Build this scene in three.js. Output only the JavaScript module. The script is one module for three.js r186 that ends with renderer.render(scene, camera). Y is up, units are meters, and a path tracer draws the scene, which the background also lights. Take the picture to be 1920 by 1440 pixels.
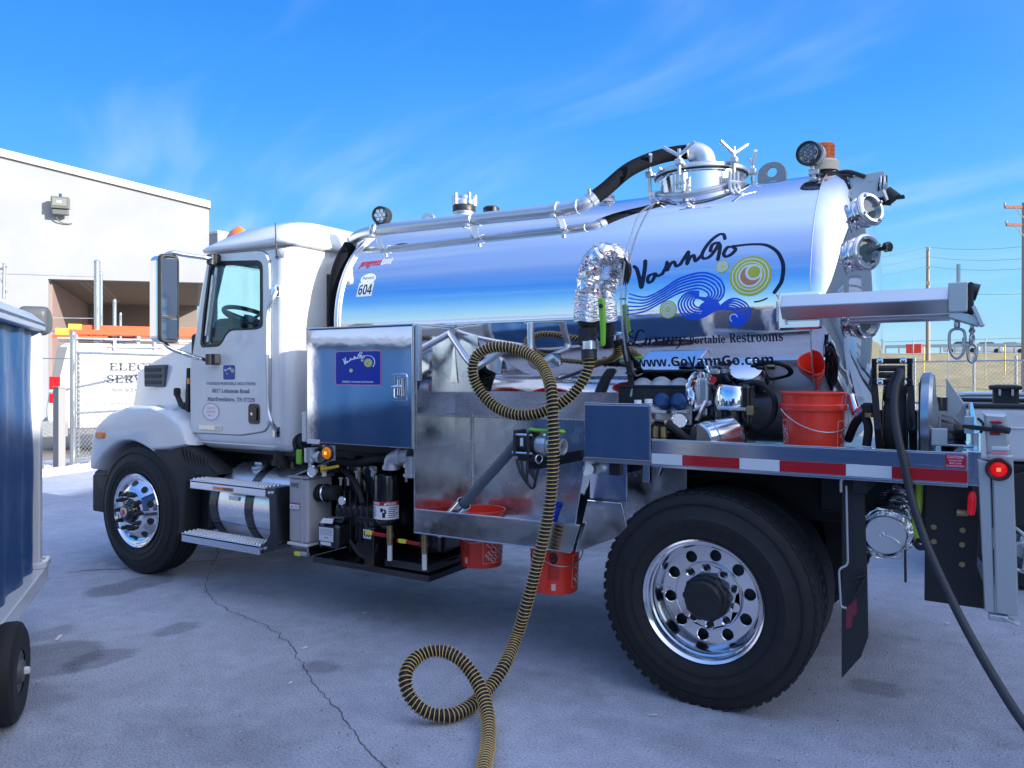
import * as THREE from 'three';
import { RoundedBoxGeometry } from 'three/addons/geometries/RoundedBoxGeometry.js';
import { mergeGeometries, toCreasedNormals, mergeVertices } from 'three/addons/utils/BufferGeometryUtils.js';
import { ImprovedNoise } from 'three/addons/math/ImprovedNoise.js';
import { Brush, Evaluator, SUBTRACTION } from 'three-bvh-csg';

// ---------------------------------------------------------------- camera, sky, sun, exposure
const scene = new THREE.Scene();
const camera = new THREE.PerspectiveCamera(53.07, 4 / 3, 0.05, 3000);
camera.position.set(0, 1.65, 3.72);
camera.rotation.y = THREE.MathUtils.degToRad(31.4);
camera.setViewOffset(1920, 1440, 0, 15, 1920, 1440);
scene.add(camera);
const renderer = new THREE.WebGLRenderer({ antialias: true });
renderer.toneMapping = THREE.LinearToneMapping;
renderer.toneMappingExposure = 2.15;
renderer.shadowMap.enabled = true;

const noiseGen = new ImprovedNoise();
const noise = (x, y, z = 0) => noiseGen.noise(x, y, z);
function fbm(x, y, z, oct = 4) { let s = 0, a = 0.5; for (let i = 0; i < oct; i++) { s += a * noise(x, y, z + i * 7.3); x *= 2.03; y *= 2.03; a *= 0.5; } return s; }
const clamp = THREE.MathUtils.clamp, lerp = THREE.MathUtils.lerp, smooth = THREE.MathUtils.smoothstep;
let seedValue = 20417;
const rnd = () => { seedValue = (seedValue * 1664525 + 1013904223) % 4294967296; return seedValue / 4294967296; };

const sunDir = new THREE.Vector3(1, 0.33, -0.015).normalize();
{
  const W = 2048, H = 1024, data = new Float32Array(W * H * 4);
  const deg = Math.PI / 180;
  // colour of clear air at some heights above the horizon (linear)
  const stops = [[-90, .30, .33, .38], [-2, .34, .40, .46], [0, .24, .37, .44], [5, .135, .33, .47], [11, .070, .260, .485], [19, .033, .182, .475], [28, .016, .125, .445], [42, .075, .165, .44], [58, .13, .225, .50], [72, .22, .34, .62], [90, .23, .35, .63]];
  for (let j = 0; j < H; j++) {
    const e = ((j + 0.5) / H - 0.5) * 180, y = Math.sin(e * deg), ce = Math.cos(e * deg);
    let k = 0; while (k < stops.length - 2 && e > stops[k + 1][0]) k++;
    const f = clamp((e - stops[k][0]) / (stops[k + 1][0] - stops[k][0]), 0, 1);
    const clear = [1, 2, 3].map((c) => lerp(stops[k][c], stops[k + 1][c], f));
    for (let i = 0; i < W; i++) {
      const a = ((i + 0.5) / W - 0.5) * 2 * Math.PI, x = Math.cos(a) * ce, z = Math.sin(a) * ce;
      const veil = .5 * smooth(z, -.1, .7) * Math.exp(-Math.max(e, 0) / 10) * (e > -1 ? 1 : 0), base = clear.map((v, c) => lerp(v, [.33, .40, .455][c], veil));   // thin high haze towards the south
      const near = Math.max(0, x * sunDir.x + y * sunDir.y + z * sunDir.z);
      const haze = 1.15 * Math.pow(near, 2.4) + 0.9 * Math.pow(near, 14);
      let c = 0;
      if (e > 0) {
        const h = y + 0.14, u = x / h, v = z / h;
        const wu = u * 0.9 + v * 0.36 + 0.5 * fbm(u * 0.6, v * 0.6, 9, 2), wv = -u * 0.36 + v * 0.9 + 0.35 * fbm(u * 0.8, v * 0.8, 4, 2);
        const st = fbm(wu * 0.55 + 3.1, wv * 1.6, 1.7, 5) + .5 * fbm(wu * 1.3 + 8.1, wv * 2.4, 4.7, 4), sheet = fbm(u * 0.55, v * 0.55, 6.2, 3), fine = fbm(wu * 1.6, wv * 9, 2.2, 4);
        c = smooth(st * .9 + sheet * 0.55 + fine * 0.42, -0.16, 0.70) * 0.40 * smooth(e, -1, 6);
        c += smooth(sheet + 0.2, 0, 0.8) * 0.15;
      }
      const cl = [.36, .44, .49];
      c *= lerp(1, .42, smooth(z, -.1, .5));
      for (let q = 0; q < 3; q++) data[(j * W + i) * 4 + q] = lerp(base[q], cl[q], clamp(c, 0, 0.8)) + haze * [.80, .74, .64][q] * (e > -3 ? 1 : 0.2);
      data[(j * W + i) * 4 + 3] = 1;
    }
  }
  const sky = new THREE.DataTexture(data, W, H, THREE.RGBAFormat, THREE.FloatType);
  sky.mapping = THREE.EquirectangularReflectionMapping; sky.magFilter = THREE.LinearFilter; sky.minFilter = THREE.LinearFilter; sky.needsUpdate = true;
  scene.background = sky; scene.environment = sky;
}
const sun = new THREE.DirectionalLight(new THREE.Color().setRGB(1, 0.965, 0.915), 4.2);
sun.position.copy(sunDir).multiplyScalar(60); sun.castShadow = true;
Object.assign(sun.shadow.camera, { left: -40, right: 40, top: 40, bottom: -40, near: 1, far: 160 });
sun.shadow.mapSize.set(4096, 4096);
scene.add(sun, sun.target);

// ---------------------------------------------------------------- helpers
const V = (x, y, z) => new THREE.Vector3(x, y, z);
const used = {};
const numbered = (n) => { const k = used[n] = (used[n] ?? -1) + 1; return k ? n + '_' + String(k).padStart(3, '0') : n; };
function tag(o, label, category, group) { o.userData.label = label; if (category) o.userData.category = category; if (group) o.userData.group = group; return o; }
function thing(name, label, category, base = [0, 0, 0], group) {
  const o = new THREE.Group(); o.name = numbered(name); o.position.set(...base); scene.add(o);
  return tag(o, label, category, group);
}
function norm(g) {
  if (g.index) g = g.toNonIndexed();
  const n = g.attributes.position.count;
  if (!g.attributes.normal) g.computeVertexNormals();
  if (!g.attributes.uv) g.setAttribute('uv', new THREE.BufferAttribute(new Float32Array(n * 2), 2));
  for (const k of Object.keys(g.attributes)) if (!['position', 'normal', 'uv'].includes(k)) g.deleteAttribute(k);
  g.groups = []; g.morphAttributes = {};
  return g;
}
const mg = (list) => { list = [].concat(list).map(norm); return list.length === 1 ? list[0] : mergeGeometries(list); };
// a mesh of the geometries (given in world metres) as a child of a thing or of a part of it
function part(parent, name, geos, mat, label) {
  let root = parent; while (root.parent && root.parent !== scene) root = root.parent;
  const g = mg(geos);
  if (root !== scene) g.translate(-root.position.x, -root.position.y, -root.position.z);
  const m = new THREE.Mesh(g, mat); m.name = name; m.castShadow = m.receiveShadow = true;
  parent.add(m);
  if (label) m.userData.label = label;
  return m;
}
// a geometry moved by a matrix; a mirroring matrix turns its faces round again
function xf(g, m) {
  g = norm(g).applyMatrix4(m);
  if (m.determinant() < 0) for (const a of Object.values(g.attributes)) for (let i = 0; i < a.count; i += 3) for (let c = 0; c < a.itemSize; c++) { const t = a.getComponent(i + 1, c); a.setComponent(i + 1, c, a.getComponent(i + 2, c)); a.setComponent(i + 2, c, t); }
  return g;
}
const solo = (name, label, category, geos, mat, group) => { const m = part(scene, name, geos, mat); m.name = numbered(name); return tag(m, label, category, group); };
function struct(name, geos, mat, label, category) { const m = part(scene, name, geos, mat); m.name = numbered(name); m.userData.kind = 'structure'; return tag(m, label, category); }

function box(x0, x1, y0, y1, z0, z1, r = 0.004) {
  if (x0 > x1) [x0, x1] = [x1, x0]; if (y0 > y1) [y0, y1] = [y1, y0]; if (z0 > z1) [z0, z1] = [z1, z0];
  const w = x1 - x0, h = y1 - y0, d = z1 - z0;
  const g = r > 0 ? new RoundedBoxGeometry(w, h, d, r > 0.015 ? 3 : 1, Math.min(r, w / 2.01, h / 2.01, d / 2.01)) : new THREE.BoxGeometry(w, h, d);
  return g.translate((x0 + x1) / 2, (y0 + y1) / 2, (z0 + z1) / 2);
}
const cbox = (x, y, z, w, h, d, r) => box(x - w / 2, x + w / 2, y - h / 2, y + h / 2, z - d / 2, z + d / 2, r);
// a bar of rectangular section from p to q
function bar(p, q, w, h, r = 0.003, up = V(0, 1, 0)) {
  const d = q.clone().sub(p), L = d.length(), X = d.clone().normalize(), Z = X.clone().cross(up).normalize(), Y = Z.clone().cross(X);
  const g = r > 0 ? new RoundedBoxGeometry(L, h, w, 1, Math.min(r, w / 2.1, h / 2.1)) : new THREE.BoxGeometry(L, h, w);
  return g.applyMatrix4(new THREE.Matrix4().makeBasis(X, Y, Z).setPosition(p.clone().add(q).multiplyScalar(0.5)));
}
const orient = (g, at, dir) => g.applyMatrix4(new THREE.Matrix4().compose(at, new THREE.Quaternion().setFromUnitVectors(V(0, 1, 0), dir.clone().normalize()), V(1, 1, 1)));
function rod(p, q, r, r2 = r, seg = 14) { const L = p.distanceTo(q); return orient(new THREE.CylinderGeometry(r2, r, L, seg).translate(0, L / 2, 0), p, q.clone().sub(p)); }
function lathe(profile, at, dir, seg = 40, crease = 0.6) {
  const g = new THREE.LatheGeometry(profile.map(([r, h]) => new THREE.Vector2(Math.max(r, 0.0001), h)), seg);
  return orient(crease ? toCreasedNormals(g, crease) : g, at, dir);
}
function tube(pts, r, { rad = 10, seg, closed = false, straight = false, tension = 0.5 } = {}) {
  let curve;
  if (straight) {   // straight runs with rounded corners of radius «straight»
    curve = new THREE.CurvePath(); let from = pts[0];
    for (let i = 1; i < pts.length; i++) {
      if (i === pts.length - 1) { curve.add(new THREE.LineCurve3(from, pts[i])); break; }
      const b = Math.min(straight, pts[i].distanceTo(pts[i - 1]) * 0.49, pts[i].distanceTo(pts[i + 1]) * 0.49);
      const a = pts[i].clone().lerp(pts[i - 1], b / pts[i].distanceTo(pts[i - 1])), c = pts[i].clone().lerp(pts[i + 1], b / pts[i].distanceTo(pts[i + 1]));
      curve.add(new THREE.LineCurve3(from, a)); curve.add(new THREE.QuadraticBezierCurve3(a, pts[i], c)); from = c;
    }
  } else curve = new THREE.CatmullRomCurve3(pts, closed, 'centripetal', tension);
  const g = new THREE.TubeGeometry(curve, seg ?? Math.max(8, pts.length * 8), r, rad, closed);
  if (closed) return g;
  const a = curve.getPointAt(0), b = curve.getPointAt(1), ta = curve.getTangentAt(0), tb = curve.getTangentAt(1);
  return mg([g, orient(new THREE.CircleGeometry(r, rad).rotateX(-Math.PI / 2), a, ta.negate()), orient(new THREE.CircleGeometry(r, rad).rotateX(-Math.PI / 2), b, tb)]);
}
const shapeOf = (p) => { const s = new THREE.Shape(); for (let i = 0; i < p.length; i += 2) i ? s.lineTo(p[i], p[i + 1]) : s.moveTo(p[0], p[1]); s.closePath(); return s; };
// corners of a flat list of x, y pairs cut round with radius r
function roundPoly(p, r, n = 4) {
  const m = p.length / 2, out = [], P = (i) => new THREE.Vector2(p[((i + m) % m) * 2], p[((i + m) % m) * 2 + 1]);
  for (let i = 0; i < m; i++) {
    const a = P(i - 1), b = P(i), c = P(i + 1), rr = Math.min(Array.isArray(r) ? r[i] : r, a.distanceTo(b) * 0.48, b.distanceTo(c) * 0.48);
    const s = b.clone().lerp(a, rr / a.distanceTo(b)), e = b.clone().lerp(c, rr / b.distanceTo(c));
    for (let k = 0; k <= n; k++) { const t = k / n; out.push((1 - t) ** 2 * s.x + 2 * t * (1 - t) * b.x + t * t * e.x, (1 - t) ** 2 * s.y + 2 * t * (1 - t) * b.y + t * t * e.y); }
  }
  return out;
}
// a plate of outline pts (x, y pairs) between z0 and z1 with bevelled rims and holes
function plate(pts, z0, z1, bevel = 0.003, holes = []) {
  if (z0 > z1) [z0, z1] = [z1, z0];
  const s = shapeOf(pts); for (const h of holes) s.holes.push(new THREE.Path(shapeOf(h).getPoints()));
  bevel = Math.min(bevel, (z1 - z0) * 0.45);
  const g = new THREE.ExtrudeGeometry(s, { depth: z1 - z0 - 2 * bevel, bevelEnabled: bevel > 0, bevelThickness: bevel, bevelSize: bevel, bevelOffset: -bevel, bevelSegments: bevel > 0.015 ? 4 : 1, curveSegments: 6 });
  return toCreasedNormals(g.translate(0, 0, z0 + bevel), 0.7);
}
const turned = (g, axis, a, at = V(0, 0, 0)) => { g.translate(-at.x, -at.y, -at.z); g['rotate' + axis](a); return g.translate(at.x, at.y, at.z); };
const circlePts = (x, y, r, n = 24) => { const o = []; for (let i = 0; i < n; i++) o.push(x + r * Math.cos(i / n * 2 * Math.PI), y + r * Math.sin(i / n * 2 * Math.PI)); return o; };
// a skin over rings of equally many points
function loft(rings, { closed = true, caps = true, crease = 0.8 } = {}) {
  const n = rings[0].length, pos = [], idx = [];
  for (const r of rings) for (const p of r) pos.push(p.x, p.y, p.z);
  const m = closed ? n : n - 1;
  for (let i = 0; i < rings.length - 1; i++) for (let j = 0; j < m; j++) {
    const a = i * n + j, b = i * n + (j + 1) % n, c = a + n, d = b + n; idx.push(a, b, c, b, d, c);
  }
  if (caps && closed) for (const [i, flip] of [[0, true], [rings.length - 1, false]]) {
    const c = rings[i].reduce((s, p) => s.add(p), V(0, 0, 0)).multiplyScalar(1 / n), k = pos.length / 3; pos.push(c.x, c.y, c.z);
    for (let j = 0; j < n; j++) { const a = i * n + j, b = i * n + (j + 1) % n; flip ? idx.push(k, b, a) : idx.push(k, a, b); }
  }
  const g = new THREE.BufferGeometry(); g.setAttribute('position', new THREE.Float32BufferAttribute(pos, 3)); g.setIndex(idx); g.computeVertexNormals();
  return toCreasedNormals(g, crease);
}
const ring = (R, r, at, dir, seg = 36, rad = 8) => orient(new THREE.TorusGeometry(R, r, rad, seg).rotateX(Math.PI / 2), at, dir);
const bolt = (at, dir, r = 0.012, h = 0.01) => orient(new THREE.CylinderGeometry(r * 0.9, r, h, 6).translate(0, h / 2, 0), at, dir);

// ---------------------------------------------------------------- materials
function mat(c, roughness = 0.6, metalness = 0, extra = {}) {
  const m = new THREE.MeshPhysicalMaterial({ roughness, metalness, ...extra });
  typeof c === 'object' ? m.color.setRGB(...c) : m.color.set(c); return m;
}
function canvasTex(w, h, draw, { srgb = true, repeat } = {}) {
  const cv = document.createElement('canvas'); cv.width = w; cv.height = h; const g = cv.getContext('2d'); draw(g, w, h);
  const t = new THREE.CanvasTexture(cv); if (srgb) t.colorSpace = THREE.SRGBColorSpace; t.anisotropy = 8;
  if (repeat) { t.wrapS = t.wrapT = THREE.RepeatWrapping; t.repeat.set(...repeat); } return t;
}
function dataTex(n, f, { repeat = [1, 1], srgb = false } = {}) {
  const d = new Uint8Array(n * n * 4);
  for (let j = 0; j < n; j++) for (let i = 0; i < n; i++) { const v = f(i / n, j / n), a = Array.isArray(v) ? v : [v, v, v]; for (let c = 0; c < 3; c++) d[(j * n + i) * 4 + c] = clamp(a[c], 0, 1) * 255; d[(j * n + i) * 4 + 3] = 255; }
  const t = new THREE.DataTexture(d, n, n); t.wrapS = t.wrapT = THREE.RepeatWrapping; t.magFilter = THREE.LinearFilter; t.repeat.set(...repeat); if (srgb) t.colorSpace = THREE.SRGBColorSpace; t.needsUpdate = true; return t;
}
// noise that repeats without a seam over the unit square
function tileNoise(u, v, k, oct = 4, seed = 0) {
  let s = 0, a = 0.5;
  for (let o = 0; o < oct; o++) {
    const U = u * k, W = v * k, w = (x, y) => noise(x + seed, y + seed * 1.7, o * 5.1 + seed);
    const fu = u, fv = v;
    s += a * ((w(U, W) * (1 - fu) + w(U - k, W) * fu) * (1 - fv) + (w(U, W - k) * (1 - fu) + w(U - k, W - k) * fu) * fv); k *= 2; a *= 0.5;
  }
  return s;
}
const softBump = dataTex(512, (u, v) => 0.5 + 0.8 * tileNoise(u, v, 6, 4, 3));
const grime = dataTex(512, (u, v) => 0.55 + 0.9 * tileNoise(u, v, 9, 5, 11));
const scratch = dataTex(512, (u, v) => 0.5 + 0.5 * tileNoise(u * 1, v, 4, 2, 7) + 0.35 * noise(u * 3, v * 180, 5));
const M = {
  white: mat([.78, .79, .80], .28, 0, { map: dataTex(512, (u, v) => { const k = .95 + .10 * tileNoise(u, v, 3, 5, 9); return [k, k, k * .995]; }), clearcoat: 1, clearcoatRoughness: .04 }),
  tank: mat([.88, .89, .91], .05, 1, { bumpMap: softBump, bumpScale: .0008 }),
  mirror: mat([.86, .87, .89], .15, 1, { bumpMap: softBump, bumpScale: .0006 }),
  door: mat([.86, .87, .89], .085, 1, { bumpMap: softBump, bumpScale: .0007 }),
  tray: mat([.70, .72, .75], .42, .95, { roughnessMap: grime }),
  rimSatin: mat([.80, .81, .83], .16, 1),
  fuel: mat([.90, .91, .93], .46, .9, { roughnessMap: grime }),
  deck: mat([.26, .265, .285], .7, .3, { roughnessMap: grime }),
  sheet: mat([.70, .71, .73], .34, 1, { bumpMap: softBump, bumpScale: .002, roughnessMap: grime }),
  alu: mat([.84, .85, .87], .30, 1, { roughnessMap: grime }),
  satin: mat([.66, .68, .71], .42, 1),
  cast: mat([.62, .63, .65], .5, .9, { bumpMap: grime, bumpScale: .001 }),
  chrome: mat([.9, .9, .92], .04, 1),
  steel: mat([.5, .5, .52], .35, 1),
  zinc: mat([.55, .57, .58], .5, .8),
  black: mat([.018, .018, .02], .45),
  gloss: mat([.012, .012, .014], .16, 0, { clearcoat: .6 }),
  dark: mat([.005, .006, .010], .85, 0, { specularIntensity: .25 }),
  plastic: mat([.022, .022, .024], .62, 0, { bumpMap: grime, bumpScale: .0006 }),
  rubber: mat([.024, .024, .026], .72, 0, { map: dataTex(512, (u, v) => { const k = .55 + .5 * tileNoise(u, v, 8, 5, 15) + (noise(u * 90, v * 90, 4) > .5 ? .35 : 0); return [k, k, k]; }, { repeat: [6, 1] }), bumpMap: grime, bumpScale: .001 }),
  frame: mat([.012, .012, .014], .5),
  glass: mat([.74, .92, .96], 0, 0, { transmission: 1, ior: 1.45, thickness: 0 }),
  lens: mat([.95, .95, .95], .05, 0, { transmission: .9, thickness: 0 }),
  amber: mat([.95, .22, .01], .2, 0, { clearcoat: 1 }),
  redLens: mat([.55, .01, .015], .2, 0, { clearcoat: 1 }),
  red: mat([.90, .058, .034], .36, 0, { roughnessMap: grime }),
  tapeRed: mat([.45, .008, .015], .3, 0, { clearcoat: .5 }),
  tapeWhite: mat([.72, .74, .76], .35, 0, { clearcoat: .5 }),
  green: mat([.20, .52, .03], .4),
  brass: mat([.36, .28, .15], .48, .9),
  yellow: mat([.75, .50, .03], .45),
  greyPipe: mat([.10, .12, .145], .42),
  greyBox: mat([.42, .43, .45], .45),
  galv: mat([.5, .52, .53], .42, .85, { roughnessMap: grime }),
  interior: mat([.05, .05, .055], .8),
  beige: mat([.40, .36, .24], .8),
  label: mat([.7, .7, .7], .5),
  blueTop: mat([.02, .05, .3], .4),
};
function decalMat(w, h, draw, extra = {}) {
  return new THREE.MeshPhysicalMaterial({ map: canvasTex(w, h, draw), transparent: true, roughness: .35, metalness: 0, ...extra });
}
function quad(a, b, c, d) {   // a, b bottom corners left to right; c, d top corners right to left
  const g = new THREE.BufferGeometry();
  g.setAttribute('position', new THREE.Float32BufferAttribute([...a.toArray(), ...b.toArray(), ...c.toArray(), ...d.toArray()], 3));
  g.setAttribute('uv', new THREE.Float32BufferAttribute([0, 0, 1, 0, 1, 1, 0, 1], 2)); g.setIndex([0, 1, 2, 0, 2, 3]); g.computeVertexNormals(); return g;
}
const quadZ = (x0, x1, y0, y1, z) => quad(V(x0, y0, z), V(x1, y0, z), V(x1, y1, z), V(x0, y1, z));
function lines(g, rows, w, x, y, size, step, font, color = '#222', align = 'center') { g.fillStyle = color; g.textAlign = align; rows.forEach((t, i) => { g.font = font.replace('$', size); g.fillText(t, x, y + i * step, w); }); }

// ---------------------------------------------------------------- the lettering of the tank in metres: along the tank, round the tank
const SCRIPT = [
  [-1.711,0.245, -1.693,0.227, -1.671,0.17, -1.656,0.118, -1.648,0.168, -1.644,0.23, -1.647,0.273],
  [-1.583,0.193, -1.614,0.182, -1.621,0.157, -1.611,0.141, -1.589,0.155, -1.576,0.189, -1.569,0.179, -1.556,0.178, -1.535,0.189],
  [-1.535,0.189, -1.517,0.229, -1.514,0.255, -1.509,0.209, -1.493,0.244, -1.473,0.255, -1.458,0.228, -1.434,0.239],
  [-1.434,0.239, -1.409,0.289, -1.396,0.308, -1.397,0.239, -1.383,0.274, -1.363,0.285, -1.35,0.251, -1.323,0.278],
  [-1.201,0.379, -1.211,0.405, -1.235,0.41, -1.272,0.379, -1.304,0.327, -1.317,0.281, -1.3,0.26, -1.269,0.273, -1.243,0.314, -1.23,0.35],
  [-1.272,0.307, -1.267,0.34, -1.242,0.355, -1.222,0.335, -1.221,0.295, -1.225,0.25],
  [-1.148,0.318, -1.179,0.318, -1.196,0.283, -1.183,0.262, -1.155,0.273, -1.134,0.3, -1.148,0.318, -1.131,0.323, -1.049,0.324, -0.975,0.312, -0.92,0.273, -0.89,0.224, -0.877,0.173, -0.882,0.107, -0.897,0.075, -0.918,0.045],
];
const DOTS = [[-1.044,0.142, -0.934,0.134], [-1.197,0.204, -1.162,0.201], [-1.493,-0.019, -1.443,-0.021]].map(([a, b, c]) => [a, b, Math.abs(c - a)]);
function strokes(g, list, map, width, color) {
  g.strokeStyle = color; g.lineCap = g.lineJoin = 'round';
  list.forEach((s, k) => {
    const P = []; for (let i = 0; i < s.length; i += 2) P.push(new THREE.Vector2(...map(s[i], s[i + 1])));
    const q = new THREE.SplineCurve(P).getPoints(P.length * 8);
    for (let i = 1; i < q.length; i++) {   // a pen: thicker on steep strokes
      const d = q[i].clone().sub(q[i - 1]), a = Math.abs(d.y) / (d.length() + 1e-6);
      g.lineWidth = width * (.62 + .55 * a) * (k === 0 ? 1.2 : 1); g.beginPath(); g.moveTo(q[i - 1].x, q[i - 1].y); g.lineTo(q[i].x, q[i].y); g.stroke();
    }
  });
}
function dot(g, x, y, r, full, bg) {
  const c = '#bfc53c'; g.fillStyle = c; g.beginPath(); g.arc(x, y, r, 0, 7); g.fill();
  g.strokeStyle = bg; g.lineWidth = r * (full ? .05 : .11); for (const k of full ? [.86, .68] : [.8, .58, .38]) { g.beginPath(); g.arc(x, y, r * k, 0, 7); g.stroke(); }
  if (full) { g.lineWidth = r * .09; g.beginPath(); g.arc(x, y, r * .52, 0, 7); g.stroke(); g.fillStyle = '#c98a62'; g.beginPath(); g.arc(x, y, r * .48, 0, 7); g.fill(); g.fillStyle = bg; g.beginPath(); g.arc(x + r * .15, y - r * .16, r * .40, 0, 7); g.fill(); g.fillStyle = c; g.beginPath(); g.arc(x + r * .17, y - r * .17, r * .30, 0, 7); g.fill(); }
  else { g.fillStyle = '#d9dcae'; g.beginPath(); g.arc(x, y, r * .18, 0, 7); g.fill(); }
}
// the small version on the blue plates
function logo(g, x, y, w, color) {
  const x0 = -1.74, k = w / .87, map = (a, b) => [x + (a - x0) * k, y + (.40 - b) * k];
  strokes(g, SCRIPT, map, .021 * k, color);
  DOTS.forEach(([a, b, r], i) => dot(g, ...map(a, i === 2 ? b - .03 : b), r * k, i === 0, '#e4e6c4'));
}

// ---------------------------------------------------------------- ground
{
  const asphaltMap = dataTex(1024, (u, v) => {
    const f = noise(u * 150, v * 150, 2) * .55 + noise(u * 340, v * 340, 8) * .55, b = tileNoise(u, v, 14, 4, 5);
    let k = .78 + .26 * b + .50 * f * (f > 0 ? 1.1 : .8); if (f > .40) k += .20; if (f < -.40) k -= .16;
    return [k, k, k * 1.01];
  });
  const asphaltBump = dataTex(1024, (u, v) => .5 + .45 * noise(u * 150, v * 150, 2) + .4 * noise(u * 340, v * 340, 8));
  const yardMat = mat([.47, .50, .58], .88, 0, { map: asphaltMap, bumpMap: asphaltBump, bumpScale: .005, vertexColors: true });
  const darkPatches = [];   // x, z, radius, amount, stretch
  const darkPatch = (x, y, z, rx, rz, k) => darkPatches.push([x, z, rx, rz, k]);
  darkPatch(-5.728,0,0.087, .17, .34, .42); darkPatch(-4.643,0,1.392, .26, .36, .38); darkPatch(-4.398,0,1.145, .12, .17, .36); darkPatch(-4.191,0,1.67, .30, .2, .3); darkPatch(-5.097,0,1.084, .12, .2, .25);  // small damp patches on the open yard
  darkPatch(-5.366,0,-1.854, 1.3, .8, .42); darkPatch(-4.047,0,-1.662, 1.0, .6, .30); darkPatch(-3.772,-0,-3.427, 1.4, .8, .3); darkPatch(-6.558,0,-1.417, .9, .6, .32); darkPatch(-2.619,0,-1.241, .8, .4, .2);  // broad soft-edged darker areas, mostly under the truck
  darkPatch(-1.115,0,0.39, .5, .12, .16); darkPatch(-3.205,0,0.562, .10, .08, .34); darkPatch(-4.478,0,0.585, .09, .14, .34); darkPatch(-1.902,0,0.116, .3, .2, .14); darkPatch(-0.482,0,-0.751, .12, .1, .32); darkPatch(-2.858,0,1.453, .4, .18, .16); darkPatch(-1.009,0,-1.533, .6, .5, .15); darkPatch(-0.091,0,-0.685, .8, .4, .06); darkPatch(-3.065,0,1.131, .5, .8, .08);
  const nx = 500, nz = 390, X0 = -15.6, X1 = 4.4, Z0 = -9.5, Z1 = 6, g = new THREE.PlaneGeometry(X1 - X0, Z1 - Z0, nx, nz).rotateX(-Math.PI / 2).translate((X0 + X1) / 2, 0, (Z0 + Z1) / 2);
  const p = g.attributes.position, col = new Float32Array(p.count * 3), uv = g.attributes.uv;
  for (let i = 0; i < p.count; i++) {
    const x = p.getX(i), z = p.getZ(i);
    let k = 1 + .30 * fbm(x * .35, z * .35, 3, 4) + .24 * fbm(x * 2.1, z * 2.1, 5, 4) + .16 * fbm(x * 9, z * 9, 8, 2);
    for (const [sx, sz, rx, rz, a] of darkPatches) { const d = Math.hypot((x - sx) / rx, (z - sz) / rz) + .55 * fbm(x * 5, z * 5, 2, 3); k *= 1 - a * smooth(1.2 - d, 0, a > .3 && rx < .5 ? .16 : .5); }
    col[i * 3] = k; col[i * 3 + 1] = k * .995; col[i * 3 + 2] = k * (1.0 + .02 * (1 - k));
    uv.setXY(i, x / 1.7, z / 1.7);
  }
  g.setAttribute('color', new THREE.BufferAttribute(col, 3));
  const yard = new THREE.Mesh(g, yardMat); yard.name = 'ground'; yard.receiveShadow = true; yard.userData.kind = 'structure'; scene.add(yard);
  tag(yard, 'worn grey asphalt yard with cracks, damp patches and darker ground under the truck');
  // cracks: thin dark open joints with ragged edges
  const crackMat = mat([.07, .07, .075], 1);
  const crack = (pts, w) => {
    const c = new THREE.CatmullRomCurve3(pts, false, 'centripetal'), n = Math.ceil(c.getLength() / .025), pos = [], idx = [];
    for (let i = 0; i <= n; i++) {
      const q = c.getPointAt(i / n), t = c.getTangentAt(i / n), s = V(-t.z, 0, t.x), j = .03 * noise(i * .25, pts[0].x * 9, 1) + .016 * noise(i * .8, pts[0].x * 9, 4), k = w * (.55 + .9 * Math.abs(noise(i * .3, 3, pts[0].z))) * Math.min(1, Math.min(i, n - i) / 8 + .1);
      q.addScaledVector(s, j); pos.push(q.x + s.x * k, .004, q.z + s.z * k, q.x - s.x * k, .004, q.z - s.z * k);
      if (i) idx.push(i * 2 - 2, i * 2, i * 2 - 1, i * 2, i * 2 + 1, i * 2 - 1);
    }
    const cg = new THREE.BufferGeometry(); cg.setAttribute('position', new THREE.Float32BufferAttribute(pos, 3)); cg.setIndex(idx); cg.computeVertexNormals();
    const m = part(yard, 'crack', cg, crackMat); m.castShadow = false;
  };
  crack([V(-5.654,0,-0.572), V(-5.05,0,-0.08), V(-4.514,0,0.14), V(-4.016,0,0.24), V(-3.662,0,0.38), V(-3.326,0,0.588), V(-2.924,0,0.82), V(-2.662,0,0.955), V(-2.351,0,1.144), V(-2.143,0,1.235), V(-1.914,0,1.382)], .0028);
  crack([V(-6.55,0,0.225), V(-6.464,0,0.028), V(-6.284,0,-0.145), V(-5.999,0,-0.56), V(-5.798,0,-0.821), V(-5.517,0,-1.184), V(-5.201,0,-1.682)], .008);
  crack([V(-5.654,0,-0.572), V(-5.837,0,-0.75), V(-6.021,0,-0.926), V(-6.417,0,-1.213)], .005);
  crack([V(-2.558,0,-1.468), V(-2.489,0,-1.526), V(-2.393,0,-1.536)], .003);

  // loose grit: small pale and dark stones lying on the asphalt
  {
    const gg = new THREE.TetrahedronGeometry(1, 0), n = 9000, im = new THREE.InstancedMesh(gg, mat([.5, .5, .5], .9), n), m4 = new THREE.Matrix4(), q = new THREE.Quaternion(), c = new THREE.Color();
    for (let i = 0; i < n; i++) {
      const near = rnd(), x = -9.5 + 11.5 * rnd(), z = -3.4 + 6.6 * Math.pow(rnd(), 1.0), s = .0016 + .0042 * rnd() ** 4; q.setFromEuler(new THREE.Euler(rnd() * 6, rnd() * 6, rnd() * 6));
      m4.compose(V(x, s * .3, z), q, V(s, s, s)); im.setMatrixAt(i, m4); const k = rnd() < .62 ? .75 + .25 * rnd() : .05 + .15 * rnd(); c.setRGB(k * 1.5, k * 1.5, k * 1.48); im.setColorAt(i, c);
    }
    im.name = 'grit'; im.userData.kind = 'stuff'; tag(im, 'loose pale and dark grit scattered over the asphalt', 'grit'); scene.add(im);
  }
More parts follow.
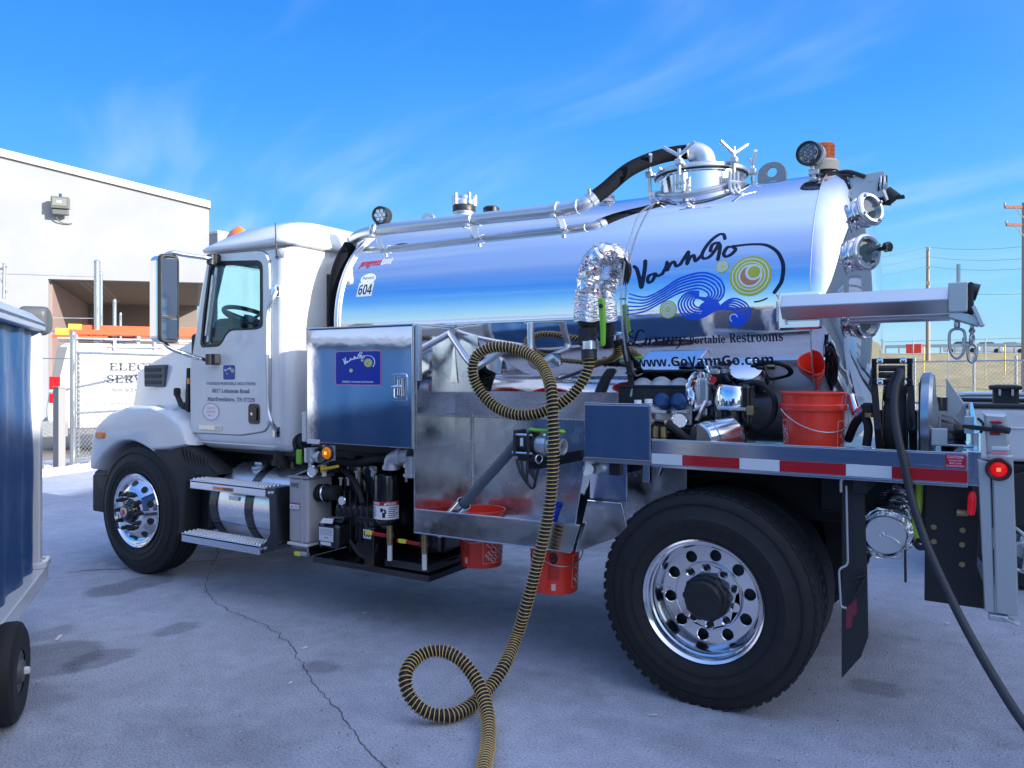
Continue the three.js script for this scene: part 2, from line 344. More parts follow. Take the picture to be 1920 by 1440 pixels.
  // ground beyond the yard, sunlit gravel at the left fence, dirt lot and grass bank at the right
  const farMat = mat([.30, .275, .235], .95, 0, { map: dataTex(512, (u, v) => { const k = .85 + .35 * tileNoise(u, v, 20, 5, 2); return [k, k, k]; }) });
  const big = new THREE.PlaneGeometry(3000, 3000).rotateX(-Math.PI / 2).translate(0, -.012, 0); { const u = big.attributes.uv; for (let i = 0; i < 4; i++) u.setXY(i, u.getX(i) * 600, u.getY(i) * 600); }
  struct('terrain', big, farMat, 'pale dry ground reaching out beyond the yard');
}
// ---------------------------------------------------------------- pale warehouse at the left with a drive-through recess
{
  const Wx = .588, Wz = -.809;                               // along the wall, away from the camera
  const o = V(-20.573,1.65,-11.84); o.y = 0;
  const nrm = V(.809, 0, .588);
  const stucco = mat([.34, .345, .35], .9, 0, { map: dataTex(512, (u, v) => { const k = .90 + .20 * tileNoise(u, v, 5, 5, 4); return [k, k, k * .99]; }), bumpMap: grime, bumpScale: .004 });
  const S = (s, y, n = 0) => V(o.x + Wx * s + nrm.x * n, y, o.z + Wz * s + nrm.z * n);   // point on the wall
  const b = thing('warehouse_building', 'pale stucco warehouse with sloping parapet and shaded drive-through behind the fence', 'building', [o.x, 0, o.z]);
  const Mx = new THREE.Matrix4().makeBasis(V(Wx, 0, Wz), V(0, 1, 0), V(-nrm.x, 0, -nrm.z)).setPosition(o);   // local s, y, depth into the building
  const put = (g) => xf(g, Mx);
  // s of the recess edge and heights
  const top = 6.86, slope = .182, yF = 4.58, s1 = -4.35;
  const uvs = (g) => { const p = g.attributes.position, u = g.attributes.uv; for (let i = 0; i < p.count; i++) u.setXY(i, p.getX(i) / 6, p.getY(i) / 6); return g; };
  part(b, 'wall', put(uvs(norm(plate([0, yF - .02, 0, top, -40, top + 40 * slope, -40, 0, s1, 0, s1, yF - .11, ], 0, .3, 0)))), stucco);
  part(b, 'side_wall', [put(uvs(norm(box(-.3, -.001, yF, top, .301, 9, 0)))), put(uvs(norm(box(s1 - .3, s1 - .001, 0, yF - .12, .301, 9, 0))))], stucco);
  const capS = mat([.60, .60, .60], .6);
  part(b, 'parapet_cap', [put(plate([.04, top + .02, .04, top + .24, -40, top + .24 + 40 * slope, -40, top + .02 + 40 * slope], -.07, .42, .01))], capS);
  part(b, 'cap_joint', put(plate([.02, top - .015, .02, top + .018, -40, top + .018 + 40 * slope, -40, top - .015 + 40 * slope], -.015, .01, 0)), mat([.10, .09, .08], .8));
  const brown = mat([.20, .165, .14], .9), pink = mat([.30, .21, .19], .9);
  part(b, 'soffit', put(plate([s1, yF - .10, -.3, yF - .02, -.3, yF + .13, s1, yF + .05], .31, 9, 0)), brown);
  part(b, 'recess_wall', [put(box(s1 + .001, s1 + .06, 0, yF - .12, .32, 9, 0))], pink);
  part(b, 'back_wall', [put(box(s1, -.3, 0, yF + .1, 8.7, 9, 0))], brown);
  part(b, 'roof', put(plate([-.3, top - .4, -40, top - .4 + 40 * slope, -40, top - .7 + 40 * slope, -.3, top - .7], .31, 9, 0)), capS);
  // ventilated strip in the soffit: rows of small slats
  const slats = [];
  for (let i = 0; i < 34; i++) for (let j = 0; j < 4; j++) slats.push(put(cbox(s1 + .75 + j * .17, yF - .085 + .005 * j, .7 + i * .2, .13, .03, .12, 0)));
  part(b, 'vent_strip', slats, mat([.34, .30, .26], .8)).userData.kind = 'stuff';
  // small white annex seen past the corner
  const a = thing('annex_building', 'small white annex just past the warehouse corner', 'building', [V(-28.904,1.65,-18.471).x, 0, V(-28.904,1.65,-18.471).z]);
  const q = V(-28.944,7.945,-18.446);
  part(a, 'wall', box(q.x - .6, q.x + .22, 0, q.y, q.z - 4, q.z, .01), stucco); part(a, 'roof_cap', box(q.x - .62, q.x + .25, q.y + .001, q.y + .12, q.z - 4, q.z + .03, .01), capS);
  // flood light on the wall
  const fp = V(-22.786,6.583,-8.498), fs = (fp.x - o.x) * Wx + (fp.z - o.z) * Wz, L = thing('flood_light', 'grey box flood light with a hanging cable on the pale wall', 'light', [o.x + Wx * fs, fp.y, o.z + Wz * fs]);
  const bodyM = mat([.11, .115, .11], .6);
  part(L, 'housing', [put(cbox(fs, fp.y + .06, -.28, .46, .34, .2, .02)), put(cbox(fs, fp.y - .2, -.24, .42, .16, .16, .03))], bodyM);
  part(L, 'lens_panel', put(cbox(fs - .01, fp.y + .07, -.39, .36, .22, .02, .004)), mat([.20, .21, .18], .25));
  part(L, 'lamp', put(cbox(fs - .01, fp.y + .07, -.405, .12, .07, .012, .003)), mat([.7, .72, .66], .3));
  part(L, 'bracket', [put(cbox(fs, fp.y - .05, -.1, .1, .2, .2, .01))], bodyM);
  part(L, 'photocell', put(cbox(fs, fp.y + .29, -.26, .07, .09, .07, .01)), mat([.03, .03, .12], .5));
  part(L, 'cable', tube([S(fs - .12, fp.y - .27, .2), S(fs - .1, fp.y - .38, .14), S(fs + .03, fp.y - .47, .06), S(fs + .2, fp.y - .48, .03), S(fs + .26, fp.y - .46, .02)], .016), bodyM);
}
// ---------------------------------------------------------------- chain-link fencing
const fenceMat = M.galv;
function meshPanel(p, q, y0, y1, pitch, r) {   // diamonds of wire between two ground points
  const L = Math.hypot(q.x - p.x, q.z - p.z), d = V((q.x - p.x) / L, 0, (q.z - p.z) / L), H = y1 - y0, out = [];
  const P = (s, y) => V(p.x + d.x * s, y, p.z + d.z * s);
  const wire = (a, b) => { const g = new THREE.CylinderGeometry(r, r, a.distanceTo(b), 3, 1, true); out.push(orient(g.translate(0, a.distanceTo(b) / 2, 0), a, b.clone().sub(a))); };
  for (let s = -H; s < L; s += pitch) {
    const a0 = Math.max(0, s), a1 = Math.min(L, s + H); if (a1 - a0 < .02) continue;
    wire(P(a0, y0 + (a0 - s)), P(a1, y0 + (a1 - s))); wire(P(a0, y1 - (a0 - s)), P(a1, y1 - (a1 - s)));
  }
  return out;
}
{
  const f = thing('chain_link_fence', 'galvanised chain-link fence with barbed wire beside the white van', 'fence', [V(-14.114,-0,-4.067).x, 0, V(-14.114,-0,-4.067).z]);
  const A = V(-14.114,1.65,-4.067), B = V(-14.75,1.65,-6.608), C = V(-13.722,1.65,-2.197); A.y = B.y = C.y = 0;
  const up = (p, y) => V(p.x, y, p.z);
  const post = (p, h, r) => { const m = part(f, 'post', [rod(up(p, 0), up(p, h), r), lathe([[0, .05], [r * .7, .035], [r * 1.1, 0], [r * 1.1, -.02]], up(p, h), V(0, 1, 0), 14)], fenceMat); return m; };
  post(A, 2.42, .052);
  const A2 = V(-14.182,1.65,-4.201); part(f, 'gate_stile', rod(up(A2, .1), up(A2, 2.1), .022), fenceMat);
  part(f, 'rail', [rod(up(A, 2.08), up(B, 2.08), .024), rod(up(A, .62+.35), up(B, .97), .018), rod(up(A, .12), up(B, .12), .018)], fenceMat);
  part(f, 'wire_mesh', meshPanel(A, B, .06, 2.08, .085, .0042), mat([.34, .35, .36], .5, .6)).userData.kind = 'stuff';
  const T1 = V(-16.686,1.65,-6.012), T2 = V(-17.197,1.65,-6.403), T3 = V(-17.316,1.65,-6.799), T4 = V(-17.39,1.65,-6.988);
  for (const [p, yy, d, r] of [[T1, 491, 17, .062], [T2, 512, 17.6, .035], [T3, 564, 18, .04], [T4, 589, 18.2, .028]]) post(up(p, 0), 1.65 + (705 - yy) * d / 1442, r);
  const wires = [[513, 519, 16], [595, 597, 15.4], [620, 622, 15.2], [672, 672, 15]];
  wires.forEach(([ya, yb, dd], i) => part(f, 'barbed_wire', rod(V(...[[-17.428,3.78,-4.387], [-16.866,2.825,-4.027], [-16.647,2.546,-3.927], [-16.428,1.993,-3.826]][i]), V(...[[-16.706,3.843,-5.999], [-16.726,2.923,-5.987], [-14.123,2.466,-4.062], [-14.123,1.97,-4.062]][i]), .010, .010, 5), fenceMat));
  // stubby barbed arm at the far left
  part(f, 'barbed_arm', [rod(V(-16.928,3.219,-4.224), V(-16.918,3.943,-4.229), .03), rod(V(-16.992,3.814,-4.184), V(-16.882,3.868,-4.252), .02), rod(V(-16.992,3.651,-4.184), V(-16.872,3.348,-4.258), .015)], fenceMat);
  const gp = V(-13.511,1.65,-3.498); solo('steel_post', 'short grey square steel post in front of the white van', 'post', [box(gp.x - .09, gp.x + .09, 0, 1.66 - .22, gp.z - .06, gp.z + .06, .008), box(gp.x - .1, gp.x + .1, 1.44, 1.47, gp.z - .07, gp.z + .07, .004)], mat([.24, .23, .22], .6));
  // rubble and dry strip at the foot of the fence
  const stone = [], sm = mat([.52, .47, .40], .95);
  for (let i = 0; i < 220; i++) { const t = rnd(), p = C.clone().lerp(B, t), r = .02 + .05 * rnd() ** 2; stone.push(new THREE.IcosahedronGeometry(r, 0).scale(1, .6, 1).rotateY(rnd() * 6).translate(p.x + (rnd() - .3) * 1.0, r * .3, p.z + (rnd() - .3) * 1.2)); }
  const st = solo('rubble', 'loose pale rubble along the foot of the fence', 'gravel', stone, sm); st.userData.kind = 'stuff';
  const kerb = []; for (const dd of [0, .32]) kerb.push(bar(up(C, .05).add(V(.7 + dd, 0, .5 + dd)), up(B, .05).add(V(.7 + dd, 0, .5 + dd)), .1, .1, .01));
  struct('kerb', kerb, mat([.55, .52, .47], .9), 'pale low kerb running in front of the fence');
}
// ---------------------------------------------------------------- white utility van behind the fence
{
  const vb = V(-15.554,1.65,-7.171); vb.y = 0;
  const rear = V(-16.764,1.65,-5.027); rear.y = 0;
  const dir = vb.clone().sub(rear).normalize(), side = V(-dir.z, 0, dir.x);   // dir: towards the van's front, side: towards the camera or away
  if (side.dot(V(0, 0, 3.72).sub(rear)) < 0) side.negate();
  const van = thing('utility_van', 'white service van with ladder rack and lettered side behind the fence', 'van', [rear.x, 0, rear.z]);
  const Mx = new THREE.Matrix4().makeBasis(dir, V(0, 1, 0), dir.clone().cross(V(0, 1, 0))).setPosition(rear), put = (g) => xf(g, Mx);
  const zs = dir.clone().cross(V(0, 1, 0)).dot(side) > 0 ? 1 : -1;   // local z that faces the camera
  const paint = mat([.58, .58, .57], .35, 0, { clearcoat: .7 });
  const sidePts = roundPoly([0.0, .52, -.06, .9, .0, 1.35, .16, 2.26, .3, 2.36, 3.6, 2.36, 4.4, 1.45, 5.4, 1.2, 5.45, .5], [.05, .1, .1, .1, .1, .2, .1, .1, .1]);
  part(van, 'body', put(plate(sidePts, -1.9 * zs, 0, .05)), paint);
  part(van, 'rear_pillar', put(plate([.02, 1.35, .155, 2.27, .34, 2.27, .21, 1.68, .2, 1.35], -.01 * zs, .012 * zs, .004)), mat([.12, .13, .14], .4));
  const tl = part(van, 'tail_light', put(box(.0, .2, 1.08, 1.64, -.08 * zs, .022 * zs, .01)), M.redLens);
  part(tl, 'reverse_light', put(box(.0, .2, 1.28, 1.36, -.08 * zs, .026 * zs, .004)), M.label);
  part(van, 'bumper', put(box(-.15, .35, .35, .7, -1.9 * zs, .03 * zs, .04)), mat([.25, .25, .26], .5));
  part(van, 'sill', put(box(.35, 5.2, .38, .51, -.1 * zs, .012 * zs, .02)), mat([.16, .16, .17], .6));
  for (const wx of [1.45, 4.6]) {
    const w = part(van, 'wheel', put(lathe([[.2, -.1], [.34, -.1], [.38, -.06], [.38, .06], [.34, .1], [.2, .1]], V(wx, .38, -.06 * zs), V(0, 0, 1), 28)), M.rubber);
    part(w, 'rim', put(lathe([[0, .05], [.1, .05], [.19, .02], [.21, .06]], V(wx, .38, -.03 * zs), V(0, 0, zs), 24)), M.steel);
    part(van, 'wheel_arch', put(plate([...circlePts(wx, .42, .47, 30).filter((_, i, a) => a[i - i % 2 + 1] > .5)], .004 * zs, .016 * zs, .003)), M.black);
  }
  part(van, 'side_strip', put(box(.3, 5.3, 1.05, 1.11, 0, .015 * zs, .005)), mat([.55, .57, .60], .5));
  // lettering
  const txt = decalMat(1024, 420, (g) => { g.fillStyle = '#14191c'; g.textAlign = 'left'; g.font = '120px serif'; g.fillText('ELECTRICAL', 40, 130, 860); g.fillText('SERVICES', 20, 270, 760); g.fillStyle = '#8a8f92'; g.font = '46px serif'; g.fillText('New & Existing', 60, 370); g.fillStyle = '#7fc4d0'; g.beginPath(); g.moveTo(-0, 220); g.lineTo(20, 190); g.lineTo(20, 250); g.fill(); });
  const q = zs > 0 ? quad(V(1.02, 1.22, .02), V(3.5, 1.22, .02), V(3.5, 2.02, .02), V(1.02, 2.02, .02)) : quad(V(1.52, 1.18, -.02), V(4.4, 1.18, -.02), V(4.4, 2.05, -.02), V(1.52, 2.05, -.02));
  part(van, 'lettering', put(q), txt);
  // rack
  const rk = []; for (const x of [.5, 1.7, 3.2]) rk.push(box(x - .03, x + .03, 2.34, 2.52, -.1 * zs, -.05 * zs), box(x - .03, x + .03, 2.48, 2.53, -1.8 * zs, .05 * zs), box(x - .03, x + .03, 2.34, 2.52, -1.8 * zs, -1.75 * zs));
  for (const z of [.02, -.3, -1.6]) rk.push(box(.15, 4.0, 2.44, 2.47, z * zs - .02, z * zs + .02));
  rk.push(box(1.1, 2.2, 2.27, 2.30, .02 * zs, .06 * zs), box(1.2, 1.26, 2.22, 2.45, .02 * zs, .06 * zs), box(2.0, 2.05, 2.25, 2.45, .02 * zs, .06 * zs));
  part(van, 'ladder_rack', rk.map(put), mat([.45, .46, .48], .5, .5));
  const orange = mat([.75, .085, .02], .5);
  [[0.1, 2.60, -.12, 'orange ladder lying nearest on the van roof rack, yellow foot at its rear end'], [.34, 2.72, -.5, 'orange ladder lying higher and farther back on the van roof rack']].forEach(([x0, y, z, lab]) => {
    const lp = V(x0, y, z * zs).applyMatrix4(Mx);
    const l = thing('extension_ladder', lab, 'ladder', [lp.x, lp.y, lp.z], 'ladders on the van rack');
    const rails = [0, -.34].map((k) => box(x0 + .25, 3.1, y - .055, y + .055, (z + k) * zs - .03, (z + k) * zs + .03, .008));
    part(l, 'side_rail', put(rails[0]), orange); part(l, 'side_rail', put(rails[1]), orange);
    for (let x = x0 + .4; x < 3.0; x += .3) part(l, 'rung', put(rod(V(x, y, z * zs), V(x, y, (z - .34) * zs), .016, .016, 8)), M.alu);
    part(l, 'end_cap', put(box(x0, x0 + .26, y - .07, y + .07, z * zs - .04, z * zs + .04, .015)), mat([.85, .60, .03], .5));
  });
  part(van, 'red_flag', put(box(.05, 1.1, 2.47, 2.52, -.2 * zs, -.1 * zs, .01)), orange);
}
// ---------------------------------------------------------------- far right: dirt lot, grass bank, road, fences, poles, wires
{
  const grassMat = mat([.30, .245, .13], .95, 0, { map: dataTex(512, (u, v) => { const a = tileNoise(u, v, 10, 5, 8), k = .9 + .6 * a; return [k * (1 + .15 * a), k, k * .9]; }) });
  const bank = []; const rows = [[44, -.012], [52, .6], [62, 2.0], [72, 3.35], [82, 4.1], [92, 4.35], [240, 4.6]];
  for (const [dd, h] of rows) { const r = []; for (let i = 0; i <= 60; i++) { const px = 300 + i * 60, a = (px - 960) / 1442, x = 0 - dd * .52100 + dd * a * .85355, z = 3.72 - dd * .85355 - dd * a * .521; r.push(V(x, h + (dd > 45 ? .35 * fbm(i * .35, dd * .05, 1, 3) : 0), z)); } bank.push(r); }
  const bg = loft(bank, { closed: false, caps: false, crease: 3 }); { const p = bg.attributes.position, u = new Float32Array(p.count * 2); for (let i = 0; i < p.count; i++) { u[2 * i] = p.getX(i) / 14; u[2 * i + 1] = p.getZ(i) / 14 + p.getY(i) / 5; } bg.setAttribute('uv', new THREE.BufferAttribute(u, 2)); }
  struct('grass_bank', bg, grassMat, 'dry grass bank rising to the far road');
  // guard rail along the top of the bank
  const gl = V(-9.386,5.006,-93.649), gr = V(7.094,4.979,-94.336); gl.y = 5.0; gr.y = 5.0;
  const rail = thing('guard_rail', 'grey guard rail along the top of the far grass bank', 'guard rail', [gl.x, 4.3, gl.z]);
  part(rail, 'rail', [bar(gl, gr, .12, .34, .02)], M.galv);
  for (let i = 0; i <= 12; i++) { const p = gl.clone().lerp(gr, i / 12); part(rail, 'post', box(p.x - .07, p.x + .07, 4, 5.1, p.z - .12, p.z - .2, 0), M.galv); }
  // things on the far road
  const rc = V(-6.275,4.737,-90.862); const red = thing('red_container', 'red container standing on the far grass bank', 'container', [rc.x, 4.1, rc.z]);
  part(red, 'body', box(rc.x - .75, rc.x + .75, 4.15, 5.05, rc.z - .6, rc.z + .6, .03), M.red); part(red, 'lid', box(rc.x - .8, rc.x + .8, 5.051, 5.12, rc.z - .65, rc.z + .65, .02), M.red);
  [[1803, 'white car far off on the road, left of the row', 1.4], [1848, 'white car far off on the road, middle of the row', 1.5], [1892, 'white car far off on the road, at the right picture edge', 1.5]].forEach(([px, lab, s]) => {
    const r = [0.02 * 0, 0], P = px === 1803 ? V(-2.114,5.644,-107.5) : px === 1848 ? V(0.452,5.796,-111.4) : V(3.035,5.838,-114.1);
    const c = thing('distant_car', lab, 'car', [P.x, 4.5, P.z], 'white cars on the far road');
    part(c, 'body', [plate(roundPoly([P.x - 2, 4.7, P.x - 2, 5.25, P.x - 1.2, 5.4, P.x + 1.9, 5.3, P.x + 2, 4.7], .15), P.z - .8, P.z + .8, .05)], M.white);
    part(c, 'cabin', plate(roundPoly([P.x - 1.2, 5.4, P.x - .6, 5.95, P.x + .8, 5.95, P.x + 1.5, 5.35], .12), P.z - .7, P.z + .7, .05), mat([.10, .12, .14], .2));
    for (const k of [-1.2, 1.2]) part(c, 'wheel', rod(V(P.x + k, 4.8, P.z + .6), V(P.x + k, 4.8, P.z + .82), .32), M.rubber);
  });
  const up = (p, y) => V(p.x, y, p.z);
  // near-lot chain-link fence
  const A = V(-3.674,1.65,-30.356), B = V(2.305,1.65,-28.148); A.y = B.y = 0;
  const f = thing('lot_fence', 'chain-link fence around the dirt lot at the right', 'fence', [A.x, 0, A.z]);
  part(f, 'rail', [rod(up(A, 2.2), up(B, 2.2), .03), rod(up(A, .1), up(B, .1), .02)], fenceMat);
  for (const p of [V(-2.216,1.65,-29.958), V(-0.238,1.65,-29.29), V(1.043,1.65,-28.784)]) part(f, 'post', [rod(up(p, 0), up(p, 2.32), .05), lathe([[0, .06], [.04, .04], [.06, 0]], up(p, 2.32), V(0, 1, 0), 10)], fenceMat);
  part(f, 'wire_mesh', meshPanel(A, B, .1, 2.2, .16, .0062), fenceMat).userData.kind = 'stuff';
  // far fence along the bank
  const C = V(-6.755,1.65,-62.451), D = V(4.919,1.65,-60.204); C.y = D.y = 1.8;
  const ff = thing('bank_fence', 'thin wire fence with yellow marker posts on the grass bank', 'fence', [C.x, 1.5, C.z]);
  for (let i = 0; i <= 5; i++) { const p = C.clone().lerp(D, i / 5); part(ff, 'post', rod(up(p, 1.2), up(p, 4.4), .04, .04, 6), fenceMat); }
  part(ff, 'top_wire', [rod(up(C, 4.3), up(D, 4.3), .02, .02, 5), rod(up(C, 3.3), up(D, 3.3), .014, .014, 5)], fenceMat);
  for (const p of [V(-3.715,3.259,-61.964), V(1.426,3.29,-61.587)]) part(ff, 'marker_post', rod(up(p, 1.8), up(p, 3.9), .05, .05, 8), M.yellow);
  // wooden utility poles and wires
  const wood = mat([.33, .26, .21], .9, 0, { bumpMap: scratch, bumpScale: .01 });
  const p1 = V(-4.152,1.65,-75.756), p2 = V(2.487,1.65,-58.72), h1 = 1.65 + (705 - 463) * 70 / 1442, h2 = 1.65 + (705 - 380) * 52 / 1442;
  const P1 = thing('utility_pole', 'thin wooden utility pole standing on the bank right of the tank', 'utility pole', [p1.x, 3, p1.z]);
  part(P1, 'pole', rod(up(p1, 2.4), up(p1, h1), .20, .14), wood); part(P1, 'insulator', [cbox(p1.x, h1 - .2, p1.z + .12, .3, .3, .3, .03), cbox(p1.x, h1 - 1.9, p1.z + .12, .36, .12, .2, .02), cbox(p1.x, h1 - 3.3, p1.z + .1, .36, .3, .2, .02)], mat([.5, .46, .42], .6));
  const P2 = thing('utility_pole', 'wooden utility pole with two cross arms at the right picture edge', 'utility pole', [p2.x, 0, p2.z]);
  part(P2, 'pole', rod(up(p2, 0), up(p2, h2), .2, .15), wood);
  const ca = (px0, y0, px1, y1) => 0;
  const a1 = V(1.348,13.081,-58.025), b1 = V(3.687,13.081,-59.453), a2 = V(1.44,11.891,-58.081), b2 = V(3.626,11.855,-59.415);
  const arm = mat([.34, .11, .07], .85);
  part(P2, 'cross_arm', bar(a1, b1, .14, .2, .01), arm); part(P2, 'cross_arm', bar(a2, b2, .14, .2, .01), arm);
  part(P2, 'brace', [bar(V(1.929,13.023,-58.262), V(2.482,12.268,-58.6), .05, .05, 0), bar(V(1.929,11.8,-58.262), V(2.482,11.044,-58.6), .05, .05, 0)], wood);
  part(P2, 'insulator', [rod(up(a1, a1.y), up(a1, a1.y + .3), .06), rod(up(a2, a2.y), up(a2, a2.y + .25), .06)], mat([.3, .3, .3], .4));
  const wireM = mat([.16, .2, .24], .7);
  const w = (a, b, sag, lab) => { const pts = []; for (let i = 0; i <= 10; i++) { const t = i / 10; pts.push(a.clone().lerp(b, t).add(V(0, -sag * 4 * t * (1 - t), 0))); } solo('power_wire', lab, 'wire', tube(pts, .012, { rad: 4, seg: 20 }), wireM, 'overhead wires at the right'); };
  w(V(-14.096,11.601,-69.686), V(-4.152,13.398,-75.756), .3, 'topmost overhead wire between tank and thin wooden pole');
  w(V(-4.152,13.398,-75.756), V(3.687,10.593,-59.453), .3, 'topmost overhead wire right of the thin wooden pole');
  w(V(-14.096,10.873,-69.686), V(-4.152,12.524,-75.756), .3, 'second overhead wire from the top left of the thin wooden pole');
  w(V(-4.152,12.524,-75.756), V(3.687,9.728,-59.453), .3, 'second overhead wire from the top right of the thin wooden pole');
  w(V(-14.096,10.048,-69.686), V(-4.152,11.65,-75.756), .3, 'third overhead wire left of the thin wooden pole');
  w(V(-4.152,11.65,-75.756), V(3.687,9.043,-59.453), .3, 'third overhead wire right of the thin wooden pole');
  w(V(-14.096,7.961,-69.686), V(-4.152,9.514,-75.756), .3, 'lowest overhead wire meeting the thin wooden pole above the crane beam');
  w(V(-4.152,9.563,-75.756), V(3.687,7.312,-59.453), .3, 'lowest dark overhead wire right of the thin wooden pole');
  // cones by the lot fence
  const cone = thing('traffic_cone', 'orange traffic cone by the lot fence, left one of a pair', 'traffic cone', [V(-1.068,1.65,-23.746).x, 0, V(-1.068,1.65,-23.746).z], 'traffic cones in the lot');
  const cb = cone.position.clone();
  part(cone, 'base', cbox(cb.x, .02, cb.z, .36, .04, .36, .01), M.amber); part(cone, 'cone', lathe([[.15, .04], [.03, .8], [0, .8]], cb, V(0, 1, 0), 18), mat([.8, .12, .02], .5));
  const cone2 = cone.clone(); cone2.name = numbered('traffic_cone'); cone2.position.copy(V(-0.828,1.65,-22.135)).setY(0); cone2.userData = { ...cone.userData, label: 'orange traffic cone by the lot fence, right one of a pair' }; scene.add(cone2);
}
// ---------------------------------------------------------------- buildings outside the frame: they shade the yard and show in the polished metal
{
  const c = mat([.50, .48, .45], .9), g2 = mat([.30, .31, .33], .6);
  const d = V(.47, 0, .883), b0 = V(10.6, 0, 0.9);
  const at = (s, y, n) => V(b0.x + d.x * s + d.z * n, y, b0.z + d.z * s - d.x * n);
  const sh = thing('shade_building', 'unseen long flat-roofed building, set out of frame at the right to shade the yard', 'building', [b0.x, 0, b0.z]);  // unseen building, placed and sized to put the yard in shade
  const Mx = new THREE.Matrix4().makeBasis(d, V(0, 1, 0), V(-d.z, 0, d.x)).setPosition(b0), put = (g) => g.applyMatrix4(Mx);
  part(sh, 'wall', put(box(-16, 24, 0, 6.25, -12, 0, 0)), c); part(sh, 'roof_edge', put(box(-16.1, 24.1, 6.25, 6.45, -12.1, .1, .02)), g2);
  for (let i = 0; i < 5; i++) { const dr = part(sh, 'roller_door', put(box(-13 + i * 7, -9 + i * 7, 0, 3.8, 0, .04, 0)), g2); const sl = []; for (let k = 0; k < 12; k++) sl.push(put(box(-13 + i * 7, -9 + i * 7, .05 + k * .31, .31 + k * .31, .04, .06, .01))); part(dr, 'slat', sl, M.satin); }
  const bk = thing('rear_warehouse', 'pale warehouse standing behind the camera, seen only as a reflection', 'building', [-13, 0, 16]);
  const M2 = new THREE.Matrix4().makeBasis(V(.8, 0, .6), V(0, 1, 0), V(-.6, 0, .8)).setPosition(V(-46, 0, 40)), put2 = (g) => g.applyMatrix4(M2);
  part(bk, 'wall', put2(box(-18, 54, 0, 4.4, 0, 10, 0)), mat([.22, .22, .225], .9)); part(bk, 'roof_edge', put2(box(-18.1, 54.1, 4.4, 4.6, -.1, 10, .02)), g2);
  for (let i = 0; i < 4; i++) { const dr = part(bk, 'dock_door', put2(box(-6 + i * 6, -2.6 + i * 6, 0, 3.4, -.05, 0, .01)), mat(i % 2 ? [.32, .2, .14] : [.16, .22, .22], .6)); part(dr, 'door_frame', put2(box(-6.1 + i * 6, -2.5 + i * 6, 3.4, 3.55, -.08, 0, .01)), g2); }
}

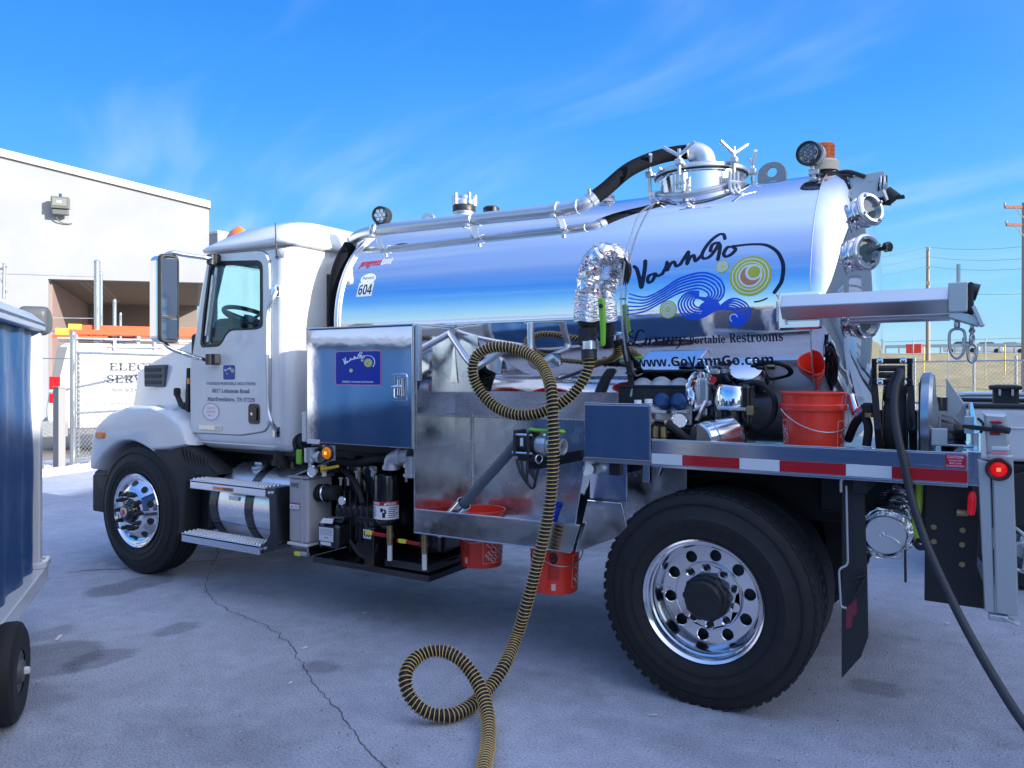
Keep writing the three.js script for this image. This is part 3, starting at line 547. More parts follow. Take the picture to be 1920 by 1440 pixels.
// ---------------------------------------------------------------- the vacuum truck: cab, hood, front wheels
const truck = thing('vacuum_truck', 'white vacuum tanker truck with a mirror-polished round tank parked across the yard', 'truck', [-3.2, 0, -1.2]);
const Zc = -1.2;                                             // middle plane of the truck
const mir = (g) => { const c = norm(g.clone()); return xf(c, new THREE.Matrix4().makeScale(1, 1, -1).setPosition(0, 0, 2 * Zc)); };   // the same on the far side
const both = (g) => [g, mir(g)];
{
  // cab shell: an extruded side profile, hollowed out, with window openings cut
  const zs = -.2, w = 2.0;
  const prof = [-5.475,1.714, -5.468,1.242, -5.394,1.125, -5.281,1.071, -4.36, 1.085, -4.30, 1.12, -4.30, 2.62, -5.20, 2.66, -5.261,2.625, -5.367,2.268];
  const ev = new Evaluator(); ev.attributes = ['position', 'normal']; ev.useGroups = false;
  const clean = (g) => { g = mergeVertices(norm(g)); return g; };
  const brush = (g) => { const b = new Brush(norm(g)); b.updateMatrixWorld(); return b; };
  const outer = new THREE.ExtrudeGeometry(shapeOf(roundPoly(prof, [.05, .02, .05, .05, .05, .03, .03, .03, .05, .05])), { depth: w - .22, bevelEnabled: true, bevelThickness: .11, bevelSize: .11, bevelOffset: -.11, bevelSegments: 7 }).translate(0, 0, zs - w + .11);
  let shell = brush(outer);
  const cut = (g) => { shell = ev.evaluate(shell, brush(g), SUBTRACTION); };
  cut(new THREE.ExtrudeGeometry(shapeOf([-5.42, 1.25, -4.36, 1.25, -4.36, 2.58, -5.18, 2.58, -5.40, 1.95]), { depth: w - .14, bevelEnabled: false }).translate(0, 0, zs - w + .07));
  const win = roundPoly([-5.144,2.532, -4.559,2.495, -4.559,2.019, -4.617,2.001, -4.93,2.003, -5.03,1.886, -5.261,1.882, -5.222,2.151], [.05, .07, .05, .03, .06, .04, .05, .02]);
  cut(new THREE.ExtrudeGeometry(shapeOf(win), { depth: w + .2, bevelEnabled: false }).translate(0, 0, zs - w - .1));
  cut(box(-5.9, -5.12, 2.0, 2.55, zs - w + .16, zs - .16, .04));                                     // windscreen
  cut(box(-4.5, -4.2, 1.72, 2.42, -1.66, -.62, .12));                                                 // rear window
  const sg = shell.geometry; sg.deleteAttribute('uv');
  part(truck, 'cab', toCreasedNormals(norm(sg), .5), M.white);
  // roof crown above the drip line
  const rim = (y, gx0, gx1, gz, r) => { const a = roundPoly([gx0, zs - gz, gx1, zs - gz, gx1, zs - w + gz, gx0, zs - w + gz], r, 5), o = []; for (let i = 0; i < a.length; i += 2) { o.push(V(a[i], y(a[i]), a[i + 1])); } return o; };
  const rise = (x) => smooth(x, -5.35, -4.75);
  const roof = loft([
    rim((x) => 2.615, -5.29, -4.25, -.035, .16), rim((x) => 2.640, -5.30, -4.24, -.045, .16), rim((x) => 2.665 + .02 * rise(x), -5.27, -4.25, -.02, .17),
    rim((x) => 2.70 + .06 * rise(x), -5.20, -4.27, .05, .18), rim((x) => 2.73 + .075 * rise(x), -5.08, -4.31, .13, .2), rim((x) => 2.745 + .085 * rise(x), -4.9, -4.42, .4, .2)], { crease: 1.2 });
  part(truck, 'cab_roof', roof, M.white);
  for (const z of [-.50, -1.2, -1.90]) { const l = part(truck, 'marker_lamp', loft([0, .4, .75, 1].map((t) => { const o = [], k = Math.sqrt(1 - t * t); for (let i = 0; i < 16; i++) { const a = i / 16 * 2 * Math.PI; o.push(V(-5.235 + .14 * k * Math.cos(a) + .03 * t, 2.70 + .185 * t, z + .07 * k * Math.sin(a))); } return o; })), M.amber); }
  part(truck, 'antenna', [rod(V(-4.371,2.514,-0.16), V(-4.388,2.768,-0.16), .006, .004, 8), rod(V(-4.427,2.525,-0.21), V(-4.36,2.512,-0.15), .012), rod(V(-4.371,2.53,-0.16), V(-4.371,2.569,-0.16), .009)], M.black);
  // door
  const doorPts = roundPoly([-5.4,1.714, -5.393,1.198, -4.795,1.201, -4.501,1.244, -4.478,1.394, -4.478,1.906, -4.473,2.22, -4.478,2.582, -5.17,2.599, -5.3,2.094], [.03, .03, .04, .1, .05, .05, .05, .14, .1, .03]);
  const grow = (p, k) => { let cx = 0, cy = 0; const n = p.length / 2; for (let i = 0; i < n; i++) { cx += p[2 * i] / n; cy += p[2 * i + 1] / n; } return p.map((v, i) => (i % 2 ? cy + (v - cy) * k : cx + (v - cx) * k)); };
  part(truck, 'door_seal', plate(doorPts.map((v, i, a) => { const x0 = -4.98, y0 = 1.9, c = i % 2 ? y0 : x0; return c + (v - c) * 1.006 + Math.sign(v - c) * .001; }), -.204, -.1975, .001, [win]), mat([.10, .11, .125], .6));
  const door = part(truck, 'door', plate(doorPts, -.205, -.184, .006, [win]), M.white);
  part(door, 'window_seal', plate(grow(win, 1.04), -.20, -.180, .004, [grow(win, .965)]), M.black);
  part(door, 'quarter_bar', [bar(V(-5.087,2.502,-0.2), V(-5.196,1.914,-0.2), .02, .028, .006), bar(V(-5.106,2.435,-0.176), V(-5.19,1.964,-0.176), .012, .022, .004)], M.satin);
  part(door, 'window_pane', plate(win, -.215, -.209, 0), M.glass);
  const hy = V(-4.639,1.367,-0.184);
  part(door, 'handle', [plate(roundPoly([hy.x - .062, hy.y - .075, hy.x + .062, hy.y - .075, hy.x + .062, hy.y + .075, hy.x - .062, hy.y + .075], .03), -.184, -.176, .003), box(hy.x + .0, hy.x + .042, hy.y - .05, hy.y + .05, -.176, -.166, .004)], M.gloss);
  part(door, 'keyhole', rod(V(hy.x - .02, hy.y, -.176), V(hy.x - .02, hy.y, -.172), .012), M.chrome);
  part(door, 'badge', box(-5.28, -5.004, 1.229, 1.267, -.184, -.176, .003), M.chrome);
  part(door, 'badge_mark', box(-5.086, -5.017, 1.236, 1.261, -.176, -.1745, 0), M.steel);
  const T = canvasTex, sx0 = -5.208, sx1 = -4.605, sy0 = 1.438, sy1 = 1.748;
  part(door, 'lettering', quadZ(sx0, sx1, sy0, sy1, -.1815), decalMat(1024, 620, (g, W, H) => {
    g.fillStyle = 'rgba(255,255,255,.16)'; g.fillRect(0, 60, W, H); g.fillStyle = '#24439a'; g.beginPath(); g.roundRect(370, 30, 230, 220, 26); g.fill();
    logo(g, 388, 60, 195, '#ffffff'); g.fillStyle = '#34406a'; g.textAlign = 'center'; g.font = 'bold 64px serif'; g.fillText('VANNGO PORTABLE SOLUTIONS', W / 2, 335, 960); g.fillStyle = '#18224a'; g.font = 'bold 84px serif'; g.fillText('6817 Lebanon Road', W / 2, 455, 740); g.fillText('Murfreesboro, TN 37129', W / 2, 585, 930);
  }));
  const dc = V(-5.137,1.371,-0.18);
  part(door, 'round_sticker', quadZ(dc.x - .105, dc.x + .105, dc.y - .072, dc.y + .072, -.1812), decalMat(256, 256, (g) => { g.fillStyle = '#f2f0f2'; g.beginPath(); g.arc(128, 128, 124, 0, 7); g.fill(); g.strokeStyle = '#c8242c'; g.lineWidth = 8; g.beginPath(); g.arc(128, 128, 116, 0, 7); g.stroke(); g.fillStyle = '#c8242c'; g.textAlign = 'center'; g.font = '40px sans-serif'; ['SAFETY', 'DRIVEN', 'No. 1'].forEach((t, i) => g.fillText(t, 128, 95 + i * 48, 190)); }));
  part(truck, 'door_reflector', box(-5.44, -5.414, 1.586, 1.633, -.20, -.186, .002), M.amber);
  part(truck, 'sill_line', box(-5.36, -4.42, 1.125, 1.135, -.2, -.192, .002), M.white);
  // grab handle behind the door
  part(truck, 'grab_rail', [tube([V(-4.382,2.267,-0.16), V(-4.37,2.225,-0.13), V(-4.421,2.134,-0.12), V(-4.432,1.979,-0.12), V(-4.426,1.669,-0.12), V(-4.415,1.391,-0.12), V(-4.381,1.315,-0.12), V(-4.382,1.262,-0.16)], .018, { seg: 50 })], M.satin);
  part(truck, 'grab_rail_foot', cbox(-4.405,2.27,-0.18, .05, .09, .06, .012), M.chrome); part(truck, 'grab_rail_foot', cbox(-4.399,1.241,-0.18, .045, .09, .05, .012), M.chrome);
  // glass, interior
  part(truck, 'windscreen', quad(V(-5.455, 1.97, zs - w + .15), V(-5.455, 1.97, zs - .15), V(-5.29, 2.55, zs - .15), V(-5.29, 2.55, zs - w + .15)), M.glass);
  part(truck, 'far_window', plate(win, zs - w + .03, zs - w + .036, 0), M.glass);
  part(truck, 'rear_window_seal', [orient(new THREE.TorusGeometry(1, .03, 6, 4).rotateZ(Math.PI / 4).rotateX(Math.PI / 2).scale(.50, 1, .76), V(-4.295, 2.07, -1.14), V(1, 0, 0))], M.black);
  part(truck, 'rear_window', box(-4.33, -4.322, 1.72, 2.42, -1.66, -.62, 0), M.glass);
  part(truck, 'dashboard', [box(-5.40, -5.10, 1.3, 2.05, -2.1, -.3, .06), box(-5.42, -5.12, 1.95, 2.125, -1.0, -.40, .06)], M.interior);
  const wc = V(-5.20, 2.14, -.62), wd = V(.42, .9, 0).normalize();
  part(truck, 'steering_wheel', [ring(.22, .019, wc, wd, 40, 10), rod(wc.clone().addScaledVector(wd, -.05), V(-5.36, 1.85, -.62), .03), rod(wc.clone().addScaledVector(wd, -.06), wc.clone().addScaledVector(wd, .0), .06), ...[0, 2.1, 4.2].map((a) => { const u = V(wd.y, -wd.x, 0), q = wc.clone().addScaledVector(u, .21 * Math.cos(a)).add(V(0, 0, .21 * Math.sin(a))); return rod(wc.clone().addScaledVector(wd, -.03), q, .012); })], M.black);
  part(truck, 'seat', [box(-4.95, -4.5, 1.35, 1.55, -.95, -.42, .06), box(-4.62, -4.46, 1.5, 1.82, -.95, -.42, .05), box(-4.95, -4.5, 1.35, 1.55, -1.95, -1.45, .06), box(-4.62, -4.46, 1.5, 1.82, -1.95, -1.45, .05)], M.interior);
  part(truck, 'door_trim', box(-5.36, -5.18, 1.45, 1.90, zs - w + .08, zs - w + .12, .02), M.beige);
  // mirrors
  const arm1 = [V(-5.054,2.549,-0.16), V(-5.026,2.547,-0.1), V(-5.103,2.558,0.08), V(-5.149,2.568,0.15), V(-5.204,2.538,0.17), V(-5.223,2.468,0.17)];
  const arm2 = [V(-5.223,1.969,0.17), V(-5.21,1.905,0.17), V(-5.175,1.861,0.15), V(-5.131,1.819,0.06), V(-5.1,1.777,-0.08), V(-5.105,1.774,-0.16)];
  part(truck, 'mirror_arm', tube(arm1, .017, { seg: 60 }), M.chrome); part(truck, 'mirror_arm', tube(arm2, .017, { seg: 60 }), M.chrome);
  part(truck, 'mirror_bracket', [cbox(-5.06,2.548,-0.15, .085, .085, .09, .02), rod(V(-5.039,2.578,-0.11), V(-5.039,2.504,-0.11), .03)], M.black);
  part(truck, 'mirror_bracket', [cbox(-5.066,1.778,-0.15, .085, .085, .09, .02), rod(V(-5.051,1.818,-0.11), V(-5.051,1.736,-0.11), .035)], M.black);
  const mc = V(-5.178,2.226,0.17), rot = (g) => turned(g, 'Y', -.08, mc);
  const head = rot(box(mc.x - .16, mc.x + .01, mc.y - .325, mc.y + .325, mc.z - .075, mc.z + .065, .05));
  part(truck, 'mirror_shell', [head, rot(box(mc.x - .17, mc.x - .05, mc.y - .1, mc.y + .02, mc.z - .07, mc.z + .06, .05))], M.chrome);
  part(truck, 'mirror_frame', rot(plate(roundPoly([-.075, -.33, .08, -.33, .08, .33, -.075, .33], .05), -.03, .012, .008, [roundPoly([-.055, -.305, .062, -.305, .062, .305, -.055, .305], .04)]).rotateY(Math.PI / 2).translate(mc.x + .025, mc.y, mc.z)), M.black);
  const rot2 = (g) => rot(turned(g, 'Y', -.27, V(mc.x + .022, mc.y, mc.z))); part(truck, 'mirror_glass', [rot2(box(mc.x + .018, mc.x + .025, mc.y - .13, mc.y + .30, mc.z - .06, mc.z + .056, .002)), rot2(box(mc.x + .018, mc.x + .025, mc.y - .30, mc.y - .15, mc.z - .06, mc.z + .056, .002))], M.chrome);
  part(truck, 'mirror_divider', rot(box(mc.x + .018, mc.x + .032, mc.y - .15, mc.y - .13, mc.z - .06, mc.z + .06, .002)), M.black);
}
{
  // hood: skin over cross sections from nose to cowl; u runs from the near bottom over the top to the far bottom
  const sec = (x, yt, hw, yb, lean, r, k = .16) => {
    const o = [], half = [];
    half.push([hw, yb], [hw, yb + (yt - yb) * .5], [hw - lean * .5, yt - k - .12], [hw - lean * .8, yt - k * .72]);
    for (let i = 0; i <= 6; i++) { const a = i / 6 * Math.PI / 2; half.push([hw - lean - r + r * Math.cos(a) * 1, yt - k * .5 - r * .55 + r * .75 * Math.sin(a)]); }
    half.push([(hw - lean - r) * .6, yt - .012], [(hw - lean - r) * .25, yt]);
    for (const [z, y] of half) o.push(V(x, y, Zc + z)); for (const [z, y] of half.reverse()) o.push(V(x, y, Zc - z)); return o;
  };
  part(truck, 'hood', loft([sec(-6.86, 1.66, .52, 1.0, .04, .16), sec(-6.83, 1.74, .58, 1.0, .04, .16), sec(-6.74, 1.80, .64, 1.0, .05, .15), sec(-6.45, 1.88, .70, 1.0, .05, .15), sec(-6.1, 1.96, .76, 1.0, .06, .16), sec(-5.75, 2.055, .80, 1.0, .07, .17), sec(-5.60, 2.085, .82, 1.0, .08, .17), sec(-5.59, 2.065, .80, 1.0, .08, .17)], { crease: .9 }), M.white);
  part(truck, 'cowl', box(-5.585, -5.44, 1.05, 2.0, -2.08, -.32, .03), M.plastic);
  // vent
  const vz = -.452, vp = V(-6.249,1.655,-0.47);
  const vent = part(truck, 'hood_vent', plate(roundPoly([vp.x - .15, vp.y - .10, vp.x + .145, vp.y - .10, vp.x + .145, vp.y + .095, vp.x - .155, vp.y + .09], .012), vz - .05, vz + .012, .006), mat([.09, .095, .10], .45));
  for (let i = 0; i < 3; i++) part(vent, 'louvre', box(vp.x - .14, vp.x + .10, vp.y - .075 + i * .055, vp.y - .045 + i * .055, vz, vz + .018, .006), M.black);
  // hood latch
  part(truck, 'hood_latch', [tube([V(-5.82,1.505,-0.36), V(-5.777,1.438,-0.36), V(-5.684,1.338,-0.34)], .022, { seg: 12 }), cbox(-5.663,1.352,-0.33, .06, .16, .05, .02), cbox(-5.812,1.515,-0.36, .05, .07, .05, .015)], M.plastic);
  // fenders
  // cut the arch: outline over the top, then back along the arch
  const top = [-6.664,0.852, -6.664,0.936, -6.639,1.114, -6.558,1.215, -6.392,1.311, -6.139,1.37, -5.825,1.38, -5.626,1.337, -5.439,1.254, -5.348,1.117, -5.579,1.077, -5.797,1.062];
  const inner = new THREE.SplineCurve([[-5.80, 1.055], [-5.934, 1.098], [-6.097, 1.125], [-6.28, 1.10], [-6.438, 1.022], [-6.56, .935], [-6.625, .854]].map(([x, y]) => new THREE.Vector2(x, y))).getPoints(24).flatMap((p) => [p.x, p.y]);
  const fg = new THREE.ExtrudeGeometry(shapeOf([...top, ...inner]), { depth: .36, bevelEnabled: true, bevelThickness: .10, bevelSize: .035, bevelOffset: -.005, bevelSegments: 7, curveSegments: 8 }).translate(0, 0, -.57);
  const fn = toCreasedNormals(norm(fg), .75);
  part(truck, 'fender', fn, M.white); part(truck, 'fender', mir(fn), M.white);
  part(truck, 'fender_lip', [tube(inner.reduce((o, v, i, a) => (i % 2 ? o : [...o, V(v, a[i + 1], -.14)]), []), .012, { seg: 40 })], M.black);
  part(truck, 'turn_signal', box(-6.573, -6.445, 1.111, 1.166, -.13, -.09, .012), M.amber);
  part(truck, 'wheel_well', [box(-6.6, -5.45, .75, 1.2, -.9, -.62, .05), box(-5.46, -5.3, .4, 1.15, -.9, -.3, .03)], M.black);
  part(truck, 'bumper', [box(-6.95, -6.6, .46, .80, -2.2, -.28, .06), plate(roundPoly([-6.80, .44, -6.44, .44, -6.42, .8, -6.80, .77], .02), -.30, -.2, .02)], M.plastic);
  part(truck, 'grille', box(-6.9, -6.82, .85, 1.55, -1.7, -.7, .02), M.black);
  // splash guard with ribs behind the front wheel
  const sg = plate(roundPoly([-5.937,1.03, -5.404,1.099, -5.378,1.13, -5.291,1.05, -5.148,0.991, -5.04,0.931, -4.972,0.895, -5.233,0.857, -5.391,0.803, -5.425,0.385, -5.568,0.37, -5.54,0.686, -5.637,0.894], .02), -.30, -.14, .02);
  const guard = part(truck, 'splash_guard', [sg, plate([-5.607,1.716, -5.58,1.716, -5.587,1.091, -5.642,1.177], -.5, -.3, .005)], M.plastic);
  for (let i = 0; i < 8; i++) { const k = i * 7.0; part(guard, 'rib', tube([V(-5.438,1.064,-0.14), V(-5.398,0.985,-0.14), V(-5.311,0.923,-0.14), V(-5.22,0.878,-0.14)].map((p, j) => p.add(V(k * .0062 * (1 - j * .1), -.0005 * k * (3 - j) * .6 + .0, .006))), .010, { seg: 18, rad: 6 }), M.plastic); }
}
// ---------------------------------------------------------------- wheels
function tyreGeo(c, out, R, wdt, rimR, blocks) {   // c: middle of the outer face plane, out: +1 the outer side towards +z
  const d = V(0, 0, out), prof = [];
  prof.push([rimR, -.03], [rimR + .012, -.006], [rimR + .05, .012], [rimR + .11, .02], [R - .115, .012], [R - .072, .002], [R - .068, -.004], [R - .04, -.006], [R - .012, -.022], [R, -.045]);
  for (const t of [.22, .42, .58, .78]) prof.push([R, -wdt * t + .007], [R - .013, -wdt * t + .004], [R - .013, -wdt * t - .004], [R, -wdt * t - .007]);
  prof.push([R, -wdt + .045], [R - .012, -wdt + .02], [R - .07, -wdt], [R - .12, -wdt - .015], [rimR, -wdt + .03]);
  const g = [lathe(prof, c, d, 96, .5)];
  for (const r of [R - .055, rimR + .065, R - .13]) g.push(ring(r, .0028, c.clone().add(V(0, 0, out * (r > R - .1 ? .0 : .017))), d, 80, 5));
  if (blocks) for (let i = 0; i < blocks; i++) { const a = i / blocks * 2 * Math.PI; for (const t of [0, 1]) { const q = cbox(0, 0, 0, .62 * R * 2 * Math.PI / blocks, .014, .05, .003).rotateY(.18 * (t ? 1 : -1)); q.translate(0, R - .0035, 0).rotateZ(a + t * .05).translate(c.x, c.y, c.z - out * (t ? wdt - .045 : .045)); g.push(q); } }
  return g;
}
function frontWheel(c, out) {
  const d = V(0, 0, out), w = part(truck, 'front_wheel', tyreGeo(c, out, .535, .28, .298, 0), M.rubber);
  part(w, 'rim', lathe([[.29, -.06], [.297, .0], [.306, .012], [.309, .006], [.306, -.006], [.29, .002], [.281, .0], [.276, -.02], [.268, -.03], [.25, -.012], [.215, .022], [.19, .044], [.178, .052], [.172, .056], [.105, .056], [.1, .05], [.1, -.02]], c, d, 72, .5), M.chrome);
  for (let i = 0; i < 10; i++) {
    const a = (i + .5) / 10 * 2 * Math.PI, q = c.clone().add(V(.224 * Math.cos(a), .224 * Math.sin(a), out * .016)), n = V(.62 * Math.cos(a), .62 * Math.sin(a), out).normalize();
    part(w, 'hand_hole', [orient(new THREE.CylinderGeometry(.029, .026, .012, 20), q.clone().addScaledVector(n, -.003), n)], M.black);
    const b = c.clone().add(V(.143 * Math.cos(a + .3), .143 * Math.sin(a + .3), out * .056));
    part(w, 'lug_nut', lathe([[.021, 0], [.021, .008], [.0165, .012], [.0155, .044], [.011, .052], [0, .054]], b, d, 10), M.black);
  }
  part(w, 'hub', lathe([[.1, -.02], [.098, .06], [.088, .085], [.075, .09], [.066, .095], [.062, .108], [.054, .112], [0, .112]], c, d, 36, .5), M.gloss);
  part(w, 'hub_cap_ring', lathe([[.037, .110], [.037, .116], [.026, .118]], c, d, 28), M.label); part(w, 'hub_cap', lathe([[.027, .112], [.026, .121], [0, .122]], c, d, 28), M.redLens);
}
frontWheel(V(-6.0, .533, -.115), 1); frontWheel(V(-6.0, .528, -2.285), -1);
function rearWheel(c, out) {
  const d = V(0, 0, out), w = part(truck, 'rear_wheel', [...tyreGeo(c, out, .538, .27, .298, 60), lathe([[.3, -.01], [.4, .01], [.5, -.01], [.53, -.03], [.53, -.24], [.5, -.27], [.3, -.27]], c.clone().add(V(0, 0, -out * .34)), d, 60, .6)], M.rubber);
  const face = -.125;
  part(w, 'rim', lathe([[.29, -.05], [.296, -.006], [.306, .004], [.309, -.003], [.305, -.012], [.297, -.014], [.286, -.018], [.281, -.035], [.272, -.04], [.262, -.06], [.262, -.075], [.254, face + .02], [.246, face + .001]], c, d, 80, .5), M.rimSatin);
  const holes = []; for (let i = 0; i < 10; i++) { const a = (i + .25) / 10 * 2 * Math.PI; holes.push(circlePts(.207 * Math.cos(a), .207 * Math.sin(a), .0285, 20)); }
  const disc = plate(circlePts(0, 0, .249, 64), -.014, 0, .003, [...holes, circlePts(0, 0, .10, 40)]); if (out < 0) disc.rotateY(Math.PI); part(w, 'rim_disc', disc.translate(c.x, c.y, c.z + out * face), M.rimSatin);
  const h2 = []; for (let i = 0; i < 10; i++) { const a = (i + .6) / 10 * 2 * Math.PI; h2.push(circlePts(.143 * Math.cos(a), .143 * Math.sin(a), .0185, 16)); }
  const inner = plate(circlePts(0, 0, .172, 56), 0, .02, .006, [...h2, circlePts(0, 0, .10, 40)]); if (out < 0) inner.rotateY(Math.PI); part(w, 'hub_flange', inner.translate(c.x, c.y, c.z + out * (face + .001)), M.rimSatin);
  part(w, 'drum', lathe([[.24, -.17], [.2, -.16], [.1, -.15]], c, d, 40), M.black);
  for (let i = 0; i < 10; i++) { const a = (i + .6) / 10 * 2 * Math.PI; part(w, 'lug_nut', lathe([[.016, -.0], [.014, .014], [.006, .018], [0, .018]], c.clone().add(V(.143 * Math.cos(a), .143 * Math.sin(a), out * face)), d, 6), M.black); }
  const lob = []; for (let i = 0; i < 10; i++) { const a = i / 10 * 2 * Math.PI; lob.push(rod(c.clone().add(V(.1 * Math.cos(a), .1 * Math.sin(a), out * (face + .0))), c.clone().add(V(.1 * Math.cos(a), .1 * Math.sin(a), out * (face + .06))), .02)); }
  part(w, 'hub', [lathe([[.118, face - .02], [.116, face + .05], [.105, face + .062], [.098, face + .066], [.095, face + .105], [.085, face + .117], [0, face + .119]], c, d, 40, .5), ...lob], M.black);
  part(w, 'valve_stem', tube([V(c.x - .207, c.y + .005, c.z + out * face), V(c.x - .215, c.y, c.z + out * (face + .03)), V(c.x - .235, c.y - .005, c.z + out * (face + .05))], .005, { seg: 8, rad: 6 }), M.zinc);
}
rearWheel(V(-1.185, .532, -.025), 1); rearWheel(V(-1.185, .532, -2.375), -1);
part(truck, 'axle', [rod(V(-1.185, .53, -2.1), V(-1.185, .53, -.3), .09), lathe([[.0, -.2], [.2, -.12], [.22, 0], [.2, .12], [0, .2]], V(-1.185, .53, -1.2), V(1, 0, 0), 24), rod(V(-6, .5, -2.0), V(-6, .5, -.4), .06)], M.black);
part(truck, 'chassis_rail', [box(-6.8, -.1, .86, 1.10, -.82, -.74, .01), box(-6.8, -.1, .86, 1.10, -1.66, -1.58, .01), box(-5.4, -4.4, .95, 1.07, -1.9, -.5, .01)], M.frame);

// ---------------------------------------------------------------- tank
const TY = 2.04, TZ = -1.2, TR = .80, TX0 = -3.985, TX1 = -.737;
const onTank = (x, s, r = TR) => V(x, TY + r * Math.sin(s / TR), TZ + r * Math.cos(s / TR));
{
  const h = new THREE.CylinderGeometry(TR, TR, TX1 - TX0, 160, 24, true).rotateZ(-Math.PI / 2).translate((TX0 + TX1) / 2, TY, TZ);
  { const u = h.attributes.uv; for (let i = 0; i < u.count; i++) u.setXY(i, u.getX(i) * 4, u.getY(i) * 3); }
  const tank = part(truck, 'tank', h, M.tank);
  const headProf = [[TR + .003, -.012], [TR + .004, 0], [TR, .012], [TR - .006, .045], [TR - .028, .09], [TR - .07, .13], [TR - .14, .162], [TR - .25, .19], [TR - .42, .218], [.2, .235], [0, .24]];
  part(truck, 'tank_head', lathe(headProf, V(TX1, TY, TZ), V(1, 0, 0), 120, 0), M.tank);
  part(truck, 'tank_head', lathe(headProf, V(TX0, TY, TZ), V(-1, 0, 0), 120, 0), M.tank);
  part(tank, 'weld_seam', [ring(TR + .002, .004, V(TX1 - .006, TY, TZ), V(1, 0, 0), 120, 6), ring(TR + .002, .005, V(TX0 + .006, TY, TZ), V(1, 0, 0), 120, 6)], M.satin);
  part(tank, 'front_flange', lathe([[TR + .02, -.014], [TR + .022, .0], [TR + .02, .014], [TR - .01, .014]], V(TX0 - .02, TY, TZ), V(1, 0, 0), 120, .4), M.satin);
  // lettering on the curved side
  const X0 = -1.80, X1 = -.84, S0 = -.44, S1 = .42, W = 2048, H = Math.round(W * (S1 - S0) / (X1 - X0)), K = W / (X1 - X0), map = (x, s) => [(x - X0) * K, (S1 - s) * K];
  const navy = '#0b1433', blue = '#1a58e2';
  const drawTank = (g) => {
    // waves
    const Z = (a) => a;
    const wave = [];
    const crest = [[-1.727,0.082, -1.629,0.058, -1.535,0.093, -1.43,0.153, -1.305,0.178, -1.214,0.139, -1.18,0.075, -1.202,0.021, -1.254,0.006, -1.314,0.033], [-1.739,-0.037, -1.635,-0.023, -1.533,0.023, -1.429,0.071, -1.333,0.09, -1.285,0.075, -1.264,0.053, -1.275,0.036, -1.293,0.037, -1.317,0.041]];
    const curl = [[-1.32,0.074, -1.38,0.072, -1.422,0.038, -1.434,-0.003, -1.404,-0.057, -1.333,-0.077, -1.243,-0.043, -1.145,0.021, -1.074,0.003, -1.041,-0.047, -1.056,-0.094, -1.096,-0.109], [-1.32,0.033, -1.335,0.037, -1.346,0.025, -1.349,0.005, -1.331,-0.013, -1.296,-0.018, -1.231,-0.03, -1.156,-0.033, -1.117,-0.052, -1.109,-0.075, -1.123,-0.088, -1.146,-0.073]];
    for (const [A, B, n] of [[...crest, 6], [...curl, 6]]) for (let k = 0; k < n; k++) { const t = k / (n - 1); wave.push(A.map((v, i) => lerp(v, B[i], t))); }
    g.strokeStyle = blue; g.lineCap = g.lineJoin = 'round';
    wave.forEach((s, k) => {
      const P = []; for (let i = 0; i < s.length; i += 2) P.push(new THREE.Vector2(...map(s[i], s[i + 1])));
      const q = new THREE.SplineCurve(P).getPoints(120); for (let i = 1; i < q.length; i++) { g.lineWidth = (.0075 + .0022 * Math.sin(i / 120 * Math.PI)) * K * (1 + .3 * noise(i * .2, k, 1)); g.beginPath(); g.moveTo(q[i - 1].x, q[i - 1].y); g.lineTo(q[i].x, q[i].y); g.stroke(); }
    });
    g.fillStyle = blue; const blob = (x, y, r, sx, rot) => { g.save(); g.translate(x, y); g.rotate(rot); g.scale(sx, 1); g.beginPath(); g.arc(0, 0, r, 0, 7); g.fill(); g.restore(); };
    blob(...map(-1.26,-0.011), .030 * K, 1.9, -.12); blob(...map(-1.112,-0.094), .036 * K, 1.25, 0);
    g.strokeStyle = '#dfe9f8'; g.lineWidth = .006 * K; g.beginPath(); g.arc(...map(-1.129,-0.08), .02 * K, 2.2, 6.0); g.stroke();
    strokes(g, SCRIPT, map, .0175 * K, navy);
    DOTS.forEach(([a, b, r], i) => dot(g, ...map(a, b), r * K, i === 0, '#e6edf2'));
    g.lineWidth = .008 * K; g.strokeStyle = navy; g.beginPath(); g.moveTo(...map(-1.019,0)); g.quadraticCurveTo(...map(-0.983,0.001), ...map(-0.956,0.016)); g.stroke();
    g.fillStyle = navy;
    // Luxury: slanted script with a big looped L
    const [lx, ly] = map(-1.733,-0.207), [lx1] = map(-1.413,-0.215);
    g.strokeStyle = navy; g.lineWidth = .006 * K;
    strokes(g, [[-1.643,-0.138, -1.655,-0.129, -1.678,-0.137, -1.694,-0.174, -1.711,-0.208, -1.735,-0.217, -1.743,-0.201, -1.726,-0.195, -1.698,-0.211, -1.669,-0.221, -1.645,-0.203], [-1.694,-0.174, -1.72,-0.167, -1.731,-0.148, -1.71,-0.13]], map, .008 * K, navy);
    g.save(); g.transform(1, 0, -.42, 1, map(-1.659,-0.212)[0], ly + .012 * K); g.font = `bold ${Math.round(.085 * K)}px serif`; g.textAlign = 'left'; g.fillText('uxury', 0, 0, lx1 - map(-1.659,-0.212)[0]); g.restore();
    const [px0, py0] = map(-1.38,-0.215), [px1, py1] = map(-0.878,-0.209);
    g.save(); g.translate(px0, py0); g.rotate(Math.atan2(py1 - py0, px1 - px0) * .8); g.font = `bold ${Math.round(.056 * K)}px serif`; g.fillText('Portable', 0, 0, (px1 - px0) * .40); g.font = `bold ${Math.round(.070 * K)}px serif`; g.fillText('Restrooms', (px1 - px0) * .44, 0, (px1 - px0) * .56); g.restore();
    const [wx0, wy0] = map(-1.71,-0.348), [wx1, wy1] = map(-0.931,-0.338);
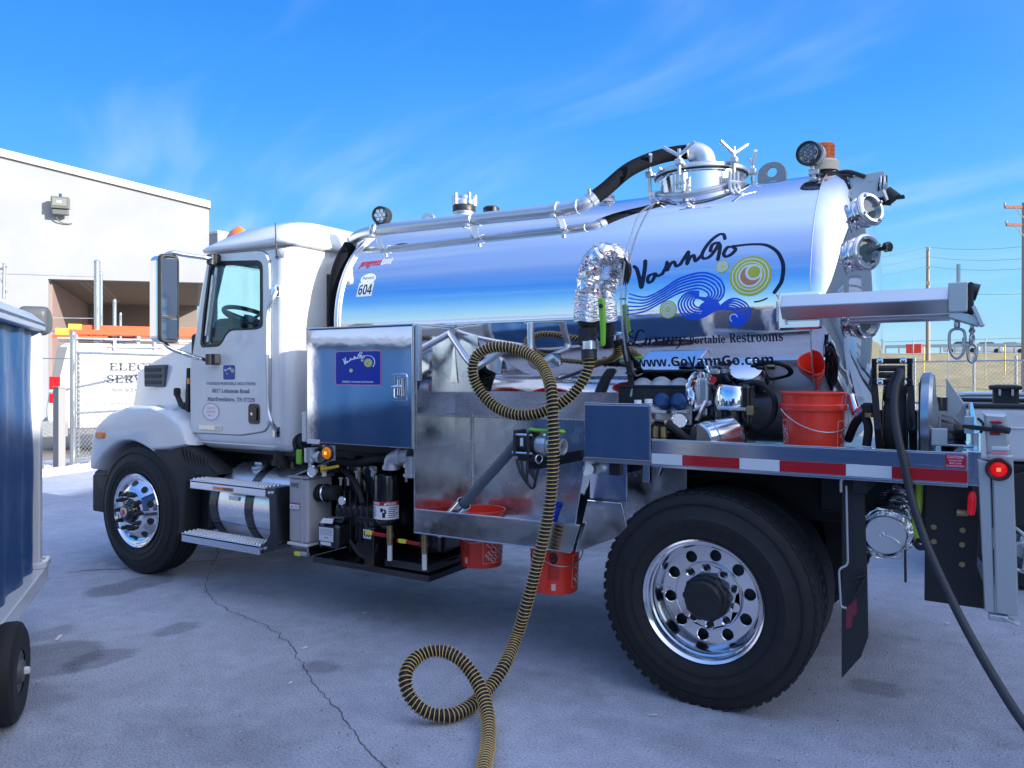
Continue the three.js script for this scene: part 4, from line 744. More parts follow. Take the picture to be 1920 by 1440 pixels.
    g.save(); g.translate(wx0, wy0); g.rotate(Math.atan2(wy1 - wy0, wx1 - wx0)); g.font = `bold ${Math.round(.078 * K)}px sans-serif`; g.fillText('www.GoVannGo.com', 0, 0, wx1 - wx0); g.restore();
  };
  const curved = (x0, x1, s0, s1, n = 24, lift = .0022) => { const pos = [], uv = [], idx = []; for (let i = 0; i <= n; i++) for (const k of [0, 1]) { const s = lerp(s0, s1, i / n), p = onTank(k ? x1 : x0, s, TR + lift); pos.push(p.x, p.y, p.z); uv.push(k, i / n); if (i && k) { const a = i * 2 - 2; idx.push(a, a + 1, a + 2, a + 1, a + 3, a + 2); } } const g = new THREE.BufferGeometry(); g.setAttribute('position', new THREE.Float32BufferAttribute(pos, 3)); g.setAttribute('uv', new THREE.Float32BufferAttribute(uv, 2)); g.setIndex(idx); g.computeVertexNormals(); return g; };
  part(tank, 'tank_lettering', curved(X0, X1, S0, S1), decalMat(W, H, drawTank, { roughness: .3 }));
  const [ax, as] = [-3.898,0.414], [bx, bs] = [-3.58,0.513];
  part(tank, 'maker_sticker', curved(ax, bx, as - .015, as + .10), decalMat(512, 120, (g) => { g.transform(1, 0, -.25, 1, 20, 0); g.font = 'bold 88px sans-serif'; g.fillStyle = '#d3203c'; g.fillText('progress', 0, 88, 320); g.fillStyle = '#f4f6fa'; g.fillText('tank', 325, 88, 160); }));
  const [cx, cs] = [-3.766,0.316];
  part(tank, 'permit_sticker', curved(cx - .068, cx + .075, cs - .045, cs + .045, 6), decalMat(256, 160, (g) => { g.fillStyle = '#fff'; g.beginPath(); g.ellipse(128, 80, 126, 78, 0, 0, 7); g.fill(); g.fillStyle = '#223066'; g.font = 'bold 60px sans-serif'; g.textAlign = 'center'; g.fillText('Permit', 128, 90, 200); g.font = '26px sans-serif'; g.fillText('#', 128, 130); }));
  const [ex, es] = [-3.766,0.232];
  part(tank, 'number_sticker', curved(ex - .072, ex + .07, es - .052, es + .055, 6), decalMat(256, 190, (g) => { g.fillStyle = '#f2f4f6'; g.fillRect(0, 0, 256, 190); g.fillStyle = '#111'; g.font = 'bold 190px sans-serif'; g.textAlign = 'center'; g.fillText('604', 128, 165, 236); }));
  // hatch with clamps
  const hp = V(-1.409,2.764,-0.751), ht = V(-1.409,2.89,-0.751);
  const hc = V(-1.53, 2.694, -1.1), hr = .262;
  const hatch = part(truck, 'hatch_neck', lathe([[hr, -.12], [hr, .20], [hr + .02, .205], [hr + .02, .215], [hr, .22]], hc, V(0, 1, 0), 64, .5), M.alu);
  part(truck, 'hatch_lid', lathe([[hr + .03, .22], [hr + .035, .225], [hr + .035, .243], [hr + .02, .252], [hr * .7, .27], [hr * .3, .275], [0, .275]], hc, V(0, 1, 0), 64, .5), M.satin);
  part(hatch, 'gasket', ring(hr + .016, .009, hc.clone().add(V(0, .216, 0)), V(0, 1, 0), 60), M.black);
  { const sd = []; for (let i = 0; i < 48; i++) { const a = i / 48 * 2 * Math.PI, z = hc.z + (hr + .012) * Math.sin(a); sd.push(V(hc.x + (hr + .012) * Math.cos(a), TY + Math.sqrt(TR * TR - (z - TZ) ** 2) + .01, z)); } part(hatch, 'weld_ring', tube(sd, .016, { closed: true, seg: 120, rad: 8 }), M.satin); }
  for (let i = 0; i < 6; i++) {
    const a = .62 + i / 6 * 2 * Math.PI, u = V(Math.cos(a), 0, Math.sin(a)), q = hc.clone().addScaledVector(u, hr + .06), t = V(-u.z, 0, u.x);
    const c = part(hatch, 'clamp', [bar(hc.clone().addScaledVector(u, hr).add(V(0, .12, 0)), q.clone().add(V(0, .12, 0)), .02, .05).clone(), rod(q.clone().add(V(0, .09, 0)), q.clone().add(V(0, .33, 0)), .011), rod(q.clone().addScaledVector(t, -.04).add(V(0, .12, 0)), q.clone().addScaledVector(t, .04).add(V(0, .12, 0)), .012), rod(q.clone().addScaledVector(t, -.028).add(V(0, .07, 0)), q.clone().addScaledVector(t, -.028).add(V(0, .18, 0)), .012), rod(q.clone().addScaledVector(t, .028).add(V(0, .07, 0)), q.clone().addScaledVector(t, .028).add(V(0, .18, 0)), .012), cbox(q.x, q.y + .25, q.z, .05, .04, .05, .01), bar(hc.clone().addScaledVector(u, hr - .03).add(V(0, .245, 0)), q.clone().add(V(0, .25, 0)), .035, .02),
      ...[-1, 1].map((s) => rod(q.clone().add(V(0, .29, 0)), q.clone().addScaledVector(t, .10 * s).add(V(0, .355, 0)), .011, .012))], M.satin);
  }
  // pipe along the tank top with clamps, elbow and rubber hose to the hatch
  const pz = -.62;
  part(truck, 'vapour_pipe', tube([V(-4.134,2.643,-0.66), V(-4.059,2.7,-0.65), V(-3.917,2.723,-0.63), V(-3.778,2.728,-0.62), V(-2.903,2.717,-0.62), V(-2.159,2.715,-0.62), V(-2.108,2.734,-0.63), V(-2.078,2.763,-0.66)], .042, { seg: 90, rad: 20 }), M.satin);
  part(truck, 'pipe_collar', [ring(.043, .006, V(-3.856,2.726,-0.62), V(1, 0, 0), 24), ring(.043, .006, V(-2.162,2.714,-0.62), V(1, 0, 0), 24), rod(V(-4.15,2.628,-0.66), V(-4.091,2.674,-0.65), .05), rod(V(-2.093,2.746,-0.645), V(-2.067,2.772,-0.66), .05)], M.satin);
  part(truck, 'hose_clamp', [cbox(-2.081,2.789,-0.62, .02, .05, .03, .004), cbox(-4.118,2.652,-0.62, .03, .03, .03, .004)], M.steel);
  part(truck, 'rubber_hose', tube([V(-2.081,2.755,-0.65), V(-2.022,2.825,-0.72), V(-1.914,2.965,-0.85), V(-1.785,3.052,-0.98), V(-1.653,3.086,-1.06), V(-1.572,3.082,-1.08)], .046, { seg: 60, rad: 18 }), M.dark);
  const hl = [V(-4.109,2.638,-0.64), V(-4.112,2.557,-0.58), V(-4.114,2.437,-0.52), V(-4.098,2.284,-0.47), V(-4.089,2.064,-0.45), V(-4.089,1.828,-0.45)];
  part(truck, 'rubber_hose', tube(hl, .05, { seg: 60, rad: 18 }), M.dark);
  part(truck, 'hatch_elbow', [tube([V(-1.6,3.076,-1.08), V(-1.558,3.082,-1.09), V(-1.509,3.05,-1.1), V(-1.495,2.973,-1.1), V(-1.495,2.906,-1.1)], .062, { seg: 30, rad: 20 }), lathe([[.085, 0], [.085, .02], [.06, .03]], V(-1.495,2.98,-1.1), V(0, 1, 0), 24)], M.satin);
  part(truck, 'hose_clamp', [ring(.058, .008, V(-1.593,3.078,-1.08), V(1, .1, 0), 24), cbox(-1.586,3.106,-1.06, .05, .03, .03, .006)], M.steel);
  for (const [px, py] of [[708,432], [886,411.5], [1046,392.5]]) {
    const q = V(...[[-3.814,2.728,-0.62], [-2.965,2.718,-0.62], [-2.306,2.713,-0.62]][px === 708 ? 0 : px === 886 ? 1 : 2]), s = onTank(q.x + .02, .78 * TR), n = s.clone().sub(V(s.x, TY, TZ)).normalize();
    part(truck, 'pipe_clamp', [ring(.045, .007, q, V(1, 0, 0), 26), bar(q.clone().add(V(0, -.045, .02)), s, .028, .02), bar(q.clone().add(V(.03, -.05, .03)), s.clone().add(V(.03, -.02, .03)), .012, .04), bolt(q.clone().add(V(0, -.05, .05)), V(0, 0, 1), .016, .03), cbox(s.x, s.y, s.z, .06, .02, .06, .005)], M.satin);
  }
  // things on the tank's crown
  const wl = V(-3.778,2.834,-0.62); const lampAt = (q, dir, r, name, label, dm = M.chrome) => {
    const l = part(truck, name, lathe([[r * .7, -.07], [r * .95, -.05], [r, -.02], [r, .02], [r * .96, .028], [r * .84, .028], [r * .82, .012], [0, .012]], q, dir, 36, .5), M.black, label);
    part(l, 'lens', lathe([[r * .82, .014], [r * .4, .02], [0, .021]], q, dir, 30), mat([.45, .46, .48], .12, .6));
    const X = V(0, 1, 0).cross(dir).normalize(), Y = dir.clone().cross(X), d = []; for (let i = 0; i < 7; i++) { const a = i / 6 * 2 * Math.PI, k = i < 6 ? .5 * r : 0; d.push(lathe([[.24 * r, .02], [.2 * r, .026], [0, .022]], q.clone().addScaledVector(X, k * Math.cos(a)).addScaledVector(Y, k * Math.sin(a)), dir, 14)); }
    part(l, 'diode', d, dm); return l;
  };
  lampAt(wl, V(.22, -.1, 1).normalize(), .067, 'work_light'); part(truck, 'work_light_bracket', [bar(wl.clone().add(V(0, -.05, -.03)), wl.clone().add(V(0, -.12, -.03)), .05, .015), cbox(wl.x, wl.y - .085, wl.z - .02, .05, .02, .05, .004)], M.steel);
  const tabAt = (x, r, h) => plate([x - r, -h, x + r, -h, ...[0, 1, 2, 3, 4, 5, 6, 7, 8].flatMap((i) => [x + r * Math.cos(i / 8 * Math.PI), r * .85 * Math.sin(i / 8 * Math.PI)])], -.012, .012, .002, [circlePts(x, r * .1, r * .36, 14)]);
  const t1 = V(-3.714,2.879,-1.1); part(truck, 'lifting_eye', tabAt(t1.x, .065, .12).translate(0, t1.y, -1.1), M.satin);
  const t2 = V(-1.098,2.893,-1.15); part(truck, 'lifting_eye', tabAt(t2.x, .085, .16).translate(0, t2.y, -1.15), mat([.33, .34, .36], .5, .8));
  const v1 = V(-3.301,2.834,-1); const vv = part(truck, 'relief_valve', [lathe([[.075, -.06], [.075, .02], [.068, .03], [.08, .035], [.08, .12], [.072, .13], [.05, .13], [.04, .16], [.02, .17], [0, .17]], v1, V(0, 1, 0), 30, .5)], M.satin);
  part(vv, 'black_band', lathe([[.082, .04], [.086, .045], [.086, .082], [.082, .088]], v1, V(0, 1, 0), 30), M.black);
  for (let i = 0; i < 5; i++) { const a = i * 1.256 + .5; part(vv, 'lug', cbox(v1.x + .085 * Math.cos(a), v1.y + .13, v1.z + .085 * Math.sin(a), .025, .09, .025, .006), M.satin); }
  const v2 = V(-3.059,2.843,-1); part(truck, 'breather_cap', [rod(v2.clone().add(V(0, -.1, 0)), v2, .03), lathe([[.055, -.03], [.06, -.02], [.06, .035], [.045, .045], [0, .046]], v2, V(0, 1, 0), 24, .4), ...[0, 1, 2].map((i) => cbox(v2.x + .02, v2.y + .005 + i * .012, v2.z + .045, .06, .005, .03, .001))], M.black);
  const v3 = V(-2.145,2.806,-1); part(truck, 'relief_valve', [lathe([[.07, -.03], [.075, 0], [.06, .02], [.06, .045], [.03, .05], [.012, .06], [.012, .10], [0, .1]], v3, V(0, 1, 0), 24, .5), ring(.02, .004, v3.clone().add(V(0, .13, 0)), V(1, 0, .5), 16)], M.steel);
  // clear sight hose from the hatch base down the tank
  const sh = [V(-1.70, 2.74, -.82)]; for (const s of [.62, .5, .36, .2, .05, -.12, -.3, -.42]) sh.push(onTank(-1.745 - .02 * Math.sin((.6 - s) * 2.5) + (s < .1 ? .03 * (.1 - s) : 0) , s, TR + .03)); sh.push(V(-1.695,1.538,-0.35));
  part(truck, 'sight_hose', tube(sh, .0065, { seg: 80, rad: 10 }), mat([.75, .78, .8], .15, 0, { transmission: .7, thickness: 0 }));
  // beacon, rear work light, cables, camera box on the head
  const be = V(-0.772,2.876,-1); const bc = part(truck, 'beacon', lathe([[.075, -.05], [.078, .0], [.07, .012], [.055, .016]], be, V(0, 1, 0), 30, .5), mat([.75, .66, .5], .5));
  part(bc, 'beacon_lens', lathe([[.056, .014], [.056, .10], [.05, .108], [0, .108]], be, V(0, 1, 0), 30, .5), mat([.9, .16, .015], .2, 0, { transmission: .3, thickness: 0 }));
  for (let i = 0; i < 4; i++) part(bc, 'lens_rib', ring(.056, .002, be.clone().add(V(0, .025 + i * .022, 0)), V(0, 1, 0), 28, 5), M.amber);
  part(bc, 'beacon_post', [rod(V(be.x, be.y - .17, be.z), V(be.x, be.y - .04, be.z), .02), cbox(be.x, be.y - .07, be.z, .13, .03, .08, .006)], M.satin);
  const wr = V(-0.831,2.906,-0.86); part(truck, 'work_light_body', rod(wr.clone().add(V(.035, .0, -.06)), wr.clone().add(V(.02, 0, -.01)), .052, .064), M.label);
  lampAt(wr, V(-.1, -.08, 1).normalize(), .068, 'work_light', undefined, mat([.16, .17, .2], .3, .6)); part(truck, 'work_light_bracket', [rod(wr.clone().add(V(.01, -.06, -.04)), wr.clone().add(V(.02, -.15, -.05)), .012), cbox(wr.x + .02, wr.y - .1, wr.z - .05, .06, .03, .06, .006), ring(.03, .008, wr.clone().add(V(.02, -.14, -.03)), V(.3, 1, 0), 20)], M.satin);
  part(truck, 'light_cable', [tube([V(-0.766,2.824,-0.95), V(-0.724,2.8,-0.95), V(-0.64,2.797,-0.95), V(-0.552,2.758,-0.95)], .012, { seg: 24 }), tube([V(-0.795,2.837,-0.95), V(-0.735,2.794,-0.93), V(-0.612,2.77,-0.95)], .009, { seg: 24 })], M.black);
  const cb = V(-0.544,2.706,-1); part(truck, 'camera_bracket', [turned(box(cb.x - .10, cb.x + .095, cb.y - .075, cb.y + .07, -1.10, -.96, .006), 'Z', .06, cb), turned(plate([cb.x - .12, cb.y - .14, cb.x + .0, cb.y - .06, cb.x + .0, cb.y + .06, cb.x - .10, cb.y + .05], -1.09, -.975, .004), 'Z', 0, cb), bolt(V(cb.x + .02, cb.y + .03, -.96), V(0, 0, 1), .01, .006), bolt(V(cb.x + .02, cb.y - .035, -.96), V(0, 0, 1), .01, .006)], M.zinc);
  const cam = V(-0.444,2.693,-1); part(truck, 'rear_camera', [rod(cam.clone().add(V(-.04, .02, 0)), cam.clone().add(V(-.01, .015, 0)), .06, .055), rod(cam.clone().add(V(-.01, -.02, .0)), cam.clone().add(V(.035, -.07, 0)), .034, .04), rod(cam.clone().add(V(-.07, -.06, 0)), cam.clone().add(V(.02, -.08, 0)), .022), cbox(cam.x + .06, cam.y - .06, cam.z, .05, .015, .05, .004), tube([cam.clone().add(V(-.07, -.04, .02)), cam.clone().add(V(-.06, -.1, .02)), cam.clone().add(V(-.02, -.09, .03))], .012, { seg: 16 })], M.plastic);
  part(truck, 'camera_clamp', [ring(.052, .008, cam.clone().add(V(-.03, .02, 0)), V(1, 0, 0), 24), ring(.05, .008, cam.clone().add(V(-.012, .015, 0)), V(1, 0, 0), 24), bar(cam.clone().add(V(-.02, -.02, .05)), cam.clone().add(V(.0, -.08, .04)), .03, .015)], M.satin);
  // sight glasses on the rear head
  for (const [k, q, dir] of [[0, V(-0.566,2.523,-0.803), V(.80, .22, .55)], [1, V(-0.563,2.282,-0.637), V(.80, .05, .60)], [2, V(-0.56,1.94,-0.61), V(.80, -.12, .58)]]) {
    const D = dir.clone().normalize(); q.addScaledVector(D, .05); const g = part(truck, 'sight_glass', lathe([[.076, -.13], [.076, -.045], [.082, -.04], [.082, -.012], [.070, -.008], [.068, .012], [.088, .014], [.088, .036], [.080, .042], [.066, .042], [.062, .022]], q, D, 40, .5), M.alu);
    part(g, 'glass', lathe([[.063, .022], [.05, .026], [0, .028]], q, D, 32), M.gloss.clone ? mat([.06, .09, .10], .03, 0, { clearcoat: 1 }) : M.gloss);
    part(g, 'clamp_band', [ring(.089, .007, q.clone().addScaledVector(D, .025), D, 40), ring(.083, .005, q.clone().addScaledVector(D, -.026), D, 40), ...[0, 1, 2, 3].map((i) => { const X = V(0, 1, 0).cross(D).normalize(), Y = D.clone().cross(X), a = i * 1.57 + .5; return bolt(q.clone().addScaledVector(X, .075 * Math.cos(a)).addScaledVector(Y, .075 * Math.sin(a)).addScaledVector(D, .04), D, .009, .012); })], M.steel);
    if (k < 2) { const e = k ? q.clone().add(V(.10, .02, -.02)) : q.clone().add(V(-.07, -.05, .08)); part(g, 'knob', [lathe([[.012, -.04], [.012, 0], [.026, .005], [.028, .03], [.02, .036], [0, .036]], e, k ? V(.8, .1, .5) : V(-.9, 0, .3), 8, .4)], M.gloss); }
  }
}
// ---------------------------------------------------------------- crane beam with winch
{
  const z0 = -.36, z1 = -.26, y0 = 1.93, y1 = 2.022, x0 = -.86, x1 = -.125;
  const bs = .044, by = 1.995; part(truck, 'crane_beam', turned(box(x0, x1, by - bs, by + bs, -.31 - bs, -.31 + bs, .006), 'X', .78, V(0, by, -.31)), M.satin); part(truck, 'beam_rail', rod(V(x0 + .3, 1.93, -.42), V(x1, 1.93, -.42), .022), M.satin);
  part(truck, 'beam_mount', [box(-.93, -.70, 1.86, 2.10, -.60, -.42, .03), plate(roundPoly([-.90, 1.885, -.68, 1.885, -.68, 2.075, -.90, 2.075], .02), -.40, -.365, .012), loft([[V(-.89, 1.90, -.42), V(-.69, 1.90, -.42), V(-.69, 2.06, -.42), V(-.89, 2.06, -.42)], [V(-.86, 1.93, -.36), V(-.70, 1.93, -.36), V(-.70, 2.02, -.36), V(-.86, 2.02, -.36)]])], M.mirror);
  const bead = []; for (let i = 0; i < 12; i++) bead.push(new THREE.SphereGeometry(.007, 6, 5).translate(-.872, 1.925 + i * .0085, -.262)); for (let i = 0; i < 10; i++) bead.push(new THREE.SphereGeometry(.006, 6, 5).translate(-.905 + i * .003, 2.07 - i * .004, -.40)); part(truck, 'weld_bead', bead, M.satin);
  const bx = V(-0.09,2.001,-0.26);
  part(truck, 'beam_end_box', box(-0.127, -0.051, 1.935, 2.068, -.40, -.24, .006), M.zinc);
  part(truck, 'beam_pin', rod(V(-0.089,2.072,-0.3), V(-0.089,2.156,-0.3), .008), M.zinc);
  part(truck, 'winch_motor', [rod(V(-0.052,2.036,-0.32), V(-0.013,2.024,-0.32), .038), box(-0.052, -0.029, 1.925, 2.069, -.40, -.26, .008)], M.black);
  part(truck, 'cable_guide', [turned(box(-0.125, -0, 1.89, 1.931, -.38, -.26, .006), 'Z', -.35, V(-0.062,1.912,-0.3)), bar(V(-0.029,1.958,-0.26), V(0.004,1.869,-0.26), .08, .02, .004)], M.satin);
}
// ---------------------------------------------------------------- polished tool cabinet
{
  const x0 = -3.899, x1 = -2.986, y0 = 1.200, y1 = 1.964;
  part(truck, 'tool_cabinet', box(x0, x1 + .02, y0, y1, -.42, -.012, .006), M.door);
  const door = part(truck, 'cabinet_door', box(x0 + .004, x1 - .004, y0 + .004, y1 - .004, -.011, .004, .005), M.door);
  part(truck, 'cabinet_edge', [box(x1 + .004, x1 + .016, y0, y1 + .004, -.02, .012, .003), box(x0 - .004, x1 + .016, y1 + .001, y1 + .010, -.4, .008, .003), box(x1 + .02, x1 + .05, 1.62, y1, -.03, .002, .003)], M.satin);
  part(truck, 'hinge_strip', box(-3.94, -3.904, 1.205, 1.407, -.02, .006, .004), mat([.6, .64, .68], .35, .3));
  part(truck, 'maker_plate', box(-3.889, -3.775, 1.195, 1.224, .004, .008, .001), M.label);
  const sx0 = -3.634, sx1 = -3.23, sy0 = 1.588, sy1 = 1.815;
  part(door, 'blue_sign', quadZ(sx0, sx1, sy0, sy1, .0065), decalMat(1024, 740, (g, W, H) => { g.fillStyle = '#d98aa0'; g.beginPath(); g.roundRect(2, 2, W - 4, H - 4, 60); g.fill(); g.fillStyle = '#0d2a9e'; g.beginPath(); g.roundRect(26, 24, W - 52, H - 48, 46); g.fill(); logo(g, 160, 50, 720, '#eef2fa'); g.fillStyle = '#f2f4fa'; g.save(); g.transform(1, 0, -.4, 1, 160, 680); g.font = 'bold 74px serif'; g.fillText('Luxury', 0, 0, 170); g.restore(); g.font = 'bold 44px sans-serif'; g.fillText('& PORTABLE RESTROOMS', 350, 678, 500); }, { clearcoat: .6 }));
  const lx = V(-3.083,1.58,0); const latch = part(door, 'latch', [plate(roundPoly([lx.x - .06, lx.y - .085, lx.x + .06, lx.y - .085, lx.x + .06, lx.y + .085, lx.x - .06, lx.y + .085], .02), .004, .010, .003, [roundPoly([lx.x - .042, lx.y - .065, lx.x + .042, lx.y - .065, lx.x + .042, lx.y + .065, lx.x - .042, lx.y + .065], .012)]), box(lx.x - .03, lx.x + .02, lx.y - .012, lx.y + .016, .006, .022, .006), rod(V(lx.x - .055, lx.y, .02), V(lx.x + .03, lx.y + .002, .018), .009), rod(V(lx.x, lx.y - .05, .012), V(lx.x, lx.y + .05, .012), .012), rod(V(lx.x + .03, lx.y - .055, .014), V(lx.x + .03, lx.y + .055, .014), .01)], M.chrome);
  part(door, 'latch_pan', box(lx.x - .045, lx.x + .045, lx.y - .068, lx.y + .068, .0045, .0055, 0), M.steel);
}
// ---------------------------------------------------------------- hose tray: back panels, floor with bucket holes, lip
const trayFloor = .745;
{
  const xl = -2.969, xr = -1.905, xR = -1.809;
  // floor with two round holes for the buckets
  const floor = plate([xl, 0, xr + .02, 0, xr + .02, .62, xl, .62], -.003, .003, .001, [circlePts(-2.77, .44, .152, 32), circlePts(-2.13, .25, .152, 32)]).rotateX(-Math.PI / 2).translate(0, trayFloor, 0);
  part(truck, 'hose_tray', [floor, plate([xl, trayFloor - .055, xr + .01, trayFloor - .05, xr + .06, trayFloor + .10, xl, trayFloor + .085], -.004, .004, .002), box(xl - .006, xl, trayFloor - .06, 1.55, -.62, .004, .002)], M.sheet);
  part(truck, 'tray_lip_edge', [bar(V(xl, trayFloor + .087, .002), V(xr + .06, trayFloor + .102, .002), .014, .008), bar(V(xl, trayFloor - .055, .002), V(xr + .01, trayFloor - .05, .002), .014, .008)], M.alu);
  const bk = part(truck, 'tray_back', [plate([xl - .25, trayFloor, xR + .35, trayFloor, xR + .35, 1.372, xl - .25, 1.372], -.626, -.62, .001), quad(V(xl - .25, 1.373, -.62), V(xR + .35, 1.373, -.62), V(xR + .35, 1.55, -.567), V(xl - .25, 1.55, -.567)), plate([xl - .05, 1.55, -2.78, 1.55, -2.78, 1.99, xl - .05, 1.99], -.416, -.41, .002), box(xl - .05, -2.78, 1.545, 1.55, -.57, -.41, 0)], M.tray);
  const bead = []; for (let i = 0; i < 42; i++) bead.push(new THREE.SphereGeometry(.008, 6, 5).translate(xl + .006, trayFloor + .12 + i * .0148, -.614)); for (let i = 0; i < 60; i++) bead.push(new THREE.SphereGeometry(.007, 5, 4).translate(-2.96 + i * .019, 1.373, -.616));
  part(bk, 'weld_bead', bead, M.satin);
  part(bk, 'top_lip', [bar(V(xl - .04, 1.99, -.40), V(-1.86, 1.99, -.40), .05, .012)], M.alu);
  // slanted side panel at the right of the tray and the fender box behind
  part(truck, 'tray_side', [plate([xr + .012, trayFloor - .06, xR - .01, .98, xR + .19, .98, xR + .22, .86, xR + .17, .80], -.05, -.04, .003), plate([xR - .02, .98, xR + .2, .98, xR + .2, 1.21, xR - .02, 1.21], -.10, -.09, .003)], M.alu);
  part(truck, 'tray_side_return', bar(V(xr + .004, trayFloor - .05, -.4), V(xR, 1.21, -.4), .8, .006, .001, V(1, 0, 0)), M.mirror);
  // bent pipe hooks
  part(truck, 'hose_hook', [tube([V(-3.032,1.972,-0.4), V(-2.84,1.843,-0.27), V(-2.666,1.728,-0.16), V(-2.62,1.705,-0.15), V(-2.611,1.722,-0.2), V(-2.647,1.786,-0.42), V(-2.652,1.805,-0.48)], .021, { seg: 50, rad: 14 }), cbox(-3.015,1.975,-0.4, .14, .02, .04, .006)], M.satin);
  part(truck, 'hose_hook', [tube([V(-2.264,1.961,-0.2), V(-2.264,1.854,-0.2), V(-2.26,1.741,-0.2), V(-2.258,1.71,-0.24), V(-2.263,1.737,-0.36), V(-2.262,1.772,-0.46)], .022, { seg: 40, rad: 14 }), bar(V(-2.264,1.961,-0.2), V(-2.43,1.98,-0.42), .03, .012)], M.satin);
  for (const g of [plate(roundPoly([-2.74, 1.70, -2.625, 1.65, -2.613, 1.75, -2.727, 1.84], .02), -.455, -.44, .003), plate(roundPoly([-3.041, 1.63, -2.933, 1.60, -2.976, 1.97, -3.059, 1.97], .01), -.409, -.402, .002), plate(roundPoly([-2.298, 1.70, -2.194, 1.70, -2.194, 1.85, -2.298, 1.85], .04), -.455, -.44, .003)]) part(truck, 'hook_plate', g, M.alu);
}
// ---------------------------------------------------------------- square box, deck, rail with reflective tape
{
  part(truck, 'deck_box', [box(-1.819, -1.444, 1.212, 1.50, -.34, 0, .006)], M.door);
  part(truck, 'deck_box_rim', [bar(V(-1.815, 1.503, .0), V(-1.444, 1.503, 0), .012, .010), bar(V(-1.443, 1.212, .002), V(-1.443, 1.50, .002), .01, .008, .002, V(0, 0, 1))], M.alu);
  part(truck, 'grease_fitting', [rod(V(-1.825,1.125,-0.04), V(-1.791,1.135,0.03), .016), rod(V(-1.822,1.143,-0.06), V(-1.803,1.149,-0.02), .03)], M.zinc);
  const x0 = -1.436, x1 = -0.048;
  part(truck, 'deck', [box(-1.83, x1, 1.19, 1.212, -2.4, -.01, .003)], M.deck);
  const rail = part(truck, 'side_rail', [box(x0, x1, 1.200, 1.324, -.03, 0, .004)], M.mirror);
  part(rail, 'rail_flange', [box(x0, x1, 1.324, 1.330, -.04, .006, .002), box(x0, x1, 1.186, 1.199, -.04, .002, .002)], M.alu);
  const seg = [-1.436, -1.274, -0.991, -0.805, -0.518, -0.333, -0.049];
  for (let i = 0; i < 6; i++) part(rail, 'reflective_tape', box(seg[i] + .0005, seg[i + 1] - .0005, 1.2035, 1.256, 0, .0035, .001), i % 2 ? M.tapeRed : M.tapeWhite, i % 2 ? 'red reflective tape' : 'white reflective tape');
  part(rail, 'caution_sticker', quadZ(-0.131, -0.055, 1.265, 1.321, .0062), decalMat(256, 160, (g) => { g.fillStyle = '#b3123a'; g.beginPath(); g.roundRect(0, 0, 256, 160, 14); g.fill(); g.fillStyle = '#f0c8d0'; g.textAlign = 'center'; g.font = 'bold 46px sans-serif'; g.fillText('CAUTION', 128, 46, 220); g.font = 'bold 26px sans-serif'; ['DO NOT STEP', 'KEEP CLEAR', 'OF MOVING PARTS'].forEach((t, i) => g.fillText(t, 128, 82 + i * 32, 230)); }));
  part(truck, 'rail_bracket', [box(-1.497, -1.459, 1.10, 1.2, -.06, -.03, .003), bar(V(-1.391,1.192,-0.04), V(-1.411,1.138,-0.04), .03, .006)], M.alu);
  // rear cross piece and angled shelf
  part(truck, 'rear_sill', [box(-.07, -.0, 1.19, 1.335, -2.4, -.03, .004), box(-.20, -.03, 1.336, 1.345, -2.2, -.22, .003), bar(V(-.02, 1.36, -.10), V(-.05, 1.46, -1.1), .02, .10, .004)], M.alu);
  for (const g of [box(-0.188, -0.127, 1.345, 1.42, -.16, -.12, .003), box(-0.064, -0.028, 1.40, 1.475, -.20, -.15, .003), plate([-0.144, 1.38, -0.069, 1.52, -0.144, 1.64], -.51, -.50, .002), box(-.26, -.252, 1.34, 1.62, -.60, -.48, .002), box(-.36, -.05, 1.50, 1.512, -1.0, -.95, .002), box(-.28, -.07, 1.345, 1.50, -1.1, -1.08, .002)]) part(truck, 'deck_bracket', g, M.zinc);
}

